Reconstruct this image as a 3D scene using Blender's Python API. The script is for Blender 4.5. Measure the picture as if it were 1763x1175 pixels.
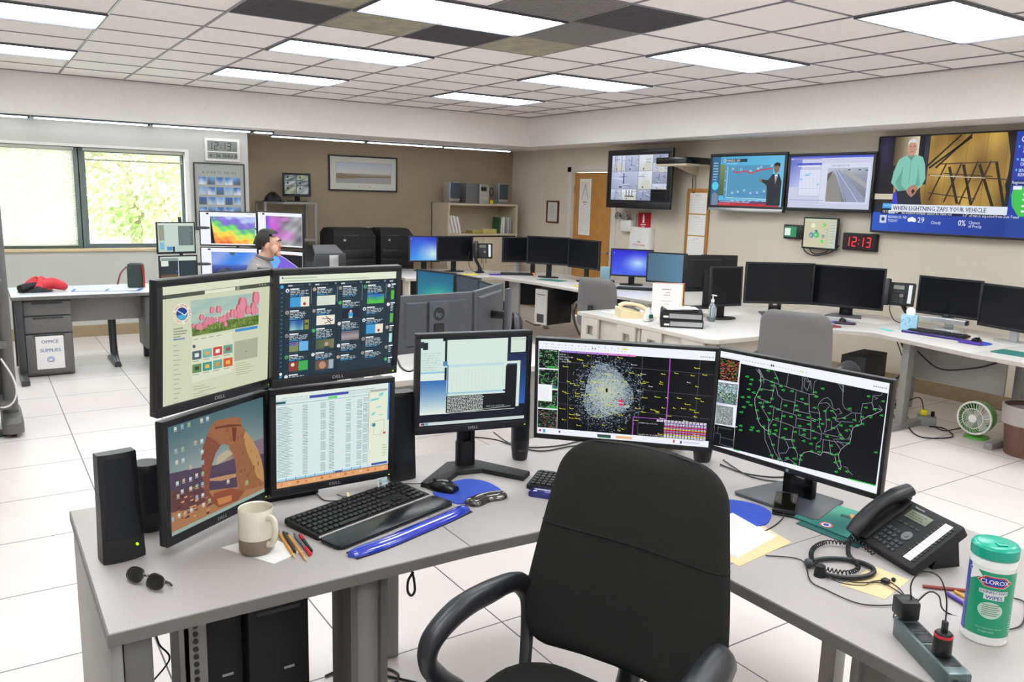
import bpy, bmesh, math, random
import numpy as np
from mathutils import Matrix, Vector

for _o in list(bpy.data.objects): bpy.data.objects.remove(_o)
scn = bpy.context.scene
R_ = math.radians

# ------------------------------------------------------------------ camera
F_PX = 1396.97
CAM = Vector((-.471, -7.4398, 1.7157))
_y, _p, _r = .5862, .1759, .0278
_fwd = Vector((math.sin(_y)*math.cos(_p), math.cos(_y)*math.cos(_p), -math.sin(_p)))
_rt = Vector((math.cos(_y), -math.sin(_y), 0)); _up = _rt.cross(_fwd)
RT = _rt*math.cos(_r)+_up*math.sin(_r); UP = _up*math.cos(_r)-_rt*math.sin(_r)
cd = bpy.data.cameras.new('camera'); cam = bpy.data.objects.new('camera', cd)
scn.collection.objects.link(cam)
cam.matrix_world = Matrix(((RT.x, UP.x, -_fwd.x, CAM.x), (RT.y, UP.y, -_fwd.y, CAM.y), (RT.z, UP.z, -_fwd.z, CAM.z), (0, 0, 0, 1)))
cd.sensor_fit = 'HORIZONTAL'; cd.sensor_width = 36; cd.lens = F_PX*36/1763
cd.clip_start = .05; cd.clip_end = 200
scn.camera = cam
def at(u, v, z=None, x=None, y=None):
    """the point on a plane that a measurement (u, v) taken in the photograph refers to"""
    d = RT*((u-881.5)/F_PX)-UP*((v-587.5)/F_PX)+_fwd
    if z is not None: t = (z-CAM.z)/d.z
    elif x is not None: t = (x-CAM.x)/d.x
    else: t = (y-CAM.y)/d.y
    return CAM+d*t

# ------------------------------------------------------------------ world, exposure
w = bpy.data.worlds.new('world'); scn.world = w; w.use_nodes = True
nt = w.node_tree; bg = nt.nodes['Background']
sky = nt.nodes.new('ShaderNodeTexSky'); sky.sky_type = 'HOSEK_WILKIE'; sky.turbidity = 6; sky.ground_albedo = .6
sky.sun_direction = Vector((-.5, .25, .8)).normalized()
mx = nt.nodes.new('ShaderNodeMix'); mx.data_type = 'RGBA'; mx.inputs[0].default_value = .75
nt.links.new(sky.outputs[0], mx.inputs[6]); mx.inputs[7].default_value = (.93, .97, 1, 1)
nt.links.new(mx.outputs[2], bg.inputs[0]); bg.inputs[1].default_value = 10.5
vs = scn.view_settings
vs.view_transform = 'Standard'; vs.look = 'None'; vs.gamma = 1; vs.use_curve_mapping = False; vs.exposure = 0
PANEL = 12.2         # radiance of the ceiling panels
scn.cycles.use_denoising = True
scn.cycles.max_bounces = 10; scn.cycles.diffuse_bounces = 8; scn.cycles.glossy_bounces = 3
scn.cycles.transparent_max_bounces = 10; scn.cycles.transmission_bounces = 4
scn.cycles.sample_clamp_indirect = 6
scn.cycles.caustics_reflective = False; scn.cycles.caustics_refractive = False

# ------------------------------------------------------------------ materials
def lin(c):
    if isinstance(c, str):
        c = [int(c[i:i+2], 16) for i in (0, 2, 4)]
    r = []
    for v in c[:3]:
        v = v/255 if max(c) > 1 or isinstance(v, int) else v
        r.append(v/12.92 if v <= .04045 else ((v+.055)/1.055)**2.4)
    return tuple(r)
_m = {}
def mat(name, col=None, rough=.5, metal=0, spec=.5, noise=0, nscale=30, bump=0, bscale=200, emit=0, coat=0, trans=0, alpha=1, aniso=None):
    if name in _m: return _m[name]
    m = bpy.data.materials.new(name); m.use_nodes = True; _m[name] = m
    n = m.node_tree.nodes; l = m.node_tree.links; b = n['Principled BSDF']
    c = lin(col)+(1,)
    b.inputs['Base Color'].default_value = c
    b.inputs['Roughness'].default_value = rough; b.inputs['Metallic'].default_value = metal
    b.inputs['Specular IOR Level'].default_value = spec
    b.inputs['Coat Weight'].default_value = coat; b.inputs['Transmission Weight'].default_value = trans
    b.inputs['Alpha'].default_value = alpha
    if emit:
        b.inputs['Emission Color'].default_value = c; b.inputs['Emission Strength'].default_value = emit
    tc = n.new('ShaderNodeTexCoord')
    # every surface has a little uneven tone of its own
    ns = n.new('ShaderNodeTexNoise'); ns.inputs['Scale'].default_value = nscale; ns.inputs['Detail'].default_value = 3
    l.new(tc.outputs['Object'], ns.inputs['Vector'])
    k = noise if noise else .04
    mr = n.new('ShaderNodeMapRange'); mr.inputs[1].default_value = .3; mr.inputs[2].default_value = .7
    mr.inputs[3].default_value = 1-k; mr.inputs[4].default_value = 1+k
    l.new(ns.outputs[0], mr.inputs[0])
    vm = n.new('ShaderNodeVectorMath'); vm.operation = 'SCALE'; vm.inputs[0].default_value = c[:3]
    l.new(mr.outputs[0], vm.inputs['Scale'])
    if not emit and not trans: l.new(vm.outputs[0], b.inputs['Base Color'])
    if bump:
        nb = n.new('ShaderNodeTexNoise'); nb.inputs['Scale'].default_value = bscale; nb.inputs['Detail'].default_value = 2
        l.new(tc.outputs['Object'], nb.inputs['Vector'])
        bp = n.new('ShaderNodeBump'); bp.inputs['Strength'].default_value = bump; bp.inputs['Distance'].default_value = .002
        l.new(nb.outputs[0], bp.inputs['Height']); l.new(bp.outputs[0], b.inputs['Normal'])
    return m
def grid_mat(name, col, line, pitch, width, ox, oy, rough, spec=.5, noise=.02):
    """square tiles with dark joints, by object coordinates (x, y)"""
    m = mat(name, col, rough, spec=spec, noise=noise, nscale=3)
    n = m.node_tree.nodes; l = m.node_tree.links; b = n['Principled BSDF']
    src = b.inputs['Base Color'].links[0].from_socket
    tc = n.new('ShaderNodeTexCoord'); sp = n.new('ShaderNodeSeparateXYZ'); l.new(tc.outputs['Object'], sp.inputs[0])
    res = []
    for i, o in ((0, ox), (1, oy)):
        a = n.new('ShaderNodeMath'); a.operation = 'SUBTRACT'; l.new(sp.outputs[i], a.inputs[0]); a.inputs[1].default_value = o
        p = n.new('ShaderNodeMath'); p.operation = 'PINGPONG'; l.new(a.outputs[0], p.inputs[0]); p.inputs[1].default_value = pitch/2
        c = n.new('ShaderNodeMath'); c.operation = 'LESS_THAN'; l.new(p.outputs[0], c.inputs[0]); c.inputs[1].default_value = width/2
        res.append(c)
    mxm = n.new('ShaderNodeMath'); mxm.operation = 'MAXIMUM'; l.new(res[0].outputs[0], mxm.inputs[0]); l.new(res[1].outputs[0], mxm.inputs[1])
    mix = n.new('ShaderNodeMix'); mix.data_type = 'RGBA'; l.new(mxm.outputs[0], mix.inputs[0]); l.new(src, mix.inputs[6])
    mix.inputs[7].default_value = lin(line)+(1,); l.new(mix.outputs[2], b.inputs['Base Color'])
    return m
def canvas_mat(name, emit=1.0, rough=.35, spec=.3):
    if name in _m: return _m[name]
    m = bpy.data.materials.new(name); m.use_nodes = True; _m[name] = m
    n = m.node_tree.nodes; l = m.node_tree.links; b = n['Principled BSDF']
    a = n.new('ShaderNodeVertexColor'); a.layer_name = 'Col'
    b.inputs['Roughness'].default_value = rough; b.inputs['Specular IOR Level'].default_value = spec
    if emit:
        b.inputs['Base Color'].default_value = (.008, .008, .01, 1)
        l.new(a.outputs[0], b.inputs['Emission Color']); b.inputs['Emission Strength'].default_value = emit
    else:
        l.new(a.outputs[0], b.inputs['Base Color'])
    return m
M = dict(
    black=mat('black_plastic', '17181b', .42), blackm=mat('matte_black', '141517', .65), blackg=mat('glossy_black', '0f1013', .25, coat=.1),
    bezel=mat('bezel_black', '1b1c21', .45), dark=mat('dark_grey_plastic', '34363a', .5), grey=mat('grey_plastic', '6d6e72', .5),
    hpgrey=mat('slate_plastic', '494b52', .42), lgrey=mat('light_grey', 'b9b6b2', .5), white=mat('white_plastic', 'e8e6e2', .4), silver=mat('silver', 'c3c4c6', .3, metal=.7),
    desk=mat('desk_laminate', 'ada6a3', .38, noise=.03, nscale=150, spec=.4), desk2=mat('far_desk_laminate', 'd6d2ce', .22, noise=.02),
    edge=mat('desk_edge', '6b6864', .5), edge2=mat('pale_desk_edge', 'b2aca4', .45), steel=mat('desk_steel', '8b8986', .4, spec=.6), steeld=mat('dark_steel', '3f4144', .4),
    putty=mat('putty_metal', 'c6c0b4', .45), fabric=mat('charcoal_fabric', '292927', .95, noise=.12, nscale=500, bump=.6, bscale=900, spec=.2),
    gfabric=mat('grey_fabric', '706e6d', .95, noise=.08, nscale=300, bump=.5, bscale=500, spec=.2), chairp=mat('chair_plastic', '23252a', .38, spec=.6),
    wood=mat('honey_wood', 'b5813f', .45, noise=.1, nscale=12), oak=mat('cork', 'c99a55', .8, noise=.08, nscale=200), red=mat('red', 'c8252b', .45), paper=mat('paper', 'f1efec', .8),
    tan=mat('manila', 'dcc193', .75), blue=mat('blue_gel', '2338b8', .1, coat=.8, spec=.8), bluepad=mat('blue_cloth', '3350b8', .85), ygel=mat('smoky_gel', '3b342c', .08, coat=.9, spec=.9),
    cream=mat('cream_plastic', 'e4d2a8', .4), beige=mat('cream_metal', 'cdbfa6', .5), teal=mat('teal_pad', '23706a', .7), green=mat('green_plastic', '5fae45', .35),
    brown=mat('brown_plastic', '6b4a3e', .6), bag=mat('clear_bag', 'dcd6d4', .3, alpha=.55), skin=mat('skin', 'd3a58c', .5, noise=.05), hair=mat('hair', '1d1714', .6, noise=.3, nscale=200),
    shirt=mat('grey_shirt', '8c8a89', .9, noise=.05, nscale=40, bump=.3, bscale=60), navy=mat('navy_cloth', '20253a', .9), yellow=mat('yellow', 'e8d21e', .5),
    cable=mat('cable', '15161a', .5), cableg=mat('grey_cable', '8b8b8c', .5), gold=mat('pencil_yellow', 'e09a2c', .4), ltblue=mat('pale_blue', 'a9d3e6', .7),
    orange=mat('led_orange', 'ff5a1e', .5, emit=4), ledg=mat('led_green', 'a8d820', .5, emit=1), ledr=mat('led_red', 'ff1818', .5, emit=2.5),
    stone=mat('stone_glaze', '8b7a66', .5, noise=.08, nscale=80), glaze=mat('cream_glaze', 'e6decb', .2, coat=.4), jacket=mat('red_nylon', 'd22f3a', .55, noise=.08, nscale=20),
    wipes=mat('wipes_tub', 'f2f2ef', .3), tealcap=mat('teal_cap', '12a58c', .25), purple=mat('purple', '4b2f9a', .4), metalg=mat('strip_housing', '5d6c6c', .3, metal=.4),
    clear=mat('clear_gel_bottle', 'dff1fa', .05, trans=.8), liquid=mat('blue_gel_liquid', '4fc0e8', .1), glassdark=mat('dark_lens', '15150f', .08, coat=.5), lcd=mat('lcd_grey', '9aa097', .3), chrome=mat('chrome', 'd5d5d8', .15, metal=1))
SCR = canvas_mat('lit_screen', 1.0, .35, .25); PRINT = canvas_mat('printed', 0, .7, .3); GLOSSP = canvas_mat('glossy_print', 0, .25, .5)

# ------------------------------------------------------------------ mesh builder
I4 = Matrix.Identity(4)
def TR(x=0, y=0, z=0): return Matrix.Translation((x, y, z))
def RX(a): return Matrix.Rotation(R_(a), 4, 'X')
def RY(a): return Matrix.Rotation(R_(a), 4, 'Y')
def RZ(a): return Matrix.Rotation(R_(a), 4, 'Z')
class MB:
    def __init__(s, M=I4): s.bm = bmesh.new(); s.M = M
    def _x(s, vs, M):
        T = s.M @ M if M is not None else s.M
        for v in vs: v.co = T @ v.co
        return s
    def box(s, x0, y0, z0, x1, y1, z1, bev=0, M=None, seg=2):
        r = bmesh.ops.create_cube(s.bm, size=1); vs = r['verts']
        for v in vs: v.co = Vector(((x0+x1)/2+v.co.x*(x1-x0), (y0+y1)/2+v.co.y*(y1-y0), (z0+z1)/2+v.co.z*(z1-z0)))
        if bev:
            es = list({e for v in vs for e in v.link_edges})
            rb = bmesh.ops.bevel(s.bm, geom=es, offset=bev, segments=seg, profile=.5, affect='EDGES')
            vs = list({v for f in rb['faces'] for v in f.verts} | {v for v in vs if v.is_valid})
        return s._x(vs, M)
    def rings(s, rings, cap=True, M=None, closed=False):
        vr = [[s.bm.verts.new(Vector(p)) for p in r] for r in rings]
        n = len(vr[0]); m = len(vr)
        for i in range(m if closed else m-1):
            a, b = vr[i], vr[(i+1) % m]
            for j in range(n):
                k = (j+1) % n
                try: s.bm.faces.new((a[j], a[k], b[k], b[j]))
                except ValueError: pass
        if cap and not closed:
            s.bm.faces.new(vr[0][::-1]); s.bm.faces.new(vr[-1])
        return s._x([v for r in vr for v in r], M)
    def cyl(s, p0, p1, r, r2=None, seg=16, M=None, cap=True):
        p0, p1 = Vector(p0), Vector(p1); d = (p1-p0).normalized()
        a = d.orthogonal().normalized(); b = d.cross(a); r2 = r if r2 is None else r2
        f = lambda c, q: [c+(a*math.cos(t)+b*math.sin(t))*q for t in [2*math.pi*i/seg for i in range(seg)]]
        return s.rings([f(p0, r), f(p1, r2)], cap, M)
    def tube(s, pts, r, seg=8, M=None, closed=False, flat=1.0, smooth=0):
        pts = [Vector(p) for p in pts]
        if smooth: pts = spline(pts, smooth, closed)
        rr = r if isinstance(r, (list, tuple)) else [r]*len(pts)
        if len(rr) != len(pts): rr = [np.interp(i/(len(pts)-1)*(len(rr)-1), range(len(rr)), rr) for i in range(len(pts))]
        rings = []; a = None; n = len(pts)
        for i, p in enumerate(pts):
            q0 = pts[i-1] if i or closed else p; q1 = pts[(i+1) % n] if i < n-1 or closed else p
            d = (q1-q0)
            d = d.normalized() if d.length > 1e-9 else Vector((0, 0, 1))
            if a is None: a = (Vector((0, 0, 1))-d*d.z) if abs(d.z) < .95 else d.orthogonal()
            a = (a-d*a.dot(d)); a = a.normalized() if a.length > 1e-6 else d.orthogonal().normalized()
            b = d.cross(a)
            rings.append([p+(a*math.cos(t)*flat+b*math.sin(t))*rr[i] for t in [2*math.pi*k/seg for k in range(seg)]])
        return s.rings(rings, True, M, closed)
    def lathe(s, prof, seg=24, M=None, sx=1, sy=1, cap=True):
        return s.rings([[(r*math.cos(t)*sx, r*math.sin(t)*sy, z) for t in [2*math.pi*i/seg for i in range(seg)]] for r, z in prof], cap, M)
    def prism(s, pts, z0, z1, M=None, bev=0):
        vs = [s.bm.verts.new((x, y, z0)) for x, y in pts]; f = s.bm.faces.new(vs)
        r = bmesh.ops.extrude_face_region(s.bm, geom=[f]); nv = [e for e in r['geom'] if isinstance(e, bmesh.types.BMVert)]
        for v in nv: v.co.z = z1
        al = vs+nv
        if bev:
            top = [e for e in s.bm.edges if e.verts[0] in nv and e.verts[1] in nv]
            rb = bmesh.ops.bevel(s.bm, geom=top, offset=bev, segments=2, profile=.5, affect='EDGES')
            al = list({v for f in rb['faces'] for v in f.verts} | {v for v in al if v.is_valid})
        return s._x(al, M)
    def ball(s, c, r, M=None, u=16, v=10):
        r = (r, r, r) if not isinstance(r, (tuple, list)) else r
        q = bmesh.ops.create_uvsphere(s.bm, u_segments=u, v_segments=v, radius=1)['verts']
        for k in q: k.co = Vector((c[0]+k.co.x*r[0], c[1]+k.co.y*r[1], c[2]+k.co.z*r[2]))
        return s._x(q, M)
    def torus(s, c, R, r, M=None, seg=32, s2=8, sy=1):
        return s.rings([[(c[0]+(R+r*math.cos(t))*math.cos(a), c[1]+(R+r*math.cos(t))*math.sin(a)*sy, c[2]+r*math.sin(t)) for t in [2*math.pi*j/s2 for j in range(s2)]] for a in [2*math.pi*i/seg for i in range(seg)]], False, M, True)
    def sheet(s, rows, th=.003, M=None):
        """grid of points with thickness along z"""
        n = len(rows[0]); vs = []
        top = [[s.bm.verts.new(Vector(p)) for p in r] for r in rows]; bot = [[s.bm.verts.new(Vector(p)-Vector((0, 0, th))) for p in r] for r in rows]
        for i in range(len(rows)-1):
            for j in range(n-1):
                s.bm.faces.new((top[i][j], top[i][j+1], top[i+1][j+1], top[i+1][j])); s.bm.faces.new((bot[i][j], bot[i+1][j], bot[i+1][j+1], bot[i][j+1]))
        m = len(rows)
        loop = [(0, j) for j in range(n)]+[(i, n-1) for i in range(1, m)]+[(m-1, j) for j in range(n-2, -1, -1)]+[(i, 0) for i in range(m-2, 0, -1)]
        for k in range(len(loop)):
            a, b = loop[k], loop[(k+1) % len(loop)]
            s.bm.faces.new((top[b[0]][b[1]], top[a[0]][a[1]], bot[a[0]][a[1]], bot[b[0]][b[1]]))
        return s._x([v for r in top+bot for v in r], M)
def spline(p, k, closed=False):
    out = []; n = len(p)
    g = (lambda i: p[i % n]) if closed else (lambda i: p[max(0, min(n-1, i))])
    for i in range(n if closed else n-1):
        a, b, c, d = g(i-1), g(i), g(i+1), g(i+2)
        for j in range(k):
            t = j/k
            out.append(.5*((2*b)+(c-a)*t+(2*a-5*b+4*c-d)*t*t+(-a+3*b-3*c+d)*t**3))
    if not closed: out.append(p[-1])
    return out
def rrect(w, h, r, n=5, cx=0, cy=0):
    o = []
    for sx, sy, a0 in ((1, -1, -90), (1, 1, 0), (-1, 1, 90), (-1, -1, 180)):
        for i in range(n+1):
            a = R_(a0+90*i/n); o.append((cx+sx*(w/2-r)+r*math.cos(a), cy+sy*(h/2-r)+r*math.sin(a)))
    return o
def obj(name, mb, m, parent=None, label=None, kind=None, angle=38, subsurf=0):
    bmesh.ops.recalc_face_normals(mb.bm, faces=mb.bm.faces[:])
    me = bpy.data.meshes.new(name); mb.bm.to_mesh(me); mb.bm.free()
    me.polygons.foreach_set('use_smooth', [True]*len(me.polygons)); me.set_sharp_from_angle(angle=R_(angle))
    o = bpy.data.objects.new(name, me); scn.collection.objects.link(o)
    me.materials.append(M[m] if isinstance(m, str) else m)
    if parent is not None: o.parent = parent
    if label: o['label'] = label
    if kind: o['kind'] = kind
    if subsurf:
        md = o.modifiers.new('smooth', 'SUBSURF'); md.levels = md.render_levels = subsurf
    return o
def tag(o, label, cat, group=None, kind=None):
    o['label'] = label; o['category'] = cat
    if group: o['group'] = group
    if kind: o['kind'] = kind
    return o
def thing(name, label, cat, loc=(0, 0, 0), rz=0, group=None, rot=None):
    o = bpy.data.objects.new(name, None); scn.collection.objects.link(o)
    o.empty_display_size = .1
    o.location = loc; o.rotation_euler = rot if rot else (0, 0, R_(rz))
    return tag(o, label, cat, group)
def struct(name, mb, m): return obj(name, mb, m, kind='structure')

# ------------------------------------------------------------------ canvas: printed or lit surfaces built of coloured faces
_tx = {}
def text_mesh(s):
    if s in _tx: return _tx[s]
    cu = bpy.data.curves.new('t', 'FONT'); cu.body = s; cu.size = 1; cu.resolution_u = 2 if len(s) < 12 else 1
    o = bpy.data.objects.new('t', cu); me = o.to_mesh()
    v = [tuple(q.co[:2]) for q in me.vertices]; f = [tuple(p.vertices) for p in me.polygons]
    o.to_mesh_clear(); bpy.data.objects.remove(o); bpy.data.curves.remove(cu)
    _tx[s] = (v, f); return _tx[s]
def homog(src):
    A = []; b = []
    for (x, y), (u, v) in zip(src, ((0, 0), (1, 0), (1, 1), (0, 1))):
        A.append([x, y, 1, 0, 0, 0, -u*x, -u*y]); b.append(u); A.append([0, 0, 0, x, y, 1, -v*x, -v*y]); b.append(v)
    h = np.linalg.solve(np.array(A, float), np.array(b, float))
    return lambda x, y: ((h[0]*x+h[1]*y+h[2])/(h[6]*x+h[7]*y+1), (h[3]*x+h[4]*y+h[5])/(h[6]*x+h[7]*y+1))
class Canvas:
    """u to the right and v downwards, 0..1"""
    def __init__(s, W, H, mapf=None, eps=.00012, strips=0):
        s.strips = strips
        s.W, s.H = W, H; s.v = []; s.f = []; s.c = []; s.L = 0; s.h = None; s.eps = eps; s.mapf = mapf
    def warp(s, quad): s.h = homog(quad) if quad else None
    def _p(s, u, v, L):
        if s.h: u, v = s.h(u, v)
        u = min(1, max(0, u)); v = min(1, max(0, v))
        if s.mapf: return s.mapf(u, v, L*s.eps)
        return ((u-.5)*s.W, -L*s.eps, (.5-v)*s.H)
    def face(s, pts, cols, L):
        i = len(s.v); s.v += [s._p(u, v, L) for u, v in pts]; s.f.append(tuple(range(i, i+len(pts)))); s.c += cols
    def poly(s, pts, col, L=1):
        c = lin(col)+(1,)
        if not s.strips: return s.face(pts, [c]*len(pts), L)
        u0 = int(math.floor(min(p[0] for p in pts)*s.strips)); u1 = int(math.ceil(max(p[0] for p in pts)*s.strips))
        for k in range(u0, u1):      # cut into narrow upright strips that can follow a curved surface
            q = pts
            for lim, sg in ((k/s.strips, 1), ((k+1)/s.strips, -1)):
                o = []
                for a, b in zip(q, q[1:]+q[:1]):
                    ia, ib = (a[0]-lim)*sg >= -1e-9, (b[0]-lim)*sg >= -1e-9
                    if ia: o.append(a)
                    if ia != ib: f = (lim-a[0])/(b[0]-a[0]); o.append((lim, a[1]+(b[1]-a[1])*f))
                q = o
                if len(q) < 3: break
            if len(q) >= 3: s.face(q, [c]*len(q), L)
    def rect(s, u0, v0, u1, v1, col, L=1, nx=1):
        for i in range(nx):
            a = u0+(u1-u0)*i/nx; b = u0+(u1-u0)*(i+1)/nx
            s.poly([(a, v0), (b, v0), (b, v1), (a, v1)], col, L)
    def line(s, pts, w, col, L=2):
        asp = s.H/s.W if not s.h else 1
        for (x0, y0), (x1, y1) in zip(pts, pts[1:]):
            dx, dy = (x1-x0), (y1-y0)*asp; d = math.hypot(dx, dy) or 1
            nx, ny = -dy/d*w/2, dx/d*w/2/asp
            s.poly([(x0+nx, y0+ny), (x1+nx, y1+ny), (x1-nx, y1-ny), (x0-nx, y0-ny)], col, L)
    def disc(s, u, v, r, col, L=2, n=18, ry=None):
        asp = s.W/s.H; ry = ry if ry else r*asp
        s.poly([(u+r*math.cos(2*math.pi*i/n), v+ry*math.sin(2*math.pi*i/n)) for i in range(n)], col, L)
    def grid(s, u0, v0, u1, v1, nx, ny, fn, L=1):
        C = [[tuple(lin(fn(i/nx, j/ny)))+(1,) for i in range(nx+1)] for j in range(ny+1)]
        for j in range(ny):
            for i in range(nx):
                x0, x1 = u0+(u1-u0)*i/nx, u0+(u1-u0)*(i+1)/nx; y0, y1 = v0+(v1-v0)*j/ny, v0+(v1-v0)*(j+1)/ny
                s.face([(x0, y0), (x1, y0), (x1, y1), (x0, y1)], [C[j][i], C[j][i+1], C[j+1][i+1], C[j+1][i]], L)
    def text(s, t, u, v, size, col, L=3, sx=1, rot=0, center=False, bold=0):
        """size = cap height in v units"""
        vs, fs = text_mesh(t)
        if not vs: return
        asp = s.H/s.W; k = size/.7
        wd = max(q[0] for q in vs)*k*sx*asp
        if center: u -= wd/2*math.cos(rot)
        c = lin(col)+(1,); ca, sa = math.cos(rot), math.sin(rot)
        for rep in range(2 if bold else 1):
            i = len(s.v); bo = bold*size*rep
            for x, y in vs:
                X = x*k*sx+bo; Y = y*k; X, Y = X*ca-Y*sa, X*sa+Y*ca
                s.v.append(s._p(u+X*asp, v-Y, L))
            for f in fs: s.f.append(tuple(i+q for q in f)); s.c += [c]*len(f)
    def dashes(s, u0, v0, u1, v1, n, col, seed=0, L=3, th=.35, fill=.75, word=.02):
        """lines of small writing too small to read"""
        rnd = random.Random(seed); dv = (v1-v0)/n
        for i in range(n):
            u = u0; end = u0+(u1-u0)*(fill+(1-fill)*rnd.random()*.9)
            while u < end:
                wl = word*(.5+rnd.random()*1.3); e = min(u+wl, end)
                s.rect(u, v0+dv*i+dv*(1-th)/2, e, v0+dv*i+dv*(1+th)/2, col, L); u = e+word*.3
    def build(s, name, m, parent=None, Mx=I4, label=None):
        me = bpy.data.meshes.new(name); me.from_pydata([tuple(Mx @ Vector(q)) for q in s.v], [], s.f)
        ca = me.color_attributes.new('Col', 'FLOAT_COLOR', 'CORNER')
        ca.data.foreach_set('color', np.array(s.c, dtype=np.float32).ravel())
        me.materials.append(m); o = bpy.data.objects.new(name, me); scn.collection.objects.link(o)
        if parent is not None: o.parent = parent
        if label: o['label'] = label
        return o
def mixc(a, b, t):
    t = max(0, min(1, t)); a = [int(a[i:i+2], 16) for i in (0, 2, 4)] if isinstance(a, str) else a; b = [int(b[i:i+2], 16) for i in (0, 2, 4)] if isinstance(b, str) else b
    return tuple(int(x+(y-x)*t) for x, y in zip(a, b))

def tmb(*a, **k):
    m_ = MB(); m_.tube(*a, **k); return m_
def bmb(*a, **k):
    m_ = MB(); m_.box(*a, **k); return m_

# ------------------------------------------------------------------ the room
T = .6096
XR, YB, YW, XL, YF, HC, HS = 6.88, 3.75, 2.90, -4.5, -9.6, 2.84, 2.43
wallm = mat('wall_tan', 'd6ccba', .9, noise=.02, nscale=3, bump=.1, bscale=120)
wallw = mat('wall_window', 'c7c8c2', .9, noise=.02, nscale=3, bump=.1, bscale=120)
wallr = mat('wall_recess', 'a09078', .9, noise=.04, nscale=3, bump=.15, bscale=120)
soff = mat('soffit_white', 'f1ece9', .85, noise=.02)
base = mat('baseboard', 'a58f70', .6)
floorm = grid_mat('raised_floor_tiles', 'dfd6d2', '4c4c52', T, .0062, 0, 0, .33, spec=.45, noise=.03)
struct('floor', bmb(XL, YF, -.1, XR+.2, YB+.2, 0), floorm)
struct('ceiling', bmb(XL, YF, HC, XR+.2, YB+.2, HC+.1), mat('ceiling_tile', 'f6f1ef', .9, noise=.03, nscale=60, bump=.3, bscale=250))
tb = MB()
GX = lambda i: 5.869+T*i
GY = lambda j: -3.647+T*j
for i in range(-16, 1): tb.box(GX(i)-.008, YF, HC-.007, GX(i)+.008, 2.45, HC+.002)
for j in range(-9, 11):
    if GY(j) < 2.44: tb.box(XL, GY(j)-.006, HC-.006, 6.3, GY(j)+.006, HC+.002)
tb.box(6.275, YF, HC-.008, 6.3, 2.45, HC+.002); tb.box(XL, 2.43, HC-.008, 6.3, 2.45, HC+.002)
struct('trim_1', tb, mat('shaded_ceiling_bar', '7b797f', .35, spec=.8))  # white grid bars made grey, their shade put into the colour
sf = MB(); sf.box(6.3, YF, HS, XR, 2.45, HC, 0); sf.box(XL, 2.45, HS, XR, YB, HC)
struct('trim_2', sf, soff)
# window wall: openings of four windows
wl = MB(); wins = [(.60, 1.68), (-.55, .53), (-1.70, -.62), (-2.85, -1.77)]; z0, z1 = 1.01, 2.13
wl.box(XL, YW, 0, 2.42, YW+.2, z0); wl.box(XL, YW, z1, 2.42, YW+.2, HS); wl.box(1.72, YW, z0, 2.42, YW+.2, z1); wl.box(XL, YW, z0, -2.89, YW+.2, z1)
wl.box(2.22, YW+.2, 0, 2.42, YB, HS)
struct('wall_back', wl, wallw)
struct('wall_recess', bmb(2.42, YB, 0, XR+.2, YB+.2, HS), wallr)
wr = MB(); wr.box(XR, 2.26, 0, XR+.2, YB, HS); wr.box(XR, 1.22, 2.10, XR+.2, 2.26, HS); wr.box(XR, YF, 0, XR+.2, 1.22, HS)
struct('wall_right', wr, wallm)
struct('wall_left', bmb(XL-.2, YF, 0, XL, YB, HC), wallw); struct('wall_front', bmb(XL-.2, YF-.2, 0, XR+.2, YF, HC), wallw)
b = MB(); b.box(XR-.012, YF, 0, XR, 1.13, .13); b.box(XR-.012, 2.36, 0, XR, YB, .13); struct('baseboard_right', b, base)
b = MB(); b.box(XL, YW-.012, 0, 2.432, YW, .13); b.box(2.42, YW, 0, 2.432, YB, .13); struct('baseboard_back', b, base)
b = MB(); b.box(2.432, YB-.012, 0, XR-.012, YB, .13); struct('baseboard_recess', b, base)
fr = mat('window_frame', '6f7a78', .5)
for k, (a, c) in enumerate(wins):
    f = MB(); t = .035; y0, y1 = YW+.09, YW+.15
    f.box(a-.04, y0, z0, a+t, y1, z1); f.box(c-t, y0, z0, c+.04, y1, z1); f.box(a+t, y0, z0, c-t, y1, z0+.045); f.box(a+t, y0, z1-.045, c-t, y1, z1)
    wf = struct('window_%d' % (k+1), f, fr)
    g = bpy.data.materials.get('window_glass')
    if not g:
        g = bpy.data.materials.new('window_glass'); g.use_nodes = True; n = g.node_tree.nodes; l = g.node_tree.links; n.remove(n['Principled BSDF'])
        tr = n.new('ShaderNodeBsdfTransparent'); gl = n.new('ShaderNodeBsdfGlossy'); gl.inputs['Roughness'].default_value = .02; ms = n.new('ShaderNodeMixShader'); ms.inputs[0].default_value = .06
        tr.inputs[0].default_value = (.95, 1, .97, 1); l.new(tr.outputs[0], ms.inputs[1]); l.new(gl.outputs[0], ms.inputs[2]); l.new(ms.outputs[0], n['Material Output'].inputs[0])
    obj('window_pane', bmb(a+t, YW+.118, z0+.045, c-t, YW+.122, z1-.045), g, wf)
struct('trim_3', bmb(-2.95, YW-.03, z0-.035, 1.76, YW+.09, z0, .006), mat('window_sill', 'd9c39b', .5))
b = MB(); b.box(1.68, YW-.012, z0, 1.725, YW+.09, z1+.03); b.box(-2.95, YW-.012, z1, 1.68, YW+.09, z1+.03); struct('trim_4', b, M['white'])
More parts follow.
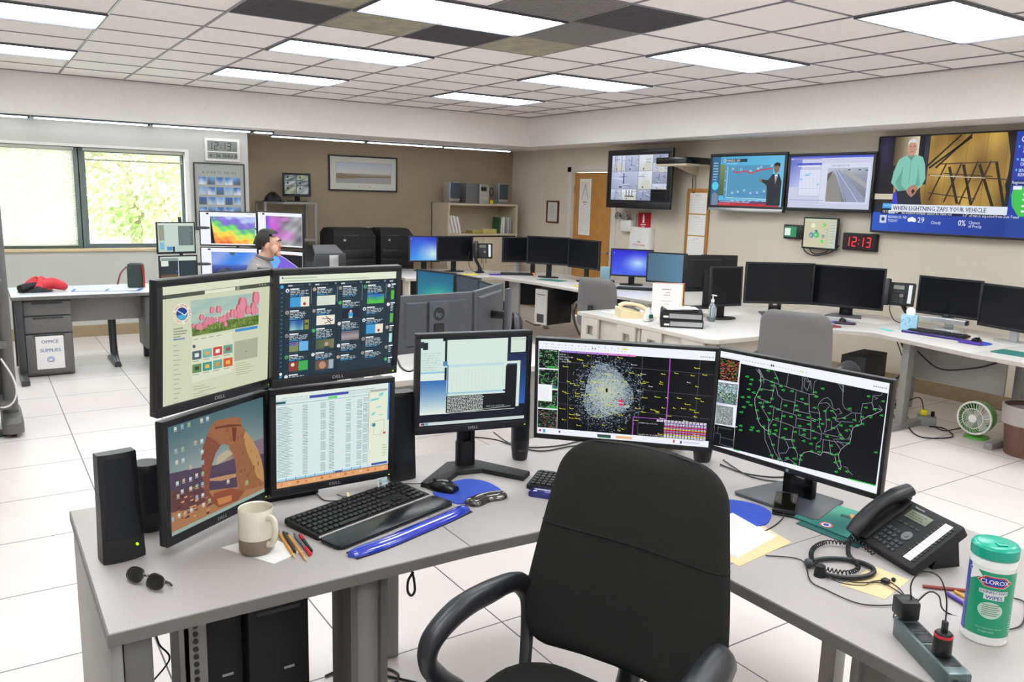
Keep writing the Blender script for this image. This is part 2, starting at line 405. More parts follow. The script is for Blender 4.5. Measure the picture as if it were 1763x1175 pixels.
# blinds: lowered on all but the first window, where it is drawn up
blm = bpy.data.materials.new('blind_slat'); blm.use_nodes = True; _n = blm.node_tree.nodes; _l = blm.node_tree.links
_t = _n.new('ShaderNodeBsdfTranslucent'); _t.inputs[0].default_value = (.86, .84, .78, 1); _x = _n.new('ShaderNodeMixShader'); _x.inputs[0].default_value = .55; _n['Principled BSDF'].inputs['Base Color'].default_value = (.85, .84, .79, 1)
_l.new(_n['Principled BSDF'].outputs[0], _x.inputs[1]); _l.new(_t.outputs[0], _x.inputs[2]); _l.new(_x.outputs[0], _n['Material Output'].inputs[0])
for k, (a, c) in enumerate(wins):
    low = k > 0
    t_ = thing('window_blind', ('white slatted blind drawn up to the top of the window near the wall clock', 'white slatted blind lowered over the window left of the drawn-up one', 'white slatted blind lowered on a window outside the photo', 'white slatted blind lowered on a window outside the photo')[k], 'blind', (0, YW+.045, 0), group='blinds outside the photo' if k > 1 else None)
    obj('head_rail', bmb(a+.01, -.02, z1-.035, c-.01, .02, z1-.003, .003), blm, t_)
    s_ = MB(); zs = [z1-.05-.021*q for q in range(49)] if low else [z1-.05-.02*q for q in range(4)]
    for q, z in enumerate(zs):
        s_.box(a+.02, -.0115, -.0004, c-.02, .0115, .0004, M=TR(0, 0, z) @ RX(50 if low else 12))
    obj('slats', s_, blm, t_); zb = zs[-1]-.02
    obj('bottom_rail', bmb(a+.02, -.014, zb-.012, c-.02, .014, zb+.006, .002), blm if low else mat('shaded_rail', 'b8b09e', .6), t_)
    obj('cord', tmb([(a+.18, 0, zb), (a+.18, 0, z1-.03)], .0015, 5), blm, t_)
# outside the windows: pale ground and a leafy tree
struct('ground', bmb(-25, 3.96, -.6, 20, 40, -.5), mat('outside_ground', 'cfd0c4', .9))
def tree(cx, cy, h, r, seed, label):
    t_ = thing('leafy_tree', label, 'tree', (cx, cy, -.5)); rnd = random.Random(seed)
    tk = MB(); tk.tube([(0, 0, 0), (.05, 0, h*.3), (-.05, .1, h*.6), (0, 0, h*.9)], [.14, .11, .07, .03], 8, smooth=3)
    for q in range(9):
        a = rnd.random()*6.28; z = h*(.3+.05*q); tk.tube([(0, 0, z), (math.cos(a)*r*.4, math.sin(a)*r*.4, z+.3), (math.cos(a)*r*.8, math.sin(a)*r*.8, z+.7)], [.05, .03, .01], 6)
    obj('trunk', tk, mat('bark', '9a8b74', .9, noise=.2), t_)
    V = []; Fc = []
    for q in range(4200):
        a = rnd.random()*6.28; e = rnd.random(); rr = r*(.35+.65*rnd.random()**.5)*(.7+.3*math.sin(a*5+e*9)); z = h*(.28+.75*e); rr *= math.sin(min(1, max(.12, e*1.05))*3.0)**.6
        c = Vector((rr*math.cos(a), rr*math.sin(a), z)); d = Vector((rnd.gauss(0, 1), rnd.gauss(0, 1), rnd.gauss(0, 1))).normalized(); e2 = d.orthogonal().normalized(); e3 = d.cross(e2); s = .05+.05*rnd.random()
        i = len(V); V += [c-e2*s, c-e3*s*.5, c+e2*s, c+e3*s*.5]; Fc.append((i, i+1, i+2, i+3))
    me = bpy.data.meshes.new('foliage'); me.from_pydata(V, [], Fc); me.materials.append(mat('leaves', 'b4c888', .7, noise=.3, nscale=2)); o = bpy.data.objects.new('foliage', me); scn.collection.objects.link(o); o.parent = t_
tree(2.0, 9.0, 4.6, 1.7, 1, 'pale green leafy tree outside the window under the raised blind')
tree(.2, 11.5, 5.0, 1.6, 2, 'leafy tree outside, seen faintly through the lowered slats')
tree(4.6, 13, 5.2, 1.8, 3, 'leafy tree further off outside, right of the nearer tree')
# door
d = MB(); d.box(XR+.05, 1.24, .008, XR+.09, 2.16, 2.085, .002); dr = struct('door_1', d, mat('oak_veneer', 'c08844', .4, noise=.12, nscale=6))
b = MB(); b.box(XR-.02, 2.16, 0, XR+.12, 2.26, 2.17, .006); b.box(XR-.02, 1.14, 0, XR+.12, 1.24, 2.17, .006); b.box(XR-.02, 1.14, 2.09, XR+.12, 2.26, 2.19, .006)
obj('door_frame', b, mat('door_frame_paint', 'd6d1c8', .4), dr)
b = MB(); b.cyl((XR+.05, 1.31, .98), (XR+.0, 1.31, .98), .012); b.cyl((XR+.0, 1.31, .98), (XR+.0, 1.42, .98), .009); b.cyl((XR+.05, 1.31, .98), (XR+.044, 1.31, .98), .03)
obj('door_handle', b, 'chrome', dr)
b = MB()
for z in (.25, 1.05, 1.85): b.cyl((XR+.045, 2.163, z-.05), (XR+.045, 2.163, z+.05), .008)
obj('hinges', b, 'chrome', dr)
# ceiling panels
pm = bpy.data.materials.new('fluorescent_panel'); pm.use_nodes = True
n = pm.node_tree.nodes; l = pm.node_tree.links; pb = n['Principled BSDF']; pb.inputs['Base Color'].default_value = (.8, .8, .8, 1)
tc = n.new('ShaderNodeTexCoord'); wv = n.new('ShaderNodeTexWave'); wv.wave_type = 'BANDS'; wv.bands_direction = 'X'; wv.inputs['Scale'].default_value = 1.3; wv.inputs['Distortion'].default_value = 0
l.new(tc.outputs['Object'], wv.inputs[0]); mr = n.new('ShaderNodeMapRange'); mr.inputs[3].default_value = PANEL*.93; mr.inputs[4].default_value = PANEL*1.05; l.new(wv.outputs[0], mr.inputs[0]); l.new(mr.outputs[0], pb.inputs['Emission Strength'])
pb.inputs['Emission Color'].default_value = (.90, .965, 1, 1)
dif = bmb(.01, .01, -.003, 2*T-.01, T-.01, .0); dmesh = obj('diffuser', dif, pm)
frm = MB(); frm.box(0, 0, -.014, 2*T, .014, .002); frm.box(0, T-.014, -.014, 2*T, T, .002); frm.box(0, .014, -.014, .014, T-.014, .002); frm.box(2*T-.014, .014, -.014, 2*T, T-.014, .002)
fmesh = obj('frame', frm, mat('fixture_frame', '55545c', .4))
lou = MB()
for q in range(1, 8): lou.box(2*T*q/8-.002, .014, -.009, 2*T*q/8+.002, T-.014, -.003)
lmesh = obj('louvre', lou, mat('louvre', 'cfcfd4', .3, emit=0))
LP = {(-7, 1): 'long bright ceiling light surrounded by dark vent panels, nearest the camera', (-3, 1): 'bright ceiling panel second from the right-hand wall, above the stopped televisions', (-3, 4): 'ceiling light two panels in from the right, above the oak door side', (-3, 7): 'farthest ceiling light, nearest the ceiling corner',
      (-7, 4): 'ceiling light just beyond the dark vent panels', (-7, 7): 'ceiling light left of centre next to the far soffit', (-11, 4): 'washed-out ceiling light at the upper left edge', (-11, 7): 'ceiling light at the left edge nearest the window soffit', (-3, -2): 'large louvred ceiling light at the top right'}
LP[(-3, 1)] = 'bright ceiling light between the louvred top-right one and the centre one'; LP[(-3, 4)] = 'bright ceiling light near the middle of the far ceiling, second from the corner'
first = True
for i in (-11, -7, -3):
    for j in (-8, -5, -2, 1, 4, 7):
        t_ = thing('ceiling_light', LP.get((i, j), 'ceiling light in the row behind or beside the camera, outside the photo'), 'ceiling light', (GX(i), GY(j), HC-.004), group='fluorescent ceiling lights' if (i, j) not in LP else 'ceiling lights in view')
        for src in (dmesh, fmesh)+((lmesh,) if (i, j) == (-3, -2) else ()):
            c = src if (src.parent is None) else src.copy()
            if c is not src: scn.collection.objects.link(c)
            c.parent = t_
# dark vent panels round the near light
vd = mat('vent_dark', '5a585c', .5, noise=.15, nscale=15, metal=.1); vy = mat('vent_bronze', 'b5b29c', .4, noise=.2, nscale=8, metal=.1)
for (i, j, k, lb) in ((-8, 2, 0, 'dark perforated ceiling vent at the left end of the vent cluster'), (-6, 2, 0, 'dark perforated ceiling vent between two bronze ones'), (-5, 0, 0, 'dark perforated ceiling vent at the right end of the cluster'),
                   (-7, 2, 1, 'bronze reflective ceiling vent below the left end of the bright light'), (-5, 2, 1, 'bronze reflective ceiling vent beyond the right end of the bright light'), (-8, 1, 1, 'bronze ceiling vent off the left end of the bright light'),
                   (-5, 1, 2, 'grey ceiling vent touching the right end of the bright light'), (-6, 0, 2, 'grey ceiling vent on the near side of the bright light')):
    v = MB(); v.box(.012, .012, -.002, T-.012, T-.012, .0)
    for q in range(22): v.box(.012, .02+q*.026, -.006, T-.012, .03+q*.026, -.002)
    t_ = thing('ceiling_vent', lb, 'vent', (GX(i), GY(j), HC-.002), group='ceiling vents'); obj('slotted_panel', v, (vd, vy, mat('vent_grey', '8f8e8c', .4, noise=.1, metal=.1))[k], t_)
# strip lights under the soffit
stm = mat('strip_tube', 'f4f6ff', .5, emit=4.0); sth = mat('strip_housing', 'e4e2df', .4)
def strips(y, xs, lab):
    for q, (a, c) in enumerate(zip(xs, xs[1:])):
        t_ = thing('strip_light', lab[q], 'strip light', ((a+c)/2, y, HS), group='strip lights under the soffit'); L = (c-a)/2
        obj('housing', bmb(-L+.005, -.03, -.022, L-.005, .03, 0, .004), sth, t_); obj('tube', bmb(-L+.03, -.034, -.034, L-.03, .026, -.020, .005), stm, t_)
        obj('end_cap', bmb(L-.03, -.03, -.032, L-.012, .03, -.02), 'dark', t_)
strips(2.80, [-1.09, .125, 1.30, 2.45, 2.72], ['strip light over the window, at the left picture edge', 'long strip light above the left-hand lowered blind', 'long strip light running towards the white wall clock', 'shortest strip light, above the edge of the wall clock pier'])
strips(3.35, [2.83, 4.17, 5.385, 6.58], ['strip light above the security monitor on the shelf', 'strip light above the framed landscape', 'strip light above the stereo bookcase, nearest the corner'])

# ------------------------------------------------------------------ builders
def monitor(name, label, x, y, z, yaw, w, h, zc, tilt=0, screen=None, bez=.016, bot=.020, stand='flat', back='plain', cat='computer monitor', group=None, logo=None, body='bezel', set_back=.05, led=None, neckh=None, onw=False, depth=.05):
    """x, y: centre of the screen face; the stand is set back behind it"""
    c, s = math.cos(R_(yaw)), math.sin(R_(yaw))
    t = thing(name, label, cat, (x-s*0, y, z), yaw, group)
    P = TR(0, 0, zc-z) @ RX(-tilt)
    b = MB(P)
    b.box(-w/2, -.008, -h/2, w/2, .016, h/2, .004); bw, bh = w*.36, h*.36
    b.rings([[(-bw*1.15, .015, -bh*1.1), (bw*1.15, .015, -bh*1.1), (bw*1.15, .015, bh*1.1), (-bw*1.15, .015, bh*1.1)], [(-bw, depth, -bh), (bw, depth, -bh), (bw, depth, bh), (-bw, depth, bh)]])
    obj('housing', b, body if body != 'bezel' else 'black', t)
    b = MB(P); f = -.0125
    b.box(-w/2, f, h/2-bez, w/2, -.006, h/2, .0025); b.box(-w/2, f, -h/2, w/2, -.006, -h/2+bot, .0025); b.box(-w/2, f, -h/2+bot, -w/2+bez, -.006, h/2-bez, .002); b.box(w/2-bez, f, -h/2+bot, w/2, -.006, h/2-bez, .002)
    obj('bezel', b, body, t)
    sw, sh = w-2*bez, h-bez-bot; SM = P @ TR(0, -.0085, (bot-bez)/2)
    if screen:
        cv = Canvas(sw, sh); screen(cv); cv.build('screen', SCR, t, SM)
    else:
        obj('screen', MB(SM).box(-sw/2, 0, -sh/2, sw/2, .001, sh/2), mat('screen_off', '0e1016', .2, spec=.28), t, label='dark switched-off screen')
    if logo:
        cv = Canvas(.06, .012); (cv.text(logo, .5, .85, .8, 'b9bcc2', center=True, sx=1.25, bold=.06) if logo != 'hp' else (cv.disc(.5, .5, .09, 'a9abb0'), cv.text('hp', .5, .72, .5, '2a2b30', L=4, center=True)))
        cv.build('logo', PRINT, t, P @ TR(0, -.0128, -h/2+bot/2))
    if led:
        obj('power_light', MB(P).box(w/2-.018, f-.001, -h/2+.008, w/2-.013, f+.001, -h/2+.011), led, t)
        k = MB(P)
        for q in range(4): k.box(w/2-.10+q*.018, f-.0012, -h/2+.007, w/2-.092+q*.018, f+.001, -h/2+.011)
        obj('buttons', k, 'dark', t)
    Bc = zc-z
    if back == 'hp':
        k = MB(P); k.box(-.066, depth, -h*.5-.02, .066, depth+.022, h*.39, .004); obj('rear_column', k, 'hpgrey', t)
        cv = Canvas(.08, .08); cv.disc(.5, .5, .5, '2c2d31', n=32); cv.text('hp', .5, .70, .38, '6f7278', center=True, sx=1, bold=.05); cv.build('logo', PRINT, t, P @ TR(0, depth+.0225, h*.17) @ RZ(180))
    if back == 'arm':
        obj('rear_column', bmb(-.035, .125, .012, .035, .15, Bc+.17, .004), 'hpgrey', t); obj('column_link', bmb(-.018, depth-.005, Bc-.03, .018, .126, Bc+.02, .003), 'black', t); obj('stand_base', MB().prism(rrect(.24, .20, .03, cy=.09), 0, .012, bev=.003), 'hpgrey', t)
    if back == 'vent':
        k = MB(P)
        for q in range(14): k.box(-bw*.8, depth-.001, bh*.2+q*.006, bw*.8, depth+.0015, bh*.2+q*.006+.003)
        obj('rear_vents', k, 'blackm', t)
    if onw:
        obj('wall_bracket', MB(P).box(-.08, depth-.012, -.1, .08, max(depth-.004, onw-.012), .1, .002), 'blackm', t); return t
    sb = depth+.012
    if stand == 'dell':
        k = MB(); k.box(-.032, sb, .02, -.013, sb+.022, Bc+.03, .004); k.box(.013, sb, .02, .032, sb+.022, Bc+.03, .004); k.box(-.034, sb-.012, Bc-.06, .034, sb+.01, Bc+.04, .004); k.box(-.034, sb, .012, .034, sb+.03, .11, .006); k.box(-.03, sb+.012, .1, .03, sb+.024, Bc, .002)
        obj('stand_neck', k, 'blackm', t)
        k = MB(); k.prism([(-.055, sb+.065), (.055, sb+.065), (.20, -.055), (.155, -.105), (.045, sb-.045), (-.045, sb-.045), (-.155, -.105), (-.20, -.055)], 0, .018, bev=.006)
        obj('stand_base', k, 'blackm', t)
    elif stand == 'hp':
        k = MB(); k.box(-.055, sb, .01, -.022, sb+.03, Bc+.02, .004); k.box(.022, sb, .01, .055, sb+.03, Bc+.02, .004); k.box(-.04, sb+.01, .13, .04, sb+.024, Bc+.02, .003); k.box(-.055, sb, .008, .055, sb+.03, .075, .004)
        k.box(-.05, .03, Bc-.05, .05, sb+.005, Bc+.05, .004); obj('stand_neck', k, 'blackg', t)
        k = MB(); k.prism([(-.12, sb+.09), (.12, sb+.09), (.155, -.07), (.14, -.085), (-.14, -.085), (-.155, -.07)], 0, .010, bev=.004); obj('stand_base', k, 'hpgrey', t)
    elif stand in ('flat', 'silver'):
        mm = 'silver' if stand == 'silver' else 'blackm'
        k = MB(); k.box(-.035, sb, .01, .035, sb+.02, Bc, .005); k.box(-.04, .03, Bc-.04, .04, sb+.004, Bc+.04, .004); obj('stand_neck', k, mm, t)
        k = MB(); k.prism([(.13*math.cos(a)*(1 if math.sin(a) > 0 else 1.05), .02+sb*.4+.085*math.sin(a)) for a in [2*math.pi*i/28 for i in range(28)]], 0, .012, bev=.004); obj('stand_base', k, mm, t)
    elif stand == 'bracket':
        obj('mount_plate', MB(P).box(-.05, depth-.002, -.05, .05, depth+.012, .05, .003), 'steeld', t)
    return t

def keyboard(label, x, y, z, rz, w=.44, d=.145, rows=6, rest=False, m='black', group=None, tilt=3, loc=None):
    t = thing('keyboard', label, 'keyboard', (x, y, z), rz, group); P = RX(tilt)
    b = MB(P); b.prism(rrect(w, d, .012), .004, .018, bev=.004); obj('key_deck', b, 'blackm', t)
    b = MB(P); px = .019; y0 = -d/2+.012
    n = int((w-.02)/px); gaps = {15, 19} if w > .4 else set()
    for r in range(rows):
        yy = y0+r*(d-.02)/rows; xx = -w/2+.011; i = 0
        while i < n and xx+.017 < w/2-.008:
            if r == 0 and i == 4 and w > .3: b.box(xx, yy, .017, xx+.105, yy+.0155, .0245, .002, seg=1); xx += .108; i += 6; continue
            if i in gaps: xx += .007
            if not (w > .4 and r == 2 and 15 <= i < 19) and not (w > .4 and r == 1 and i in (15, 18)): b.box(xx, yy, .017, xx+.0165, yy+.0155, .0245, .002, seg=1)
            xx += px; i += 1
    obj('keys', b, 'black', t)
    if rest:
        b = MB(); b.prism(rrect(w+.01, .095, .02, cy=-d/2-.05), .002, .013, bev=.005); obj('palm_rest', b, mat('palm_rest_gloss', '1c1d22', .25), t, label='glossy black palm rest')
        obj('trim_strip', MB(P).box(-w/2, -d/2-.004, .014, w/2, -d/2+.002, .019, .001), 'lgrey', t)
    return t
def mouse(label, x, y, z, rz, m='blackg', group=None, cord=None):
    t = thing('computer_mouse', label, 'mouse', (x, y, z), rz, group); b = MB(); R = []
    for k in range(13):
        a = k/12; yy = -.055+.11*a; wd = .031*math.sin(math.pi*(.12+.80*a))**.45*(1-.12*a); hh = .036*math.sin(math.pi*(.10+.84*a))**.6*(1.05-.3*a)
        R.append([(wd*math.cos(q)*(1 if math.sin(q) < 0 else 1), yy, .002+(hh*max(0, math.sin(q))**.8 if math.sin(q) > 0 else 0)) for q in [2*math.pi*i/20 for i in range(20)]])
    b.rings(R); obj('shell', b, m, t)
    obj('wheel', MB().cyl((-.004, .03, .0285), (.004, .03, .0285), .007), 'dark', t)
    if cord:
        obj('mouse_cord', tmb([(0, .054, .012)]+cord, .0018, 6, smooth=5), 'cable', t)
    return t
def blob_ring(pts, z0, z1, n_out=.7):
    pass
def gel_rest(label, pts, rad, m, z, cat='wrist rest', name='wrist_rest', group=None):
    """a soft gel bar along a path"""
    c = sum((Vector((p[0], p[1], 0)) for p in pts), Vector())/len(pts)
    t = thing(name, label, cat, (c.x, c.y, z), 0, group)
    sp = spline([Vector((p[0]-c.x, p[1]-c.y, 0)) for p in pts], 6); b = MB(); R = []
    for i, p in enumerate(sp):
        a = i/(len(sp)-1); e = min(1, (1-(abs(a-.5)*2)**8))**.5; e = max(e, .05)
        d = (sp[min(i+1, len(sp)-1)]-sp[max(i-1, 0)]).normalized(); nn = Vector((-d.y, d.x, 0))
        R.append([tuple(p+nn*(rad*e*math.cos(q))+Vector((0, 0, .002+(.020*e*math.sin(q) if math.sin(q) > 0 else 0)))) for q in [2*math.pi*k/18 for k in range(18)]])
    b.rings(R); obj('gel', b, m, t)
    b = MB(); b.rings([[tuple(p+nn_*(rad*1.06)*s2+Vector((0, 0, zz))) for (s2, zz) in ((-1, 0), (1, 0), (1, .003), (-1, .003))] for p, nn_ in [(sp[i], (lambda d: Vector((-d.y, d.x, 0)))((sp[min(i+1, len(sp)-1)]-sp[max(i-1, 0)]).normalized())) for i in range(1, len(sp)-1)]]); obj('backing', b, 'blackm', t)
    return t
def desk_speaker(label, x, y, z, rz, h, w=.075, d=.08, kind='slab', group=None, led=False, lean=0, txt=None, name='desktop_speaker'):
    t = thing(name, label, 'speaker', (x, y, z), rz, group); P = RX(lean)
    if kind == 'slab':
        b = MB(P); b.rings([[(sx*w/2*k, yy*k2, zz) for sx, yy in ((-1, -d/2), (-.55, -d/2-.008), (0, -d/2-.011), (.55, -d/2-.008), (1, -d/2), (1, d/2), (-1, d/2))] for zz, k, k2 in ((0.0, 1.06, 1), (.01, 1.08, 1), (h*.5, 1, .9), (h-.004, .97, .8), (h, .95, .78))]); obj('cabinet', b, 'black', t)
        g = MB(P); g.rings([[(sx*w/2*.86*k, yy*k2-.0015, zz) for sx, yy in ((-1, -d/2), (-.55, -d/2-.009), (0, -d/2-.012), (.55, -d/2-.009), (1, -d/2), (1, -d/2+.006), (-1, -d/2+.006))] for zz, k, k2 in ((h*.22, 1.05, 1), (h*.5, 1, .9), (h*.96, .97, .8))]); obj('grille', g, mat('speaker_cloth', '1d2027', .9, bump=.5, bscale=1500), t)
    else:
        b = MB(P); b.lathe([(w*.40, 0), (w*.43, .008), (w*.5, h*.2), (w*.52, h*.6), (w*.5, h*.95), (w*.44, h)], 24, sy=1.05); obj('cabinet', b, 'black', t)
        g = MB(P); g.rings([[(w*k*.5*math.cos(a), w*k*.5*1.05*math.sin(a)-.003, zz) for a in [R_(-150+120*i/10) for i in range(11)]]+[(w*k*.3, -w*.3, zz), (-w*k*.3, -w*.3, zz)] for zz, k in ((h*.3, .98), (h*.6, 1.0), (h*.9, .98))]); obj('grille', g, mat('speaker_cloth', '1d2027', .9, bump=.5, bscale=1500), t)
    if led: obj('power_light', MB(P).cyl((w*.30, -d/2-.010, h*.14), (w*.30, -d/2-.0165, h*.14), .0035, seg=10), 'ledg', t)
    if txt:
        cv = Canvas(.05, .01); cv.text(txt, .5, .8, .7, '6d7078', center=True); cv.build('lettering', PRINT, t, P @ TR(0, -d/2-.0135 if kind == 'slab' else -w*.525, h*.16))
    return t
def office_chair(label, x, y, rz, m, hs=.46, ah=.255, hb=1.05, wb=.48, wt=.40, arms=True, group=None, name='office_chair', recline=10, seam=.80, base=True, plastic='chairp'):
    t = thing(name, label, 'office chair', (x, y, 0), rz, group)   # -y is the way a sitter faces
    # seat
    b = MB(); R = []
    for zz, k in ((hs-.075, .86), (hs-.06, .96), (hs-.03, 1.0), (hs-.008, .97), (hs+.004, .86), (hs+.008, .6)):
        R.append([(px*k, py*k-.02, zz) for px, py in rrect(.50, .47, .13, 6)])
    b.rings(R); obj('seat', b, m, t)
    obj('seat_pan', MB().prism(rrect(.40, .38, .1), hs-.1, hs-.07), plastic, t)
    # backrest: front cushion and rear shell, leaning back
    def back_rings(y0, sgn, bulge):
        R = []
        zb = hs+.03; H = hb-zb; rt, rb = .085, .06
        zs_ = [0, .003, .012, .025, .04, .06]+[.06+(H-.06-.085)*k/14 for k in range(1, 15)]+[H-.085*(1-math.sin(math.pi/2*k/9)) for k in range(1, 10)]
        for hz in zs_:
            a = hz/H; z = zb+hz
            wd = wb*.92+wb*.08*min(1, a/.2) if a < .2 else wb-(wb-wt)*((a-.2)/.8)**1.25
            ins = 0; th = 1
            if hz > H-rt: q = (hz-(H-rt))/rt; ins = rt*(1-math.sqrt(max(0, 1-q*q))); th = max(.25, math.sqrt(max(0, 1-q**3)))
            if hz < rb: q = 1-hz/rb; ins = rb*(1-math.sqrt(max(0, 1-q*q))); th = max(.3, math.sqrt(max(0, 1-q**3)))
            wd -= 2*ins*.98
            yc = y0+math.tan(R_(recline))*hz+.03*math.cos(a*3.0)-.02
            pl = []
            for k2 in range(36):
                q = 2*math.pi*k2/36; cx, sy = math.cos(q), math.sin(q)
                ex = math.copysign(abs(cx)**.5, cx); ey = math.copysign(abs(sy)**.8, sy)
                pl.append((wd/2*ex, yc-.035*ex*ex+bulge*th*ey, z))
            R.append(pl)
        return R
    rg = back_rings(.24, 1, .042); b = MB(); b.rings(rg); ob = obj('backrest', b, m, t)
    # sewn seam across the cushion
    zs = hs+.03+(hb-hs-.03)*seam*.85; i = min(range(len(rg)), key=lambda k2: abs(rg[k2][0][2]-zs)); r0 = rg[i]
    fr_ = sorted([p for p in r0 if p[1] <= sum(q[1] for q in r0)/36+.004], key=lambda p: p[0])
    obj('seam', tmb([(p[0], p[1]-.0008, p[2]) for p in fr_], .0022, 6), m, t)
    b = MB(); b.tube([(0, .22, hs-.09), (0, .31, hs-.06), (0, .335, hs+.08), (0, .35, hs+.28)], [.03, .03, .028, .025], 10, smooth=5); obj('back_support', b, plastic, t)
    if arms:
        for s in (-1, 1):
            b = MB(); pts = [(s*.235, .19, hs-.05), (s*.262, .235, hs+ah*.25), (s*.275, .25, hs+ah*.65), (s*.285, .21, hs+ah*.95), (s*.295, .11, hs+ah), (s*.305, .0, hs+ah*.96), (s*.310, -.085, hs+ah*.74), (s*.305, -.105, hs+ah*.45), (s*.295, -.06, hs+ah*.10), (s*.280, .0, hs-.04), (s*.240, .03, hs-.088), (s*.14, .04, hs-.09)]
            b.tube(pts, [.016, .018, .022, .036, .046, .048, .044, .036, .032, .030, .028, .02], 14, smooth=6, flat=.62); obj('armrest', b, plastic, t)
    if base:
        b = MB(); b.cyl((0, 0, .10), (0, 0, hs-.09), .028); b.cyl((0, 0, .06), (0, 0, .28), .045); obj('gas_lift', b, 'steeld', t)
        b = MB()
        for k in range(5):
            a = R_(72*k+18); ca, sa = math.cos(a), math.sin(a); b.tube([(0, 0, .10), (ca*.15, sa*.15, .10), (ca*.29, sa*.29, .075)], [.035, .028, .018], 8)
        obj('star_base', b, plastic, t)
        for k in range(5):
            a = R_(72*k+18); ca, sa = math.cos(a), math.sin(a); px, py = ca*.29, sa*.29
            b = MB(); b.cyl((px-sa*.02, py+ca*.02, .028), (px-sa*.008, py+ca*.008, .028), .028); b.cyl((px+sa*.02, py-ca*.02, .028), (px+sa*.008, py-ca*.008, .028), .028); b.cyl((px, py, .028), (px, py, .075), .008); obj('caster', b, 'blackm', t)
    return t
def desk_phone(label, x, y, z, rz, s=1.0, arm=False, detail=True, tilt=32, cord=None, group=None, name='desk_phone', txt=None):
    t = thing(name, label, 'telephone', (x, y, z), rz, group); P = TR(0, 0, .0) @ RX(tilt) if not arm else TR(0, 0, 0) @ RX(tilt)
    w, d = .245, .195
    b = MB(P); b.prism(rrect(w, d, .012, cx=0, cy=d/2), 0, .028, bev=.006); obj('body', b, 'blackm', t)
    b = MB(P); b.box(-w/2+.005, .005, .026, -w/2+.062, d-.01, .038, .006); obj('cradle', b, 'blackm', t)
    # handset: arched grip with two ends
    b = MB(P); hx = -w/2+.033
    b.tube([(hx, -.010, .052), (hx, .03, .064), (hx, .075, .074), (hx, .12, .074), (hx, .165, .066), (hx, .210, .052)], [.024, .028, .024, .023, .028, .025], 14, smooth=5, flat=.72)
    b.cyl((hx, .018, .038), (hx, .018, .066), .023, .02, 18); b.cyl((hx, .182, .038), (hx, .182, .066), .023, .02, 18)
    obj('handset', b, 'black', t)
    cv = Canvas(.082, .032); cv.rect(0, 0, 1, 1, '6f7360', 1); cv.dashes(.08, .15, .9, .9, 3, '4a4e3e', 5, word=.08); cv.build('display', GLOSSP, t, P @ TR(-.005, .152, .0295) @ RX(-90))
    if txt:
        cv = Canvas(.05, .008); cv.text(txt, 0, .9, .8, 'cfd1d4'); cv.build('lettering', PRINT, t, P @ TR(-.02, .180, .0292) @ RX(-90))
    b = MB(P)
    for r in range(4):
        for c in range(3): b.box(-.050+c*.0175, .022+r*.0175, .027, -.037+c*.0175, .034+r*.0175, .0325, .002, seg=1)
    for r in range(6): b.box(.006+(r % 2)*.017, .018+(r//2)*.014, .027, .019+(r % 2)*.017, .028+(r//2)*.014, .031, .001, seg=1)
    for r in range(4): b.box(-.045+r*.022, .112, .027, -.030+r*.022, .118, .030)
    obj('keypad', b, 'dark', t)
    b = MB(P); b.cyl((.022, .082, .027), (.022, .082, .031), .016, seg=20); b.cyl((.022, .082, .03), (.022, .082, .033), .007, seg=14); obj('navigation_key', b, 'grey', t)
    cv = Canvas(.028, .155); cv.rect(0, 0, 1, 1, 'e6e6e8', 1)
    for q in range(1, 12): cv.rect(0, q/12-.004, 1, q/12+.004, '8f9094', 2)
    cv.build('label_strip', PRINT, t, P @ TR(.085, .098, .0288) @ RX(-90))
    b = MB(P)
    for q in range(12):
        for xx in (.064, .103): b.box(xx, .024+q*.0128, .027, xx+.007, .029+q*.0128, .031)
    obj('line_keys', b, 'dark', t)
    if not arm:
        h = d*math.sin(R_(tilt)); yy = d*math.cos(R_(tilt))
        b = MB(); b.rings([[(sx, yy*.5, 0), (sx, yy+.01, 0), (sx, yy-.01, h+.0), (sx, yy*.62, h*.55)] for sx in (-.095, .095)]); obj('stand', b, 'blackm', t)
    if cord: obj('handset_cord', cord(), 'black', t)
    return t
def helix(path, R, turns, r, n=10):
    sp = spline([Vector(p) for p in path], 24); L = [0]
    for a, b_ in zip(sp, sp[1:]): L.append(L[-1]+(b_-a).length)
    out = []; N = int(turns*n)
    for i in range(N+1):
        s = L[-1]*i/N; k = max(0, min(len(sp)-2, int(np.searchsorted(L, s))-1)); f = (s-L[k])/max(1e-9, L[k+1]-L[k])
        p = sp[k].lerp(sp[k+1], f); d = (sp[k+1]-sp[k]).normalized(); a = Vector((0, 0, 1))-d*d.z; a.normalize(); q = d.cross(a); th = 2*math.pi*i/n
        out.append(p+(a*math.cos(th)+q*math.sin(th))*R)
    m_ = MB(); m_.tube(out, r, 5); return m_
def tower(label, x, y, z, rz, w, d, h, front='blackm', side='blackm', group=None, vent=True, name='computer_tower', dvd=True):
    t = thing(name, label, 'computer', (x, y, z), rz, group)
    obj('case', bmb(-w/2, -d/2+.02, 0, w/2, d/2, h, .004), side, t)
    b = MB(); b.box(-w/2-.001, -d/2, -.0, w/2+.001, -d/2+.022, h, .006); obj('front_panel', b, front, t)
    b = MB()
    if vent: b.box(-w*.3, -d/2-.003, h*.06, w*.3, -d/2+.003, h*.3, .003)
    obj('front_vent', b, 'dark', t)
    if dvd: obj('drive_slot', bmb(-w*.36, -d/2-.002, h*.84, w*.36, -d/2+.002, h*.86), 'dark', t)
    cv = Canvas(.03, .008); cv.rect(0, 0, 1, 1, 'a8aab0', 1); cv.build('badge', PRINT, t, TR(w*.15, -d/2-.0035, h*.55))
    return t
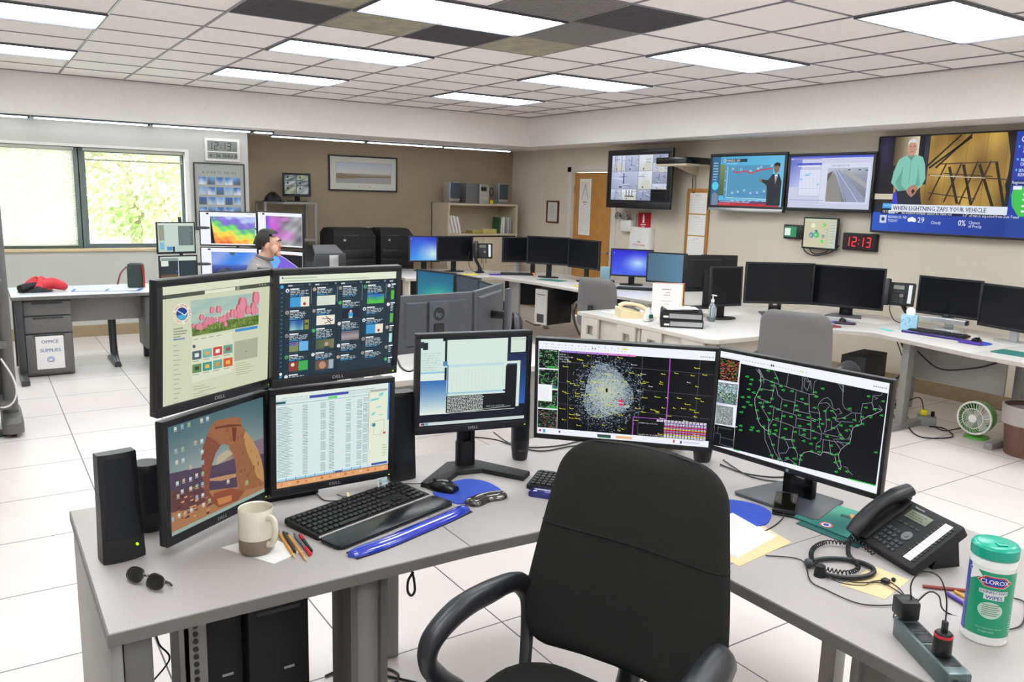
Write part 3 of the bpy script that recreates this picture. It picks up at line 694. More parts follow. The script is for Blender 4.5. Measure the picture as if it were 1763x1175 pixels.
def desk(label, poly, legs, z=.74, th=.032, top='desk2', edge='edge2', name='desk', group=None, panels=(), cat='desk', modesty=None, legm='putty'):
    cx = sum(p[0] for p in poly)/len(poly); cy = sum(p[1] for p in poly)/len(poly)
    t = thing(name, label, cat, (cx, cy, 0), 0, group); pl = [(a-cx, c-cy) for a, c in poly]
    b = MB(); b.prism(pl, z-th+.0005, z, bev=.002); obj('tabletop', b, top, t)
    # edge band round the top
    n = len(pl); ar = sum(pl[i][0]*pl[(i+1) % n][1]-pl[(i+1) % n][0]*pl[i][1] for i in range(n)); sg = 1 if ar > 0 else -1
    out = []
    for i in range(n):
        p0, p1, p2 = Vector(pl[i-1]), Vector(pl[i]), Vector(pl[(i+1) % n]); d0 = (p1-p0).normalized(); d1 = (p2-p1).normalized()
        n0 = Vector((d0.y, -d0.x))*sg; n1 = Vector((d1.y, -d1.x))*sg; m_ = (n0+n1); m_ = m_/max(.3, m_.dot(n0)); out.append(p1+m_*.003)
    R = [[(p.x, p.y, z-th), (p.x, p.y, z-.003), (q[0], q[1], z-.003), (q[0], q[1], z-th)] for p, q in zip(out, pl)]
    b = MB(); b.rings(R, False, None, True); obj('edge_band', b, edge, t)
    for L in legs:
        lx, ly, kind, a = L[:4]; P = TR(lx-cx, ly-cy, 0) @ RZ(a); b = MB(P); zt = z-th
        if kind == 'post': b.box(-.03, -.03, 0, .03, .03, zt, .004)
        elif kind == 'channel': b.box(-.055, -.02, 0, -.034, .12, zt, .002); b.box(.034, -.02, 0, .055, .12, zt, .002)
        elif kind == 'cfoot': b.box(-.03, -.04, .05, .03, .04, zt, .004); b.box(-.032, -.36, 0, .032, .26, .05, .008)
        elif kind == 'panel': b.box(-.012, -L[4]/2, .0, .012, L[4]/2, zt, .002)
        elif kind == 'panelfoot': b.box(-.012, -L[4]/2, .03, .012, L[4]/2, zt, .002); b.box(-.03, -L[4]/2-.25, 0, .03, L[4]/2, .03, .006)
        elif kind == 'curved': b.tube([(0, -.28, .02), (0, -.10, .06), (0, -.02, .22), (0, 0, zt)], [.03, .035, .035, .04], 10, smooth=4); b.box(-.03, -.3, 0, .03, .2, .03, .004)
        lg = obj('leg', b, L[5] if len(L) > 5 else legm, t)
        if kind == 'channel': obj('leg_web', MB(P).box(-.034, .0, .0, .034, .02, zt, .001), 'steel', lg, label='lighter web between the dark flanges')
    for (x0, y0, x1, y1, zl, zh) in panels:
        dx, dy = x1-x0, y1-y0; L = math.hypot(dx, dy); P = TR((x0+x1)/2-cx, (y0+y1)/2-cy, 0) @ RZ(math.degrees(math.atan2(dy, dx)))
        obj('modesty_panel', MB(P).box(-L/2, -.01, zl, L/2, .01, zh, .002), modesty or legm, t)
    return t
def sheet_thing(name, label, cat, corners, z, m='paper', th=.0012, wav=.0, group=None, art=None, n=6, asp=None):
    """a flat sheet given by four corners (world xy), TL TR BR BL"""
    P = [Vector((p[0], p[1], 0)) for p in corners]; c = sum(P, Vector())/4; t = thing(name, label, cat, (c.x, c.y, z), 0, group); rows = []
    for i in range(n+1):
        v = i/n; a = P[0].lerp(P[3], v); b_ = P[1].lerp(P[2], v)
        rows.append([tuple(a.lerp(b_, j/n)-c+Vector((0, 0, th+wav*math.sin(3*v+2*j/n)**2))) for j in range(n+1)])
    b = MB(); b.sheet(rows, th*.9); obj('sheet', b, m, t)
    if art:
        def mp(u, v, e):
            q = (P[0].lerp(P[3], v)).lerp(P[1].lerp(P[2], v), u)-c; return (q.x, q.y, th+.0004+e+wav*math.sin(3*v+2*u)**2)
        cv = Canvas(1, asp or 1, mapf=mp); art(cv); cv.build('print', PRINT, t)
    return t
def cable(label, pts, r=.0022, m='cable', cat='cable', name='cable', smooth=8, group=None, z0=None):
    c = Vector(pts[0]); t = obj(name, tmb([Vector(p)-c for p in pts], r, 6, smooth=smooth), m); t.location = c
    return tag(t, label, cat, group)

# ------------------------------------------------------------------ what the screens and prints show
def s_flowers(c):
    c.rect(0, 0, 1, 1, 'ced2b4', 0); c.warp([(160, 205), (842, 132), (828, 860), (155, 1028)])
    P = c.poly
    P([(160, 205), (842, 132), (841, 180), (160, 262)], 'd9dcc0', 1); P([(160, 262), (841, 178), (841, 205), (159, 290)], '4b5347', 2)
    P([(425, 232), (618, 208), (618, 232), (425, 256)], 'dfe3ca', 3); P([(626, 206), (645, 204), (645, 228), (626, 230)], '8d927e', 3); c.disc(756, 198, 4, 'b03a3a', 3, ry=5)
    for q in range(3): c.disc(775+q*18, 196-q*2, 4, 'aab09c', 3, ry=5)
    P([(335, 300), (775, 247), (768, 470), (345, 545)], 'a9bfae', 1)
    c.h_ = c.h
    rnd = random.Random(3)
    sky = homog([(340, 298), (772, 249), (768, 472), (345, 545)])
    inv = homog([(0, 0), (1, 0), (1, 1), (0, 1)])
    quad = [(340, 298), (772, 249), (768, 472), (345, 545)]
    def B(u, v): a = [quad[0][k]*(1-u)+quad[1][k]*u for k in (0, 1)]; b = [quad[3][k]*(1-u)+quad[2][k]*u for k in (0, 1)]; return (a[0]*(1-v)+b[0]*v, a[1]*(1-v)+b[1]*v)
    for i in range(16):
        for j in range(10):
            u0, u1, v0, v1 = i/16, (i+1)/16, j/10, (j+1)/10; f = .5+.5*math.sin(i*.9+j*1.7)
            col = mixc('9dbcb4', 'c4cdb2', f*(.3+.7*v0)) if v0 < .68 else mixc('71893f', '4c6a2a', f)
            P([B(u0, v0), B(u1, v0), B(u1, v1), B(u0, v1)], col, 2)
    for q in range(110):
        u = rnd.random()*.97; v = .70+rnd.random()*.27; a = B(u, v); c.line([a, (a[0]+rnd.uniform(-4, 4), a[1]-14)], 3, ('83a046', '3d5a24', '9db35a')[q % 3], 3)
    def tulip(x, y, w, h, k):
        for dx, cc, ww in ((-.22, 'b25062', .62), (.22, 'd88090', .62), (0, 'e08fa0', .6)):
            pts = [(x+dx*w+ww*w*.5*math.cos(a)*(1-.25*max(0, math.sin(-a))), y+h*.5*math.sin(a)) for a in [2*math.pi*i/14 for i in range(14)]]
            P(pts, mixc(cc, 'c66a7c', k), 4 if dx else 5)
    for q in range(44):
        u = rnd.random()*.98+.01; v = .60+.14*rnd.random()-.12*u+(.06 if u < .2 else 0); a = B(u, v); s = .7+.7*rnd.random(); tulip(a[0], a[1], 20*s, 34*s, rnd.random()*.6)
    for x, y, w, h in ((470, 365, 30, 50), (512, 362, 34, 52), (665, 330, 62, 100), (750, 285, 46, 90), (640, 360, 38, 60), (735, 360, 44, 90), (405, 415, 32, 44), (600, 390, 34, 60), (555, 465, 26, 34), (700, 370, 36, 60)): tulip(x, y, w, h, .1)
    c.disc(283, 388, 58, 'e6e3cf', 3, 28, ry=72)
    c.disc(282, 388, 36, '20418c', 4, 28, ry=44); P([(250, 400), (285, 392), (318, 384), (306, 418), (284, 430), (262, 424)], '46a6c4', 5); c.line([(248, 362), (300, 398)], 5, 'eef2ee', 6); c.line([(300, 398), (322, 366)], 5, 'eef2ee', 6)
    for q, ch in enumerate('NATIONAL WEATHER SERVICE '):
        a = -2.6+q*2*math.pi/25; x, y = 283+48*math.cos(a), 388+59*math.sin(a)
        if ch != ' ': ch_at(c, ch, x, y, a+math.pi/2, 15, 'c03a40')
    for q, y in enumerate((488, 506, 524, 545, 560)): P([(228, y), (228+(60, 86, 80, 44, 70)[q], y-8), (228+(60, 86, 80, 44, 70)[q], y+2), (228, y+10)], '9a9d84' if q < 4 else '5f86a8', 3)
    for q in range(13): P([(226, 606+q*33), (250+(q*17) % 26, 603+q*33), (250+(q*17) % 26, 608+q*33), (226, 611+q*33)], '989b82', 3)
    P([(618, 503), (762, 480), (762, 500), (618, 523)], '3f8fc9', 3)
    P([(345, 556), (600, 516), (600, 545), (345, 592)], 'dadcc2', 2)
    for q in range(4): P([(355+q*48, 566-q*8), (385+q*48, 560-q*8), (385+q*48, 566-q*8), (355+q*48, 572-q*8)], '9a9d84', 3)
    P([(340, 590), (602, 545), (602, 800), (340, 870)], 'd8dbc1', 2); P([(612, 590), (764, 562), (762, 700), (612, 728)], 'a8ad92', 3); P([(684, 664), (688, 654), (694, 662)], '3c4038', 4)
    c.disc(356, 614, 10, '555b66', 4, ry=12)
    cols = ['4a6468', '72b0ac', 'c24a40', '66a08e', '5f8c52', '3a9482', '6aa39a', 'cc5a34']; ins = ['d8e4d8', 'e0a44a', 'f0ece0', 'b04a4a', '3a4636', 'e6b84c', 'd6963a', 'f0b04a']
    for q in range(8):
        x = 344+(q % 4)*66; y = 650-(q % 4)*12+(q//4)*92; P([(x, y), (x+58, y-9), (x+58, y+50), (x, y+60)], cols[q], 4); P([(x+16, y+14), (x+42, y+10), (x+42, y+36), (x+16, y+40)], ins[q], 5)
        P([(x, y+68), (x+40, y+62), (x+40, y+67), (x, y+73)], '9a9d84', 4)
    for q in range(9): P([(385 if q % 3 == 0 else 350, 880+q*16), (385+(q*37) % 120, 874+q*16-(q*37 % 120)*.15), (385+(q*37) % 120, 878+q*16-(q*37 % 120)*.15), (385 if q % 3 == 0 else 350, 885+q*16)], 'a1a48a', 3)
    for q in range(6): P([(622, 745+q*15), (690+(q*23) % 50, 733+q*15), (690+(q*23) % 50, 737+q*15), (622, 749+q*15)], 'a1a48a', 3)
    c.warp(None)
def ch_at(c, ch, x, y, rot, size, col, L=6):
    vs, fs = text_mesh(ch); k = size/.7; ca, sa = math.cos(rot), math.sin(rot); cw = max([q[0] for q in vs]+[.1])/2; i = len(c.v)
    for vx, vy in vs:
        X = (vx-cw)*k; Y = -(vy-.35)*k; c.v.append(c._p(x+X*ca-Y*sa, y+X*sa+Y*ca, L))
    cc = lin(col)+(1,)
    for f in fs: c.f.append(tuple(i+q for q in f)); c.c += [cc]*len(f)
def s_feeds(c):
    c.rect(0, 0, 1, 1, '1f3440', 0); c.rect(0, 0, 1, .072, 'dfe8cf', 1); c.rect(.02, .018, .3, .032, 'b9c4ae', 2); c.rect(.03, .048, .75, .056, 'b6c0ac', 2); c.rect(.02, .012, .032, .028, '4a72c0', 3)
    c.rect(0, .072, .045, 1, '1b2f3b', 1); c.disc(.022, .105, .014, '35a6dc', 3); c.disc(.022, .955, .012, 'e4e8ea', 3); c.rect(.012, .975, .03, .993, '35a6dc', 3)
    for q in range(18): c.rect(.014, .16+q*.042, .030, .172+q*.042, '3c6a86', 2)
    pics = [['blue', 'blueyel', 'mapp', 'redgrn'], ['pale', 'sketch', 'man', 'face'], ['none', 'person', 'haze', 'none'], ['greenb', 'none', 'blue', 'none'], ['green', 'green', 'pale2', 'none']]
    for k in range(5):
        x = .05+k*.218; xe = min(x+.205, 1); c.rect(x-.004, .075, x-.001, 1, '122029', 2); c.rect(x, .075, xe, .115, '182a35', 2)
        c.rect(x+.02, .09, x+.055 if k < 4 else min(.99, x+.05), .104, 'c4ccd0', 3); c.dashes(x+.06, .09, xe-.05, .105, 1, '5f7480', k, word=.02)
        if k < 4: c.rect(x+.185, .085, x+.2, .10, '7f9aa4', 3); c.rect(x+.206, .12, x+.210, .28, '7d929c', 3)
        y = .125
        for q in range(5):
            if y > .97: break
            av = ('e8eaee', 'b7a48e', '9a8f8a', '45b35a', 'd9d9d9')[(k+q) % 5]; c.disc(x+.016, y+.018, .015, av, 3, 14)
            if k in (0, 3) and q < 4: c.disc(x+.016, y+.02, .007, '2a3f8a', 4, 10)
            c.rect(x+.038, y, min(x+.11, xe), y+.012, 'eef2f2', 3)
            nl = (3, 4, 3, 2, 5)[(k*2+q) % 5]; c.dashes(x+.038, y+.016, xe-.012, y+.016+nl*.0155, nl, 'b9c5ca', k*7+q, th=.5, word=.028); c.dashes(x+.038, y+.016+nl*.0155, xe-.05, y+.016+(nl+1)*.0155, 1, '3f9fe0', k+q, th=.5, word=.04)
            y += .022+(nl+1)*.0155
            p = pics[k][q] if q < 4 else 'none'; x0, x1 = x+.038, xe-.012
            if p != 'none' and y < .95:
                y1 = min(.995, y+.095)
                if p == 'blue': c.rect(x0, y, x0+(x1-x0)*.55, y1, '3f9bd4', 3); c.rect(x0+(x1-x0)*.55, y, x1, y1, 'e9e2cf', 3); c.disc(x0+(x1-x0)*.75, (y+y1)/2+.02, .012, 'a3402e', 4)
                elif p == 'blueyel': c.grid(x0, y, x0+(x1-x0)*.72, y1, 6, 6, lambda a, b: mixc('2452a0', '9fd0c4', b*.8+.2*math.sin(a*7)), 3); c.rect(x0+(x1-x0)*.78, y, x1, y1, '8b8a3a', 3); c.rect(x0+(x1-x0)*.8, y+.03, x1-.005, y+.05, '2a2d20', 4)
                elif p == 'mapp': c.rect(x0, y, x0+(x1-x0)*.48, y1, '7f8a5a', 3); c.rect(x0, y, x0+(x1-x0)*.4, y+.035, '6c5fa8', 4); c.rect(x0+(x1-x0)*.52, y, x1, y1, '6fb2e4', 3)
                elif p == 'redgrn': c.rect(x0, y, x0+(x1-x0)*.48, y1, '8f3a34', 3); c.disc(x0+.03, y+.03, .015, 'dfe0c0', 4); c.rect(x0+(x1-x0)*.5, y, x1, y1, '3faa52', 3)
                elif p == 'pale': c.rect(x0, y, x1, y1, 'd7dfce', 3); c.dashes(x0+.01, y+.01, x1-.01, y1-.01, 6, 'c0ccc2', 3)
                elif p == 'sketch':
                    c.rect(x0, y, x1, y1, 'e9e6d6', 3)
                    for a, b, d, e in ((.3, .3, .8, .45), (.5, .1, .85, .7), (.6, .5, .8, .95), (.45, .85, .9, .55)): c.line([(x0+(x1-x0)*a, y+.095*b), (x0+(x1-x0)*d, y+.095*e)], .006, '5a3a30', 4)
                elif p == 'man': c.grid(x0, y, x1, y1, 5, 5, lambda a, b: mixc('4c5f40', '7d7a58', a), 3); c.disc(x0+.09, y+.05, .017, 'c59a84', 4); c.poly([(x0+.06, y1), (x0+.08, y+.07), (x0+.11, y+.07), (x0+.13, y1)], '39424c', 4)
                elif p == 'face': c.rect(x0, y, x1, y1, '6a5348', 3); c.disc(x0+.06, y+.05, .03, 'b98a72', 4); c.rect(x1-.04, y, x1, y1, '9fb0bc', 4)
                elif p == 'person': c.rect(x0, y, x1, y1, '1c1f33', 3); c.disc(x0+.075, y+.028, .012, 'd9b9a6', 4); c.rect(x0+.055, y+.04, x0+.095, y+.08, '36a0cc', 4); c.rect(x0+.06, y+.08, x0+.09, y1, 'cfe6ee', 4)
                elif p == 'haze': c.grid(x0, y, x1, y1, 4, 6, lambda a, b: mixc('a8a0a0', '6d6870', abs(b-.6)*2), 3)
                elif p == 'greenb': c.grid(x0, y, x1, y1, 6, 6, lambda a, b: mixc('2a66c8', '4fc044', b*1.3+.15*math.sin(a*9)), 3)
                elif p == 'green': c.grid(x0, y, x1, y1, 4, 6, lambda a, b: mixc('46a83c', '6fc24a', .5+.5*math.sin(a*8+b*5)), 3)
                elif p == 'pale2': c.rect(x0, y, x1, y1, 'a9e0d8', 3)
                y = y1
            c.rect(x+.038, y+.008, x+.12, y+.012, '3a5666', 3); y += .032
def s_arch(c):
    c.rect(0, 0, 1, 1, '6a5a66', 0)
    c.grid(0, 0, 1, .62, 8, 14, lambda a, b: mixc('46656e', 'a3aca2', b**1.2+.06*math.sin(a*4)), 1)
    c.warp([(190, 335), (768, 150), (765, 805), (195, 1058)])
    P = c.poly; rnd = random.Random(5)
    P([(620, 500), (700, 455), (768, 432), (765, 560), (620, 590)], '7c6a78', 2)
    P([(192, 640), (300, 620), (380, 610), (470, 600), (600, 545), (640, 570), (768, 540), (766, 740), (194, 820)], '4d3f52', 3)
    P([(480, 545), (540, 500), (590, 530), (590, 560), (470, 600)], 'b7a58c', 4); P([(590, 520), (480, 600), (440, 650), (440, 660), (600, 640)], '554456', 4)
    P([(430, 690), (520, 675), (590, 665), (590, 690), (500, 710), (430, 705)], 'b28a62', 5)
    P([(193, 830), (300, 790), (400, 770), (600, 760), (765, 745), (765, 805), (195, 1058)], 'a0714c', 4); P([(193, 760), (280, 745), (380, 740), (420, 830), (330, 880), (194, 900)], '5b3b3c', 5)
    arch = [(405, 880), (395, 760), (385, 650), (383, 560), (395, 470), (420, 400), (445, 335), (470, 305), (530, 290), (600, 282), (630, 290), (630, 335), (655, 380), (690, 430), (725, 500), (750, 580), (762, 660), (764, 750), (700, 770), (600, 790), (560, 860), (480, 890)]
    hole = [(425, 760), (430, 680), (445, 600), (470, 520), (500, 470), (520, 458), (550, 490), (582, 550), (590, 620), (592, 700), (560, 740)]
    # arch as two legs and a crown, so that the opening stays open
    P([(405, 885), (392, 740), (384, 640), (383, 560), (395, 470), (420, 400), (470, 430), (500, 470), (470, 520), (445, 600), (430, 680), (425, 780), (470, 850)], '7f4a37', 6)
    P([(420, 400), (445, 335), (470, 305), (530, 290), (600, 282), (630, 290), (630, 335), (655, 380), (640, 440), (560, 480), (520, 458), (500, 470), (470, 440)], '97603f', 6)
    P([(550, 485), (640, 420), (655, 380), (690, 430), (725, 500), (750, 580), (762, 660), (764, 750), (700, 775), (600, 790), (592, 700), (590, 620), (582, 550)], '93603f', 6)
    P([(640, 420), (655, 380), (690, 430), (725, 500), (750, 580), (762, 660), (764, 740), (720, 700), (690, 600), (660, 520)], 'b58a58', 7)
    P([(450, 790), (560, 765), (640, 790), (600, 850), (480, 890), (450, 860)], '8a4a34', 6); P([(470, 830), (560, 810), (560, 850), (480, 875)], 'bd7a48', 7)
    for q in range(90):
        x, y = rnd.uniform(400, 745), rnd.uniform(300, 760)
        if y > 460 and 440 < x < 600: continue
        if x < 430-(y-400)*.05 and y < 420: continue
        if x > 620+(y-330)*.45: continue
        l = rnd.uniform(10, 34); cc = ('7a4a34', 'a87850', '7d4c36', 'a06c48')[q % 4]; P([(x, y), (x+l*.2, y+l*.15), (x+l*.14, y+l), (x-l*.06, y+l*.8)], cc, 8)
    P([(470, 345), (560, 330), (628, 335), (628, 345), (520, 350), (470, 360)], '6b3726', 9); P([(570, 350), (600, 355), (590, 450), (575, 440)], '6a3423', 9)
    for q in range(40):
        x, y = rnd.uniform(200, 420), rnd.uniform(740, 1000-.3*200); P([(x, y), (x+22, y-8), (x+20, y+6), (x+4, y+9)], ('3d2a33', 'a06a48', '6d4038', 'c58e5e')[q % 4], 6)
    ic = [(235, 345), (275, 330), (315, 318), (390, 296), (425, 284), (350, 440), (388, 432), (235, 490), (275, 478), (238, 565), (275, 553), (318, 600), (388, 505), (390, 575), (388, 650), (352, 660), (315, 682), (275, 690), (238, 705), (385, 720), (352, 732), (315, 745), (265, 760), (240, 790), (385, 795), (350, 805), (425, 835), (388, 860), (315, 890), (278, 905), (243, 918), (205, 940), (655, 730), (540, 715)]
    for q, (x, y) in enumerate(ic): P([(x-8, y-9), (x+8, y-14), (x+8, y+8), (x-8, y+13)], ('c8d0cc', 'b8a088', 'bac6c8', 'c9c6b4', '8fb080', '8fa8b4')[q*5 % 6], 10); P([(x-10, y+18), (x+10, y+12), (x+10, y+15), (x-10, y+21)], 'cfc9bd', 10)
    c.warp(None); c.rect(0, .965, 1, 1, '93a79c', 9)
def s_table(c):
    c.rect(0, 0, 1, 1, 'e0a773', 0); c.rect(0, 0, 1, .93, 'd7e9e6', 1); c.rect(0, .0, .985, .055, 'dfebe3', 2); c.dashes(.05, .035, .9, .05, 1, '9fb0b4', 1, word=.03); c.rect(.985, 0, 1, .42, '4a86d6', 3)
    c.rect(.0, .055, .85, .085, 'c9dcdc', 2); c.rect(.28, .045, .62, .072, '3b4ba3', 4); c.rect(.44, .078, .52, .102, '62d878', 4); c.rect(0, .075, .08, .10, '2b5868', 4); c.rect(.0, .105, .81, .112, '9db6bb', 3); c.rect(.62, .04, .86, .045, '7d8b92', 4)
    for q in range(46):
        y = .135+q*.0165; c.rect(0, y+.007, .80, y+.0085, 'bdd2d4', 2); c.rect(.01, y, .10+(q*7 % 5)*.01, y+.0055, '8fa5aa', 3)
        for x in (.22, .375, .45, .60, .70, .755):
            if (q*3+int(x*100)) % 7 or x in (.22, .45): c.rect(x, y, x+.045, y+.0055, '8098a0', 3)
    c.rect(.805, .08, .810, .93, '9fb0b0', 4); c.rect(.81, .08, .985, .93, 'e2e8d2', 3); c.rect(.82, .06, .98, .085, 'aab0a8', 5)
    for (x, y, a, b) in ((.86, .17, .10, .03), (.92, .12, .05, .05), (.9, .26, .06, .015), (.85, .33, .04, .04), (.92, .35, .05, .012)): c.poly([(x-a/2, y+b/2), (x-a/4, y-b/4), (x+a/2, y-b/2), (x+a/3, y+b/4)], '6fd0d2', 5)
    c.disc(.856, .455, .02, '6aa8b8', 5); c.disc(.858, .46, .007, '1d2c34', 6)
    c.line([(.86, .42), (.955, .41), (.952, .53), (.925, .545), (.925, .58), (.86, .57), (.855, .50)], .002, '6b7674', 5); c.rect(.945, .55, .97, .575, 'c86a60', 6); c.text('12', .946, .573, .018, 'a03030', 7)
    for q in range(5): c.rect(.94, .70+q*.03, .985, .706+q*.03, ('9fb848', '6fa838')[q % 2], 5)
    c.rect(0, .905, 1, .93, 'c2e0ee', 5)
    for q in range(9): c.rect(.01+q*.082, .912, .075+q*.082, .93, '8fc8e4' if q != 6 else '3b5a9a', 6); c.rect(.078+q*.082, .900, .084+q*.082, .93, '3b5a9a', 7)
    c.rect(.84, .895, .99, .92, '4052a8', 7); c.rect(0, .93, 1, .94, '9a6a4a', 4)
    for q in range(14): c.disc(.04+q*.07, .965, .012, ('d88860', 'e8bb90', 'c07048')[q % 3], 5)
def s_term(c):
    c.rect(0, 0, 1, 1, '0f1420', 0); c.rect(.0, 0, 1, .92, '0e1526', 1)
    c.grid(0, .47, .30, .86, 4, 10, lambda a, b: mixc('2f6ab0', 'e3f0e4', b), 2); c.rect(.68, .0, 1, .12, '0b1020', 2); c.grid(.82, .2, 1, .80, 3, 8, lambda a, b: mixc('16264a', '2c62b0', b), 2)
    c.rect(.0, .0, .22, .47, 'cfe4dc', 3); c.rect(.0, .03, .03, .10, '26303a', 5); c.rect(.02, .04, .065, .12, '1c222a', 4); c.dashes(.02, .15, .19, .36, 8, 'a9bfbc', 2, word=.03); c.rect(0, .37, .22, .47, 'dcebe0', 4); c.rect(0, .37, .22, .39, '8fc6e0', 5); c.dashes(.01, .40, .2, .46, 3, 'a2b6b0', 9)
    c.rect(.24, .02, .81, .62, 'd2e6da', 5); c.rect(.20, .0, .24, .03, '111722', 6); c.dashes(.26, .035, .76, .09, 3, 'a2b8b2', 4, th=.3, word=.03)
    c.dashes(.26, .14, .74, .30, 6, 'b4c8c0', 5, th=.2, word=.05); c.rect(.22, .30, .78, .33, 'bcd8e0', 6); c.rect(.205, .26, .245, .31, '4f86b0', 7)
    for q in range(12): c.rect(.30+q*.035, .36, .302+q*.035, .60, 'bfd0c8', 6)
    c.dashes(.28, .36, .74, .6, 14, 'bccdc4', 6, th=.2)
    c.rect(.245, .30, .255, .66, '3c6ea0', 6); c.rect(.25, .62, .78, .64, '9fcbe0', 6); c.rect(.25, .64, .80, .66, 'd2e6da', 6)
    c.rect(.84, .015, .985, .19, 'd0e0d4', 6); c.text('To Monitor WEBINA', .85, .045, .016, '6c7a78', 7); c.dashes(.86, .07, .97, .17, 4, '9eaea8', 3, th=.3)
    c.rect(.79, .29, .94, .32, 'd6e6dc', 6); c.rect(.91, .32, .94, .83, 'd6e6dc', 6); c.rect(.80, .34, .91, .82, '0c0e12', 6); c.rect(.24, .66, .91, .86, '0c0e12', 4)
    c.dashes(.25, .665, .60, .845, 11, 'c9d1cc', 8, L=7, th=.55, fill=.95, word=.02); c.text('04/25 10:51 15:27 2018', .62, .815, .016, 'c9d1cc', 7); c.line([(.24, .86), (.86, .82)], .004, 'd0d8d4', 7); c.rect(.24, .85, .90, .858, 'c0ccc6', 6)
    c.rect(0, .95, 1, .985, 'c9d8d4', 3); c.rect(.02, .955, .045, .98, '3a3a44', 4); c.rect(.05, .955, .08, .98, '5a9ac0', 4); c.disc(.02, .967, .01, 'b03030', 5)
def map_thumb(c, u0, v0, u1, v1, cols, seed, n=60, bgc='07090b'):
    rnd = random.Random(seed); c.rect(u0, v0, u1, v1, bgc, 2)
    for q in range(n):
        x, y = rnd.uniform(u0, u1), rnd.uniform(v0, v1); a = rnd.random()*3; l = rnd.uniform(.006, .018)
        c.line([(max(u0, min(u1, x)), y), (max(u0, min(u1, x+l*math.cos(a))), max(v0, min(v1, y+l*math.sin(a))))], .0016, cols[q % len(cols)], 3)
def s_radar(c):
    c.rect(0, 0, 1, 1, 'eef2fa', 0); c.rect(.12, .095, 1, .935, '06070b', 1); rnd = random.Random(11)
    c.rect(0, 0, 1, .085, 'f0f3fb', 2)
    for q in range(26): c.rect(.02+q*.019, .025+(.0 if q % 2 else .004), .031+q*.019, .031+(q % 2)*.004, 'b9bfca', 3); c.rect(.02+q*.019, .055, .029+q*.019, .061, 'b9bfca', 3)
    c.rect(.48, .03, .515, .042, 'e8e23a', 4); c.rect(.31, .04, .318, .05, '333840', 4); c.rect(.325, .04, .333, .05, '333840', 4)
    for q in range(7): c.rect(.92+q*.011, .055, .927+q*.011, .068, 'a6abb8', 4)
    c.grid(.13, .085, .56, .105, 20, 1, lambda a, b: mixc('8f7fd8', 'f48ad0', a), 3)
    for q in range(7): c.rect(.16+q*.06, .088, .164+q*.06, .100, '3c3c88', 4)
    for q in range(4): map_thumb(c, 0.003, .085+q*.215, .118, .085+(q+1)*.215-.012, (['39c24a', '39c24a', 'cfd6d2'] if q < 3 else ['c96a3a', '39c24a', 'b8a6a8', '8a9aa0']), q, 130)
    c.rect(.003, .285, .118, .291, 'd9dde6', 4); c.rect(.003, .50, .118, .506, 'd9dde6', 4); c.rect(.003, .715, .118, .721, 'd9dde6', 4)
    for q in range(3): c.rect(.05, .275+q*.215, .117, .283+q*.215, '39c24a', 4); c.rect(.06, .262+q*.215, .117, .268+q*.215, ('39c24a', '3a6ad0', '39c24a')[q], 4)
    c.rect(.003, .46, .085, .64, 'f3f5f8', 5); c.dashes(.01, .475, .075, .63, 9, 'cfd4dc', 3, L=6, th=.25)
    g = '6c6f76'
    for v0, v1 in ((.215, .225), (.435, .45), (.665, .69)): c.line([(.12, v0-.01), (1, v1+.01)], .0014, g, 3)
    for u0 in (.17, .31, .45, .60, .92): c.line([(u0, .10), (u0-.006+(.02 if u0 < .3 else 0), .93)], .0014, g, 3)
    for q in range(9000):
        a = rnd.random()*6.283; r = (.135*math.sqrt(rnd.random()) if q % 2 else abs(rnd.gauss(0, 1))*.118); r *= 1+.12*math.sin(a*3+1)
        x = .405+r*math.cos(a)*1.02; y = .50+r*math.sin(a)*2.1
        if x < .13 or x > .97 or y < .11 or y > .92 or math.hypot((x-.405)/1.0, (y-.52)/1.9) > .225: continue
        col = mixc('c7cdb2', '8ea3b5', min(1, r/.16)+rnd.uniform(-.3, .3)) if rnd.random() < .85 else ('5f83b0' if rnd.random() < .6 else '54606c'); s = rnd.uniform(.0012, .0032)
        if r < .10: s *= 1.25
        c.rect(x-s, y-s*1.2, x+s, y+s*1.2, col, 4)
    c.disc(.405, .475, .007, '20241c', 6, ry=.025)
    for q in range(95):
        x, y = rnd.uniform(.13, .985), rnd.uniform(.12, .90); w_ = rnd.uniform(.012, .034); cc = 'e2df2a' if q % 9 else 'd8d8d8'; c.rect(x, y, min(.99, x+w_), y+.0045, cc, 7); c.rect(x-.004, y-.008, x+.001, y+.002, cc, 7)
    c.rect(.752, .10, .757, .74, 'c24fd0', 8); c.rect(.565, .735, .757, .741, 'b050c8', 8); c.rect(.563, .735, .568, .93, 'b050c8', 8)
    c.rect(.475, .565, .503, .59, 'd83a66', 8); c.rect(.478, .605, .505, .63, 'd83a66', 8); c.rect(.47, .595, .508, .60, 'f0e8f0', 8); c.text('NTP KBIS', .47, .645, .02, 'd0d4d8', 8)
    c.text('VCP 32', .125, .135, .014, 'dfe2e8', 8); c.text('0.75 Deg 0.5 dBz', .125, .160, .014, 'dfe2e8', 8); c.text('Max: 33dBz', .125, .185, .014, 'dfe2e8', 8); c.text('Wed 17:15', .14, .21, .014, 'dfe2e8', 8)
    for r in range(15):
        y = .745+r*.0125; cc = ['e6e2ee', 'e6e2ee', 'b89ae0', 'e6e2ee', 'b89ae0', 'e03050', 'b89ae0', 'e8e060', 'e03050', 'b89ae0', 'e03050', 'b89ae0', 'e8e060', 'e6e2ee', 'e6e2ee'][r]; x0 = .70 if r < 2 else .745
        for q in range(14): c.rect(x0+q*(.985-x0)/14, y, x0+(q+.8)*(.985-x0)/14, y+.009, cc, 9)
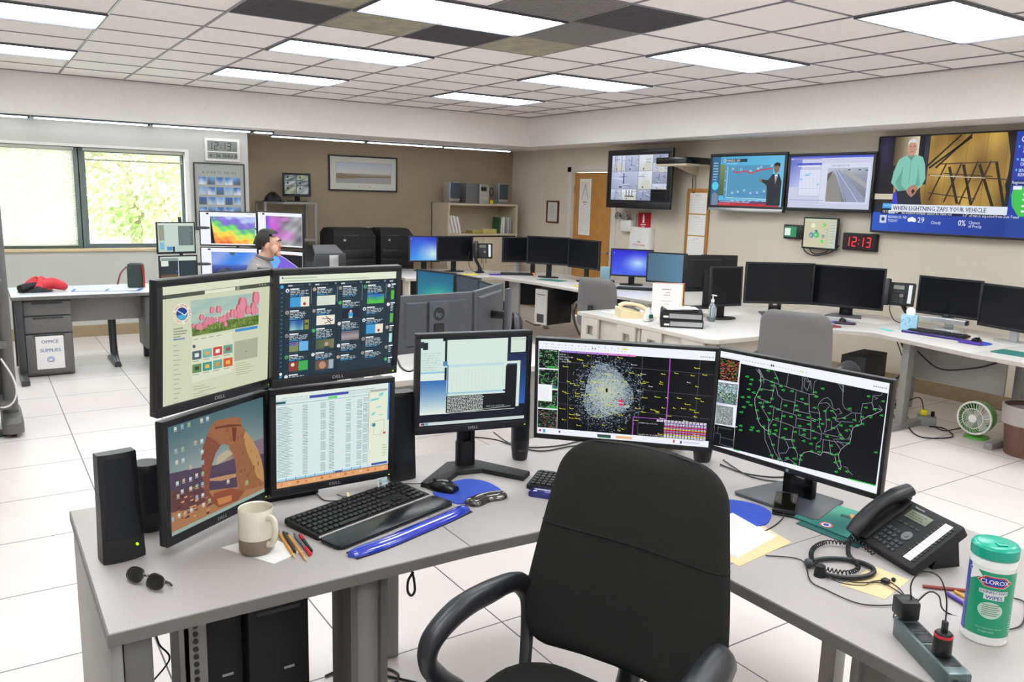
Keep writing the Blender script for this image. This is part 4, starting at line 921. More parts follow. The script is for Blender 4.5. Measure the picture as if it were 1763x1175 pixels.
    c.text('A MEAN Value is No Data', .60, .80, .012, 'd8dae0', 8); c.text('Last K.B. 0.00  Fri 17:18Z 27-Apr-18', .60, .925, .013, 'f0f0f4', 8)
    c.rect(0, .935, 1, 1, 'eef1f8', 3); c.disc(.018, .965, .008, 'b02a30', 4, ry=.012); c.rect(.035, .95, .05, .985, '4aa0c8', 4); c.rect(.13, .955, .14, .975, '2e3138', 4); c.rect(.36, .955, .44, .985, '3a4a48', 4); c.rect(.365, .985, .44, .992, '3aa860', 4); c.rect(.47, .958, .565, .982, 'f0b47a', 4); c.rect(.80, .95, .81, .98, 'c03a40', 4); c.rect(.84, .955, .85, .985, '3a3c44', 4); c.rect(.86, .96, .95, .975, 'c8cfe4', 4)
def s_states(c):
    Q = [(168, 95), (1315, 308), (1230, 1075), (115, 720)]
    c.rect(0, 0, 1, 1, 'f2f5fd', 0); c.warp(Q); P = c.poly; rnd = random.Random(2)
    P([(298, 178), (1300, 378), (1222, 1018), (248, 748)], '05070d', 1)
    P([(160, 135), (294, 160), (278, 305), (150, 285)], '140c0a', 2); P([(148, 300), (282, 318), (270, 458), (140, 435)], '6f8088', 2); P([(140, 450), (250, 470), (245, 600), (130, 575)], '8a9294', 2); P([(128, 580), (258, 605), (248, 745), (115, 720)], '0a0c12', 2)
    for q in range(300):
        x, y = rnd.uniform(160, 288), rnd.uniform(0, 1); yy = 145+(x-160)*.18+y*140; l = rnd.uniform(4, 12); c.line([(x, yy), (min(290, x+l), yy+rnd.uniform(-5, 5))], 2.2, ('d23a22', 'c8421c', '3fbf48', 'e06a2a', '9a9a9a')[q % 5], 3)
    for q in range(190):
        x, y = rnd.uniform(146, 270), rnd.uniform(0, 1); yy = 305+(x-148)*.13+y*125; cc = ('8fc4cf', 'a9c7c9', 'd5e0e0')[q % 3] if y < .45 else ('2a3236', 'c3cac8', '3fbf48', '1c2226')[q % 4]; P([(x, yy), (x+9, yy+1), (x+8, yy+7), (x+1, yy+6)], cc, 3)
    P([(140, 437), (208, 445), (207, 455), (140, 447)], 'b39ae0', 4)
    for q in range(150): x, y = rnd.uniform(136, 240), rnd.uniform(0, 1); yy = 458+(x-140)*.18+y*118; g = rnd.randint(90, 215); P([(x, yy), (x+10, yy+1), (x+7, yy+8), (x+1, yy+5)], (g, g+5 if g < 250 else g, g+4 if g < 250 else g), 3)
    for a in ([(145, 600), (240, 620)], [(130, 640), (165, 645), (163, 665), (248, 690)], [(165, 665), (158, 710), (210, 730)], [(210, 728), (250, 740)], [(150, 590), (145, 640)]): c.line(a, 2, '7c848c', 3)
    for x0, y0, x1, y1 in ((294, 160, 278, 305), (282, 318, 270, 458), (250, 470, 245, 600)): c.line([(x0, y0), (x1, y1)], 3, 'e6ecf4', 5)
    for y0 in (288, 440, 578): c.line([(135, y0), (275, y0+22)], 5, 'e6ecf4', 5)
    for q in range(16): P([(185+q*17, 130+q*3.3), (195+q*17, 132+q*3.3), (195+q*17, 136+q*3.3), (185+q*17, 134+q*3.3)], 'c3cad6', 3)
    for q in range(22): P([(310+q*20, 150+q*4), (320+q*20, 152+q*4), (320+q*20, 157+q*4), (310+q*20, 155+q*4)], 'bfc6d2', 3)
    P([(690, 225), (720, 231), (720, 238), (690, 232)], 'ece43c', 3); c.disc(502, 189, 5, '23262e', 3); c.disc(515, 191, 5, '23262e', 3)
    for q in range(7): P([(1200+q*14, 322+q*2.6), (1209+q*14, 324+q*2.6), (1209+q*14, 334+q*2.6), (1200+q*14, 332+q*2.6)], '9aa0b0', 3)
    w_ = 'c4c8d0'; g = '9a9ea8'
    B = [[(420, 215), (432, 270), (430, 330), (408, 370), (392, 410), (390, 450), (400, 500), (410, 550), (430, 590), (455, 615), (470, 625)], [(400, 218), (448, 275), (450, 310)], [(412, 215), (440, 270)], [(426, 222), (455, 290)],
         [(455, 280), (550, 315), (660, 352), (755, 382), (790, 385), (820, 400)], [(520, 230), (545, 280), (550, 315)], [(615, 245), (600, 335)], [(712, 265), (706, 370)], [(808, 290), (790, 300), (783, 385)],
         [(430, 345), (515, 360), (522, 320), (520, 300)], [(515, 360), (495, 440), (408, 405)], [(525, 320), (540, 360), (545, 385), (575, 415), (560, 490), (520, 470)], [(575, 415), (665, 440)], [(668, 365), (650, 520)], [(668, 425), (755, 450)], [(755, 385), (757, 500), (770, 545), (768, 690)],
         [(450, 430), (440, 475), (485, 550), (480, 640)], [(520, 460), (510, 550), (485, 600), (485, 625)], [(510, 550), (572, 570), (650, 600)], [(575, 500), (553, 675)], [(560, 490), (670, 525), (665, 602)], [(650, 490), (757, 515)], [(672, 545), (770, 565)],
         [(650, 602), (640, 690)], [(648, 605), (770, 625)], [(690, 620), (688, 655), (765, 690)], [(470, 625), (500, 640), (555, 675), (635, 690), (655, 745)], [(640, 690), (585, 690)], [(553, 675), (545, 760)], [(757, 500), (825, 512), (830, 540)], [(830, 530), (825, 590), (845, 650)], [(770, 545), (820, 560)], [(775, 630), (842, 655), (835, 700), (808, 720), (805, 760)],
         [(842, 650), (870, 655), (980, 680)], [(870, 500), (875, 600), (860, 645)], [(910, 565), (910, 630)], [(865, 640), (900, 625), (945, 600), (970, 580), (975, 570)], [(855, 690), (848, 775)], [(895, 690), (905, 790)], [(843, 775), (905, 780)], [(845, 690), (930, 705), (1030, 720)], [(930, 700), (960, 740), (975, 765)], [(950, 700), (1000, 735)], [(945, 600), (960, 640), (1000, 690)], [(975, 570), (1060, 575)], [(920, 690), (1040, 690)],
         [(825, 440), (815, 470), (830, 520)], [(820, 445), (850, 415), (880, 405), (905, 425), (920, 470)], [(830, 445), (880, 440), (900, 460), (880, 480), (865, 500)], [(905, 470), (940, 490), (960, 480), (980, 510), (960, 520)], [(915, 490), (945, 530), (935, 560), (970, 575)], [(935, 555), (1000, 540), (1050, 510), (1110, 515)], [(988, 315), (985, 445), (1000, 480), (1050, 500)], [(955, 310), (990, 370), (990, 318)], [(1075, 510), (1080, 570)], [(1115, 515), (1112, 560), (1100, 575)], [(1110, 515), (1125, 450), (1190, 440), (1195, 395), (1255, 390), (1265, 370)],
         [(1190, 440), (1200, 480), (1265, 490), (1210, 520), (1170, 530), (1120, 560), (1115, 590), (1060, 610), (1050, 650), (1040, 710), (1010, 730), (975, 765), (960, 800), (970, 850), (980, 880), (970, 895), (945, 850), (935, 800), (900, 790), (850, 775), (835, 800), (805, 785), (760, 770), (720, 780), (700, 800), (690, 870)],
         [(455, 610), (460, 690), (490, 760), (515, 825)], [(480, 640), (500, 700), (530, 780), (560, 825), (545, 830)], [(545, 760), (560, 810), (600, 870)], [(600, 700), (620, 745), (600, 780), (555, 780)], [(620, 745), (655, 740), (680, 790), (675, 830)], [(590, 830), (620, 820), (660, 850)], [(995, 880), (1020, 885), (1030, 910), (1060, 940)], [(725, 265), (720, 330), (745, 355), (760, 300), (740, 270)], [(730, 275), (745, 300), (765, 290), (770, 350)], [(1030, 620), (1050, 640), (1030, 680), (1045, 700)], [(1200, 400), (1230, 410), (1210, 420)], [(1240, 460), (1262, 490)], [(960, 310), (995, 330)]]
    for k, b in enumerate(B):
        jag = []
        for (x0, y0), (x1, y1) in zip(b, b[1:]):
            n = max(1, int(math.hypot(x1-x0, y1-y0)/18))
            for i in range(n):
                f = i/n; j_ = 2.2 if n > 1 and len(b) > 4 else 0; jag.append((x0+(x1-x0)*f+rnd.uniform(-j_, j_), y0+(y1-y0)*f+rnd.uniform(-j_, j_)))
        jag.append(b[-1]); c.line(jag, 2.6, w_ if len(b) > 6 else g, 3)
    S = [(340, 265), (370, 285), (362, 315), (350, 350), (385, 372), (310, 402), (352, 402), (345, 435), (365, 455), (318, 468), (302, 502), (297, 593), (297, 622), (375, 605), (367, 622), (413, 630), (430, 290), (480, 225), (532, 275), (505, 300), (508, 325), (565, 330), (430, 352), (508, 357), (580, 355), (640, 362), (797, 370), (847, 345), (418, 400), (505, 413), (707, 415), (803, 400), (735, 450), (470, 435), (428, 440), (443, 467), (500, 465), (545, 485), (597, 460), (668, 460), (795, 475), (675, 490), (488, 510), (405, 490), (485, 555), (540, 547), (585, 530), (633, 535), (690, 525), (750, 540), (790, 563), (830, 552), (865, 498), (912, 497), (890, 558), (928, 545), (848, 585), (823, 605), (448, 600), (413, 545), (525, 590), (597, 617), (693, 597), (755, 587), (533, 627), (490, 627), (725, 628), (783, 632), (523, 650), (487, 650), (663, 638), (722, 657), (583, 675), (648, 697), (720, 700), (795, 682), (880, 672), (925, 613), (975, 597), (970, 663), (983, 687), (998, 548), (1068, 560), (1015, 632), (1045, 602), (1088, 597), (1125, 587), (1122, 540), (1180, 542), (1148, 475), (1035, 482), (1165, 398), (770, 720), (823, 740), (908, 735), (513, 723), (657, 748), (775, 770), (825, 777), (910, 792), (948, 795), (1028, 720), (505, 795), (553, 820), (608, 815), (657, 820), (703, 797), (700, 828), (663, 857), (938, 850), (968, 843), (945, 915), (968, 895), (1020, 915), (1220, 785), (1268, 432), (1258, 530), (1210, 490)]
    for x, y in S: c.line([(x-12, y-4), (x-4, y+2), (x-1, y-7)], 4, '35d84c', 5); c.line([(x+1, y+5), (x+12, y+2)], 4, '35d84c', 5); c.line([(x+2, y-4), (x+11, y-6)], 3, '35d84c', 5)
    for q in range(11): P([(1030+q*18, 960+q*4.9), (1043+q*18, 963+q*4.9), (1042+q*18, 972+q*4.9), (1029+q*18, 969+q*4.9)], '3ee04e', 5)
    P([(250, 747), (292, 758), (290, 764), (248, 753)], '2fb848', 5); c.disc(127, 742, 9, 'b02a30', 4, ry=7); c.warp(None)
def s_win(c):
    c.grid(0, 0, 1, 1, 12, 10, lambda a, b: mixc(mixc('2d3fc8', '3f8fe6', b+.2*math.sin(a*5)), 'd8f2ee', max(0, 1-math.hypot(a-.82, (b-.72))*1.5)**1.3), 1); c.disc(.04, .08, .012, 'e4ecf4', 3); c.rect(0, .965, 1, 1, '5f9fe0', 3)
def s_teal(c): c.grid(0, 0, 1, 1, 12, 10, lambda a, b: mixc(mixc('1a5f86', '2b8f98', b*1.3), '4fcf9c', max(0, 1-math.hypot(a-.6, b-.75)*1.9)), 1)
def s_violet(c): c.grid(0, 0, 1, 1, 12, 10, lambda a, b: mixc(mixc('2a2ad0', '4a64ec', b), 'bfeaff', max(0, 1-math.hypot(a-.66, (b-.52))*2.0)**1.4), 1); c.disc(.05, .12, .01, 'e4ecf4', 3)
def s_reflection(c): c.grid(0, 0, 1, 1, 4, 4, lambda a, b: mixc('4c6c80', '5f86a0', a), 1)  # bluish reflection on a dark screen, put into its glowing colour
def s_heat(c):
    c.rect(0, 0, 1, 1, 'f2f4fb', 0); c.rect(.11, .02, .155, .075, '2b2e36', 3); c.dashes(.84, .03, .98, .06, 1, '9aa0ac', 1)
    def f(a, b):
        n = .07*math.sin(a*13+b*4)+.05*math.sin(a*29-b*17)+.04*math.sin(b*31+a*7); t = b-.42*a+.22+n
        st = [(-.2, 'b0b6f0'), (.0, 'b9d4f6'), (.12, '8f86dc'), (.28, '7f70d4'), (.40, '6cc08e'), (.5, '7ee474'), (.66, 'e2ee66'), (.76, 'ffd850'), (.9, 'ffb050'), (1.05, 'f08c50')]  # map colours mixed with white, putting haze into the screen
        t = t if a > .0 else .5
        for (t0, c0), (t1, c1) in zip(st, st[1:]):
            if t < t1: return mixc(c0, c1, (t-t0)/(t1-t0))
        return mixc('f06a20', 'f06a20', 0)
    c.rect(.18, .13, .985, .965, '161a1e', 1); c.h = homog([(-.225, -.157), (1.02, -.157), (1.02, 1.04), (-.225, 1.04)]) and None
    N = 26
    for j in range(N):
        for i in range(30):
            v0, v1 = .13+j*.835/N, .13+(j+1)*.835/N
            L0 = .185+.07*(v0-.13)/.835; L1 = .185+.07*(v1-.13)/.835; R0 = .985-.05*max(0, (v0-.7)/.26); R1 = .985-.05*max(0, (v1-.7)/.26)
            k0, k1 = i/30, (i+1)/30; cc = lin(f((i+.5)/30, (j+.5)/N))+(1,)
            c.face([(L0+(R0-L0)*k0, v0), (L0+(R0-L0)*k1, v0), (L1+(R1-L1)*k1, v1), (L1+(R1-L1)*k0, v1)], [cc]*4, 2)
def s_satellite(c):
    c.rect(0, 0, 1, 1, 'f2f4fb', 0); c.rect(.10, .02, .15, .07, '2b2e36', 3); rnd = random.Random(8)
    def f(a, b):
        n = .5+.22*math.sin(a*9+b*3)+.16*math.sin(b*13-a*6)+.12*math.sin(a*23+b*19); g = int(95+95*n); g = (g, g, min(255, g+6))
        k = max(0, 1-math.hypot((a-.22)*3, (b-.35)*1.3)); g = mixc('%02x%02x%02x' % g, 'e05ae8', k*.9); k2 = max(0, 1-math.hypot((a-.58)*3.2, (b-.66)*4)); k3 = max(0, 1-math.hypot((a-.53)*4, (b-.1)*9))
        g = mixc(g, 'f08af0', max(k2, k3)*.85); k = max(0, 1-a*7); return mixc(g, '7a38e0' if b < .35 else '4a6cf0', k)
    c.grid(.18, .10, .99, .96, 30, 22, lambda a, b: f(a, b), 2); c.rect(.18, .955, .99, .962, 'cfd24a', 3)
def s_ocean(c):
    c.rect(0, 0, 1, 1, 'f2f4fb', 0); c.rect(.12, .02, .17, .07, '2b2e36', 3)
    c.grid(.18, .12, .99, .985, 24, 14, lambda a, b: mixc('3f86e8', '93a9e6', .5+.5*math.sin(a*7+b*4)) if b < .45 else mixc('4f6fd0', '1a1e28', (b-.45)*2.2), 2)
    c.poly([(.5, .12), (.62, .12), (.58, .22), (.52, .2)], '4b5a6a', 3)
def s_violetmap(c):
    c.rect(0, 0, 1, 1, 'f2f4fb', 0); c.rect(.15, .10, .99, .985, '14151c', 1); c.rect(.3, .09, .9, .1, 'd08a7a', 3)
    c.poly([(.15, .10), (.45, .10), (.62, .22), (.8, .38), (.95, .52), (.96, .985), (.15, .985)], '7e62dc', 2); c.poly([(.15, .12), (.42, .12), (.5, .3), (.4, .55), (.15, .7)], '6cb4f0', 3)
    c.line([(.45, .10), (.62, .22), (.8, .38), (.95, .52)], .01, 'e8e0f4', 4)
def s_office(c):
    c.rect(0, 0, 1, 1, 'b9cec2', 0); c.rect(0, 0, 1, .05, 'd9e6da', 1); c.rect(.02, .07, .17, .6, '949c88', 2); c.rect(.2, .07, .55, .78, 'c4d6cc', 2); c.rect(.56, .1, .98, .78, '59686a', 3); c.dashes(.58, .12, .96, .76, 14, '8fa09c', 4, L=4)
    c.rect(.04, .68, .16, .92, '7cb8d8', 3); c.rect(.24, .82, .38, .95, '4f8fc8', 3); c.rect(.39, .82, .45, 1, '2f4048', 4)
def s_office2(c):
    c.rect(0, 0, 1, 1, '2f3a3e', 0); c.rect(0, 0, 1, .14, 'cfdcd2', 1); c.rect(.02, .04, .5, .14, '8b9a96', 2); c.rect(.02, .14, .22, .32, 'dfe8e0', 2); c.rect(.5, .14, .98, 1, '2d3b3f', 3); c.rect(.485, .0, .505, 1, 'b9c8c4', 4); c.grid(0, .6, .48, .9, 6, 4, lambda a, b: mixc('5a4632', 'b2824a', b), 2); c.rect(.43, .5, .49, .53, '4a6ad8', 5)
def s_cctv(c):
    c.rect(0, 0, 1, 1, '16191d', 0); c.rect(.03, .03, .97, .97, '828791', 1); rnd = random.Random(4)
    def cell(u0, v0, u1, v1, k, day=True):
        top, bot = (('d6dcf4', 'b4bad2'), ('c6cce4', '9aa2c0'), ('e2e8f6', 'c2c6c0'), ('aab0cc', '8890ac'))[k % 4]
        c.grid(u0, v0, u1, v1, 6, 5, lambda a, b: mixc(top, bot, b*.7+.3*abs(math.sin(a*4+k))), 2)
        for q in range(3+k % 3):
            x = u0+(u1-u0)*rnd.random(); y = v0+(v1-v0)*(.2+.6*rnd.random()); l = (u1-u0)*rnd.uniform(.2, .5)
            c.line([(x, y), (min(u1, x+l), min(v1, y+rnd.uniform(-.02, .05)))], .005, ('3c4152', 'e6eaf4', '5a6078')[q % 3], 3)
        if k % 2: c.rect(u0+(u1-u0)*.45, v0+(v1-v0)*.1, u0+(u1-u0)*.49, v1-(v1-v0)*.3, '3d4250', 3)
        else: c.poly([(u0+(u1-u0)*.1, v1), (u0+(u1-u0)*.45, v0+(v1-v0)*.5), (u0+(u1-u0)*.8, v0+(v1-v0)*.5), (u1, v1)], 'c9cac2', 3)
        c.rect(u0+(u1-u0)*.3, v0+(v1-v0)*.85, u0+(u1-u0)*.4, v0+(v1-v0)*.93, '2b2f3c', 4)
    X = [.03, .27, .50, .735, .97]; k = 0
    for (a, b, d, e) in ((.03, .03, .27, .36), (.27, .03, .5, .36), (.5, .03, .735, .36), (.735, .03, .97, .20), (.735, .2, .97, .40), (.03, .36, .5, .74), (.5, .36, .735, .74), (.735, .40, .97, .62), (.735, .62, .97, .74), (.03, .74, .22, .97), (.22, .74, .48, .97), (.48, .74, .72, .97)):
        cell(a+.004, b+.005, d-.004, e-.005, k); k += 1
    for x in (.08, .11, .2): c.rect(x, .03, x+.008, .4, '4a5062', 5)
    c.rect(.72, .74, .97, .97, '08090c', 5)
    for x in (.30, .35, .40): c.rect(x, .76, x+.012, .9, '20242c', 6)
    c.rect(.28, .88, .44, .9, '20242c', 6)
def s_cctv_small(c):
    c.rect(0, 0, 1, 1, '15181b', 0)
    for k, (a, b, d, e) in enumerate(((.04, .04, .49, .3), (.51, .04, .96, .3), (.04, .32, .49, .55), (.51, .32, .96, .55), (.04, .57, .49, .95), (.51, .57, .96, .95))):
        c.grid(a, b, d, e, 5, 5, lambda x, y: mixc(('7e8990', '9a9f8c', '5f6a72')[k % 3], ('474f54', '5d6a50', 'aab0a8')[k % 3], .5+.5*math.sin(x*7+y*5+k)), 2)
        c.line([(a+.05, e-.05), (d-.08, b+.08)], .012, 'c2c6bc', 3); c.rect(a+.1, b+.06, a+.16, b+.16, '23282c', 4)
    c.disc(.42, .88, .02, 'c84a3a', 5)
def s_forecast(c):
    c.grid(0, 0, 1, 1, 8, 8, lambda a, b: mixc('3f9fd0', '7fd0ea', .4*b+.5*a), 1); c.rect(0, 0, .12, 1, '2b628c', 2); c.dashes(.02, .1, .1, .5, 7, 'a9cfe2', 1, L=3); c.disc(.06, .6, .05, '52c8ea', 4); c.poly([(.02, 1), (.02, .78), (.06, .72), (.11, .8), (.11, 1)], '75849a', 3)
    c.grid(.12, .16, .19, .8, 2, 8, lambda a, b: mixc('7d8b4a', '4c5a3a', b), 3); c.rect(.15, .05, .5, .115, '16384e', 3); c.text('FARGO, ND', .21, .105, .045, 'eaf4f8', 4); c.text('7-DAY FORECAST', .21, .15, .025, 'cfe6ee', 4); c.rect(.16, .055, .2, .11, 'e8f0f4', 4); c.disc(.18, .082, .012, '2b628c', 5)
    c.rect(.19, .18, .86, .86, '4d93b8', 2); c.line([(.23, .2), (.23, .84), (.86, .86)], .006, 'cfe2ea', 4)
    pts = [(.31, .30), (.37, .325), (.43, .315), (.50, .30), (.56, .345), (.62, .31), (.70, .275), (.78, .26), (.84, .25)]; c.line(pts, .014, 'c8343c', 5)
    for (x, y), t in zip(pts[::2]+[(.66, .3)], ('53', '51', '50', '57', '60', '58')): c.text(t, x-.02, y-.03, .04, 'f2f6f8', 6)
    for q, (x, y, t) in enumerate(((.32, .76, '34'), (.40, .735, '36'), (.49, .71, '37'), (.58, .76, '35'), (.67, .75, '33'), (.76, .72, '39'))): c.text(t, x-.02, y, .042, 'f2f6f8', 6); c.text(('WED', 'THU', 'FRI', 'SAT', 'SUN', 'MON')[q], x-.02, .91, .028, 'dfeaf0', 6)
    c.line([(.36, .77), (.52, .78), (.7, .76), (.8, .72)], .008, '4a7ad0', 4)
    for v, t in ((.32, '60'), (.5, '40'), (.68, '20')): c.text(t, .195, v, .028, 'cfe2ea', 5)
    c.poly([(.80, .98), (.79, .6), (.76, .55), (.70, .5), (.71, .46), (.80, .48), (.86, .36), (.94, .36), (.98, .5), (.98, .98)], '23272f', 6); c.disc(.905, .26, .035, '8a6450', 7, ry=.085); c.poly([(.865, .25), (.87, .16), (.91, .13), (.95, .16), (.945, .25), (.93, .2), (.88, .2)], '1c1714', 8); c.poly([(.885, .37), (.925, .37), (.905, .6)], 'e6e6ea', 8); c.poly([(.90, .40), (.912, .40), (.915, .58), (.903, .6)], '1a1c22', 9); c.disc(.705, .485, .02, '8a6450', 8)
    c.rect(.12, .90, .9, .955, '1f4c78', 5); c.text('YOUR EXPRESS REGIONAL FORECAST', .14, .94, .032, 'f0f4f8', 6); c.poly([(.12, .93), (.95, .90), (.97, 1), (.12, 1)], 'c8252f', 5); c.rect(.12, .955, .3, .98, 'e04a4a', 6)
def s_road(c):
    c.rect(0, 0, 1, 1, 'c6cae2', 0); c.rect(0, 0, 1, .04, '4a5ad0', 1); c.rect(.04, .03, .4, .06, '8a8fc4', 2); c.grid(.0, .06, .15, .6, 3, 8, lambda a, b: mixc('5a68c8', 'b8bfe6', b*.8+a*.3), 1); c.rect(.08, .13, .40, .17, '4658c4', 3); c.rect(.10, .18, .38, .20, 'e6e8f6', 3)
    c.rect(.13, .25, .40, .77, 'd8dcf0', 2); c.line([(.13, .25), (.40, .25), (.40, .77), (.13, .77), (.13, .25)], .003, '8a90b8', 3)
    for x, y, a, b in ((.22, .36, .09, .04), (.15, .44, .05, .04), (.37, .54, .04, .03), (.26, .33, .05, .02)): c.poly([(x-a/2, y+b/2), (x, y-b/2), (x+a/2, y), (x+a/3, y+b/2)], '72c4ea', 4)
    for q in range(5): c.line([(.15+q*.05, .28), (.18+q*.05, .75)], .0015, 'a4aac8', 3)
    c.rect(.13, .62, .40, .625, 'a4aac8', 3); c.rect(.02, .84, .46, .86, 'a9aed0', 3); c.rect(.4, .14, .98, .9, 'd2d6ee', 1)
    c.text('I-94 at Eagle Nest Hill', .52, .20, .03, '5a6080', 4)
    c.grid(.48, .23, .95, .87, 10, 10, lambda a, b: mixc('9da4b4', '737884', b) if b > .12 else mixc('b8c0d0', '9fa8b8', a), 3)
    c.poly([(.56, .27), (.62, .27), (.95, .80), (.95, .87), (.74, .87)], '8f96b4', 4); c.poly([(.64, .27), (.70, .27), (.95, .52), (.95, .62)], 'a3a4a8', 4); c.poly([(.48, .45), (.56, .3), (.68, .87), (.48, .87)], '8b8884', 4); c.poly([(.48, .34), (.55, .28), (.48, .5)], '5d584e', 5)
    c.line([(.59, .27), (.87, .87)], .004, 'dfe2ee', 6); c.line([(.57, .28), (.72, .87)], .003, 'dfe2ee', 6)
    for x, y in ((.84, .26), (.72, .26), (.92, .27)): c.rect(x, y, x+.03, y+.02, '2f3444', 6)
def s_news(c):
    z = lambda *p: None
    Q = [(1012, 58), (1872, 12), (1832, 612), (975, 548)]
    c.rect(0, 0, 1, 1, '1c2233', 0); U = 1/.958
    # left dark pillar, barn wall lit gold, ladder and its shadows
    c.grid(0, 0, .12, .70, 4, 6, lambda a, b: mixc('0c0a12', '2a1c50' if (abs(a-.35) < .35 and b < .5) else '14101a', .8), 1); c.rect(0, .60, .14, .66, 'c9c0a8', 2); c.rect(0, .66, .14, .72, '2a2018', 2)
    c.grid(.12, 0, .78, .74, 22, 14, lambda a, b: mixc('6a4f1e', 'c8a24a', .55+.35*math.sin(a*9+b*2)*math.cos(b*7)+.15*math.sin(a*31)), 1)
    c.rect(.28, 0, .32, .5, '2a2a38', 2); c.grid(.10, 0, .255, .3, 3, 5, lambda a, b: mixc('4a3a22', 'd9cfb0', a), 2); c.rect(.255, 0, .29, .72, '15120f', 2)
    for q in range(5): c.rect(.32+q*.11, 0, .3215+q*.11, .72, '4a3512', 2)
    dk = '1b130b'
    for a in ([(.50, 0), (.30, .34)], [(.56, 0), (.37, .33)], [(.33, .33), (.56, .03)]): c.line(a, .012, dk, 3)
    for a in ([(.43, .29), (.35, .66)], [(.52, .28), (.44, .68)], [(.61, .27), (.53, .70)], [(.68, .27), (.60, .7)]): c.line(a, .009, '2a1c10', 4)
    for a in ([(.45, .32), (.52, .69)], [(.53, .3), (.60, .7)], [(.62, .3), (.72, .72)], [(.71, .28), (.78, .72)]): c.line(a, .016, '241708', 3)
    for a in ([(.40, .29), (.72, .28)], [(.33, .40), (.78, .45)], [(.34, .585), (.62, .64)], [(.42, .385), (.70, .42)]): c.line(a, .006, '3b2f22', 5)
    c.line([(.34, .405), (.66, .435)], .004, 'd9d2c0', 6); c.poly([(.75, 0), (.80, 0), (.80, .7), (.77, .5), (.79, .3)], '15110c', 4)
    # the man in the mint shirt
    S = lambda pts, col, L: c.poly(pts, col, L)
    S([(.13, .72), (.135, .55), (.19, .48), (.28, .5), (.31, .72)], '22242e', 5); S([(.12, .72), (.12, .6), (.14, .56), (.16, .72)], '3a3ac0', 6)
    S([(.10, .48), (.11, .36), (.135, .24), (.165, .205), (.20, .185), (.245, .19), (.285, .215), (.305, .30), (.315, .44), (.295, .52), (.27, .56), (.2, .56), (.15, .57)], '7fc0b0', 7)
    S([(.125, .48), (.155, .38), (.17, .3), (.165, .5), (.20, .56), (.16, .57)], '62a494', 8); S([(.26, .28), (.285, .5), (.25, .55), (.265, .4)], '62a494', 8); S([(.185, .19), (.215, .25), (.235, .19), (.215, .21)], '4e8c80', 9); c.line([(.213, .24), (.215, .5)], .003, '5b9a8c', 9)
    c.disc(.212, .115, .030, 'c0917e', 9, 20, ry=.085); S([(.183, .09), (.19, .035), (.215, .018), (.238, .04), (.243, .1), (.232, .065), (.2, .06)], 'd6d2d4', 10); S([(.198, .18), (.228, .18), (.235, .21), (.213, .235), (.192, .205)], 'b98672', 8)
    c.rect(.197, .10, .207, .106, '3a2a26', 11); c.rect(.219, .10, .229, .106, '3a2a26', 11); c.line([(.213, .11), (.212, .135)], .003, '8f6454', 11); c.line([(.203, .158), (.223, .158)], .003, '7c4a42', 11)
    S([(.20, .56), (.225, .52), (.25, .5), (.275, .535), (.265, .59), (.24, .635), (.215, .6)], 'b07a66', 9); S([(.235, .57), (.247, .545), (.26, .57), (.245, .6)], '2a2022', 10)
    # captions
    c.rect(.0, .80, 1, 1, '24429a', 5); c.grid(0, .80, .8, 1, 6, 2, lambda a, b: mixc('2a55c0', '1c3690', a), 6)
    S([(.06, .70), (.12, .70), (.12, .755), (.06, .755)], '3f9ae0', 12); c.text('WEATHER', .065, .735, .018, 'cfe6f8', 13)
    c.rect(.12, .71, .80, .79, 'dce2ee', 11); c.text('WHEN LIGHTNING ZAPS YOUR VEHICLE', .13, .772, .046, '3c425e', 13, sx=.82, bold=.04)
    c.rect(.05, .765, .8, .815, '0f1a38', 10); c.rect(.06, .77, .10, .81, '0a0f1c', 12); c.text('12:13p', .062, .80, .024, 'e6ecf4', 13); c.rect(.105, .775, .145, .81, 'e4e8ee', 12); c.text('NEWS', .107, .803, .02, '3c425e', 13); c.text('all', .15, .805, .026, 'e6ecf4', 13)
    c.text('An isolated tornado cannot be ruled out', .19, .812, .027, 'e6ecf4', 13, sx=.86); c.text('1-3" of rain is expected from East Texas', .56, .818, .027, 'e6ecf4', 13, sx=.86)
    c.rect(.05, .83, .095, .915, 'c9d2e8', 12); c.disc(.072, .872, .012, '3a4c80', 13); c.text('BISMARCK, ND', .105, .86, .027, 'e6ecf4', 13, sx=.85); c.text('TODAY', .105, .90, .027, 'e6ecf4', 13, sx=.85)
    for x, y, r in ((.245, .87, .012), (.26, .862, .015), (.275, .872, .011)): c.disc(x, y, r, 'eef2f8', 13, ry=.022)
    c.rect(.235, .872, .287, .888, 'eef2f8', 13); c.text('29', .295, .895, .055, 'eef2f8', 13); c.text('Cloudy', .38, .905, .032, 'dfe6f2', 13, sx=.8); c.text('0%', .54, .91, .058, 'f2f4fa', 13, sx=.8); c.text('Chance', .60, .888, .03, 'dfe6f2', 13, sx=.85); c.text('of Precip', .60, .925, .03, 'dfe6f2', 13, sx=.85)
    # side panel
    c.rect(.80, 0, 1, .80, '1f3aa8', 9); c.disc(.845, .07, .018, 'dfe6f4', 10); c.disc(.845, .07, .013, '1f3aa8', 11); c.text('SEVERE', .84, .16, .03, 'eef2fa', 11, sx=.8); c.text('APRIL', .84, .2, .03, 'eef2fa', 11, sx=.8); c.text('RECORD', .835, .28, .03, 'eef2fa', 11, sx=.8); c.text('ON THE', .835, .32, .03, 'eef2fa', 11, sx=.8); c.text('SEVERE', .83, .38, .03, 'eef2fa', 11, sx=.8); c.text('RISK', .83, .42, .03, 'eef2fa', 11, sx=.8)
    for v in (.15, .27, .37): c.rect(.815, v-.02, .823, v, '5ac0f0', 11)
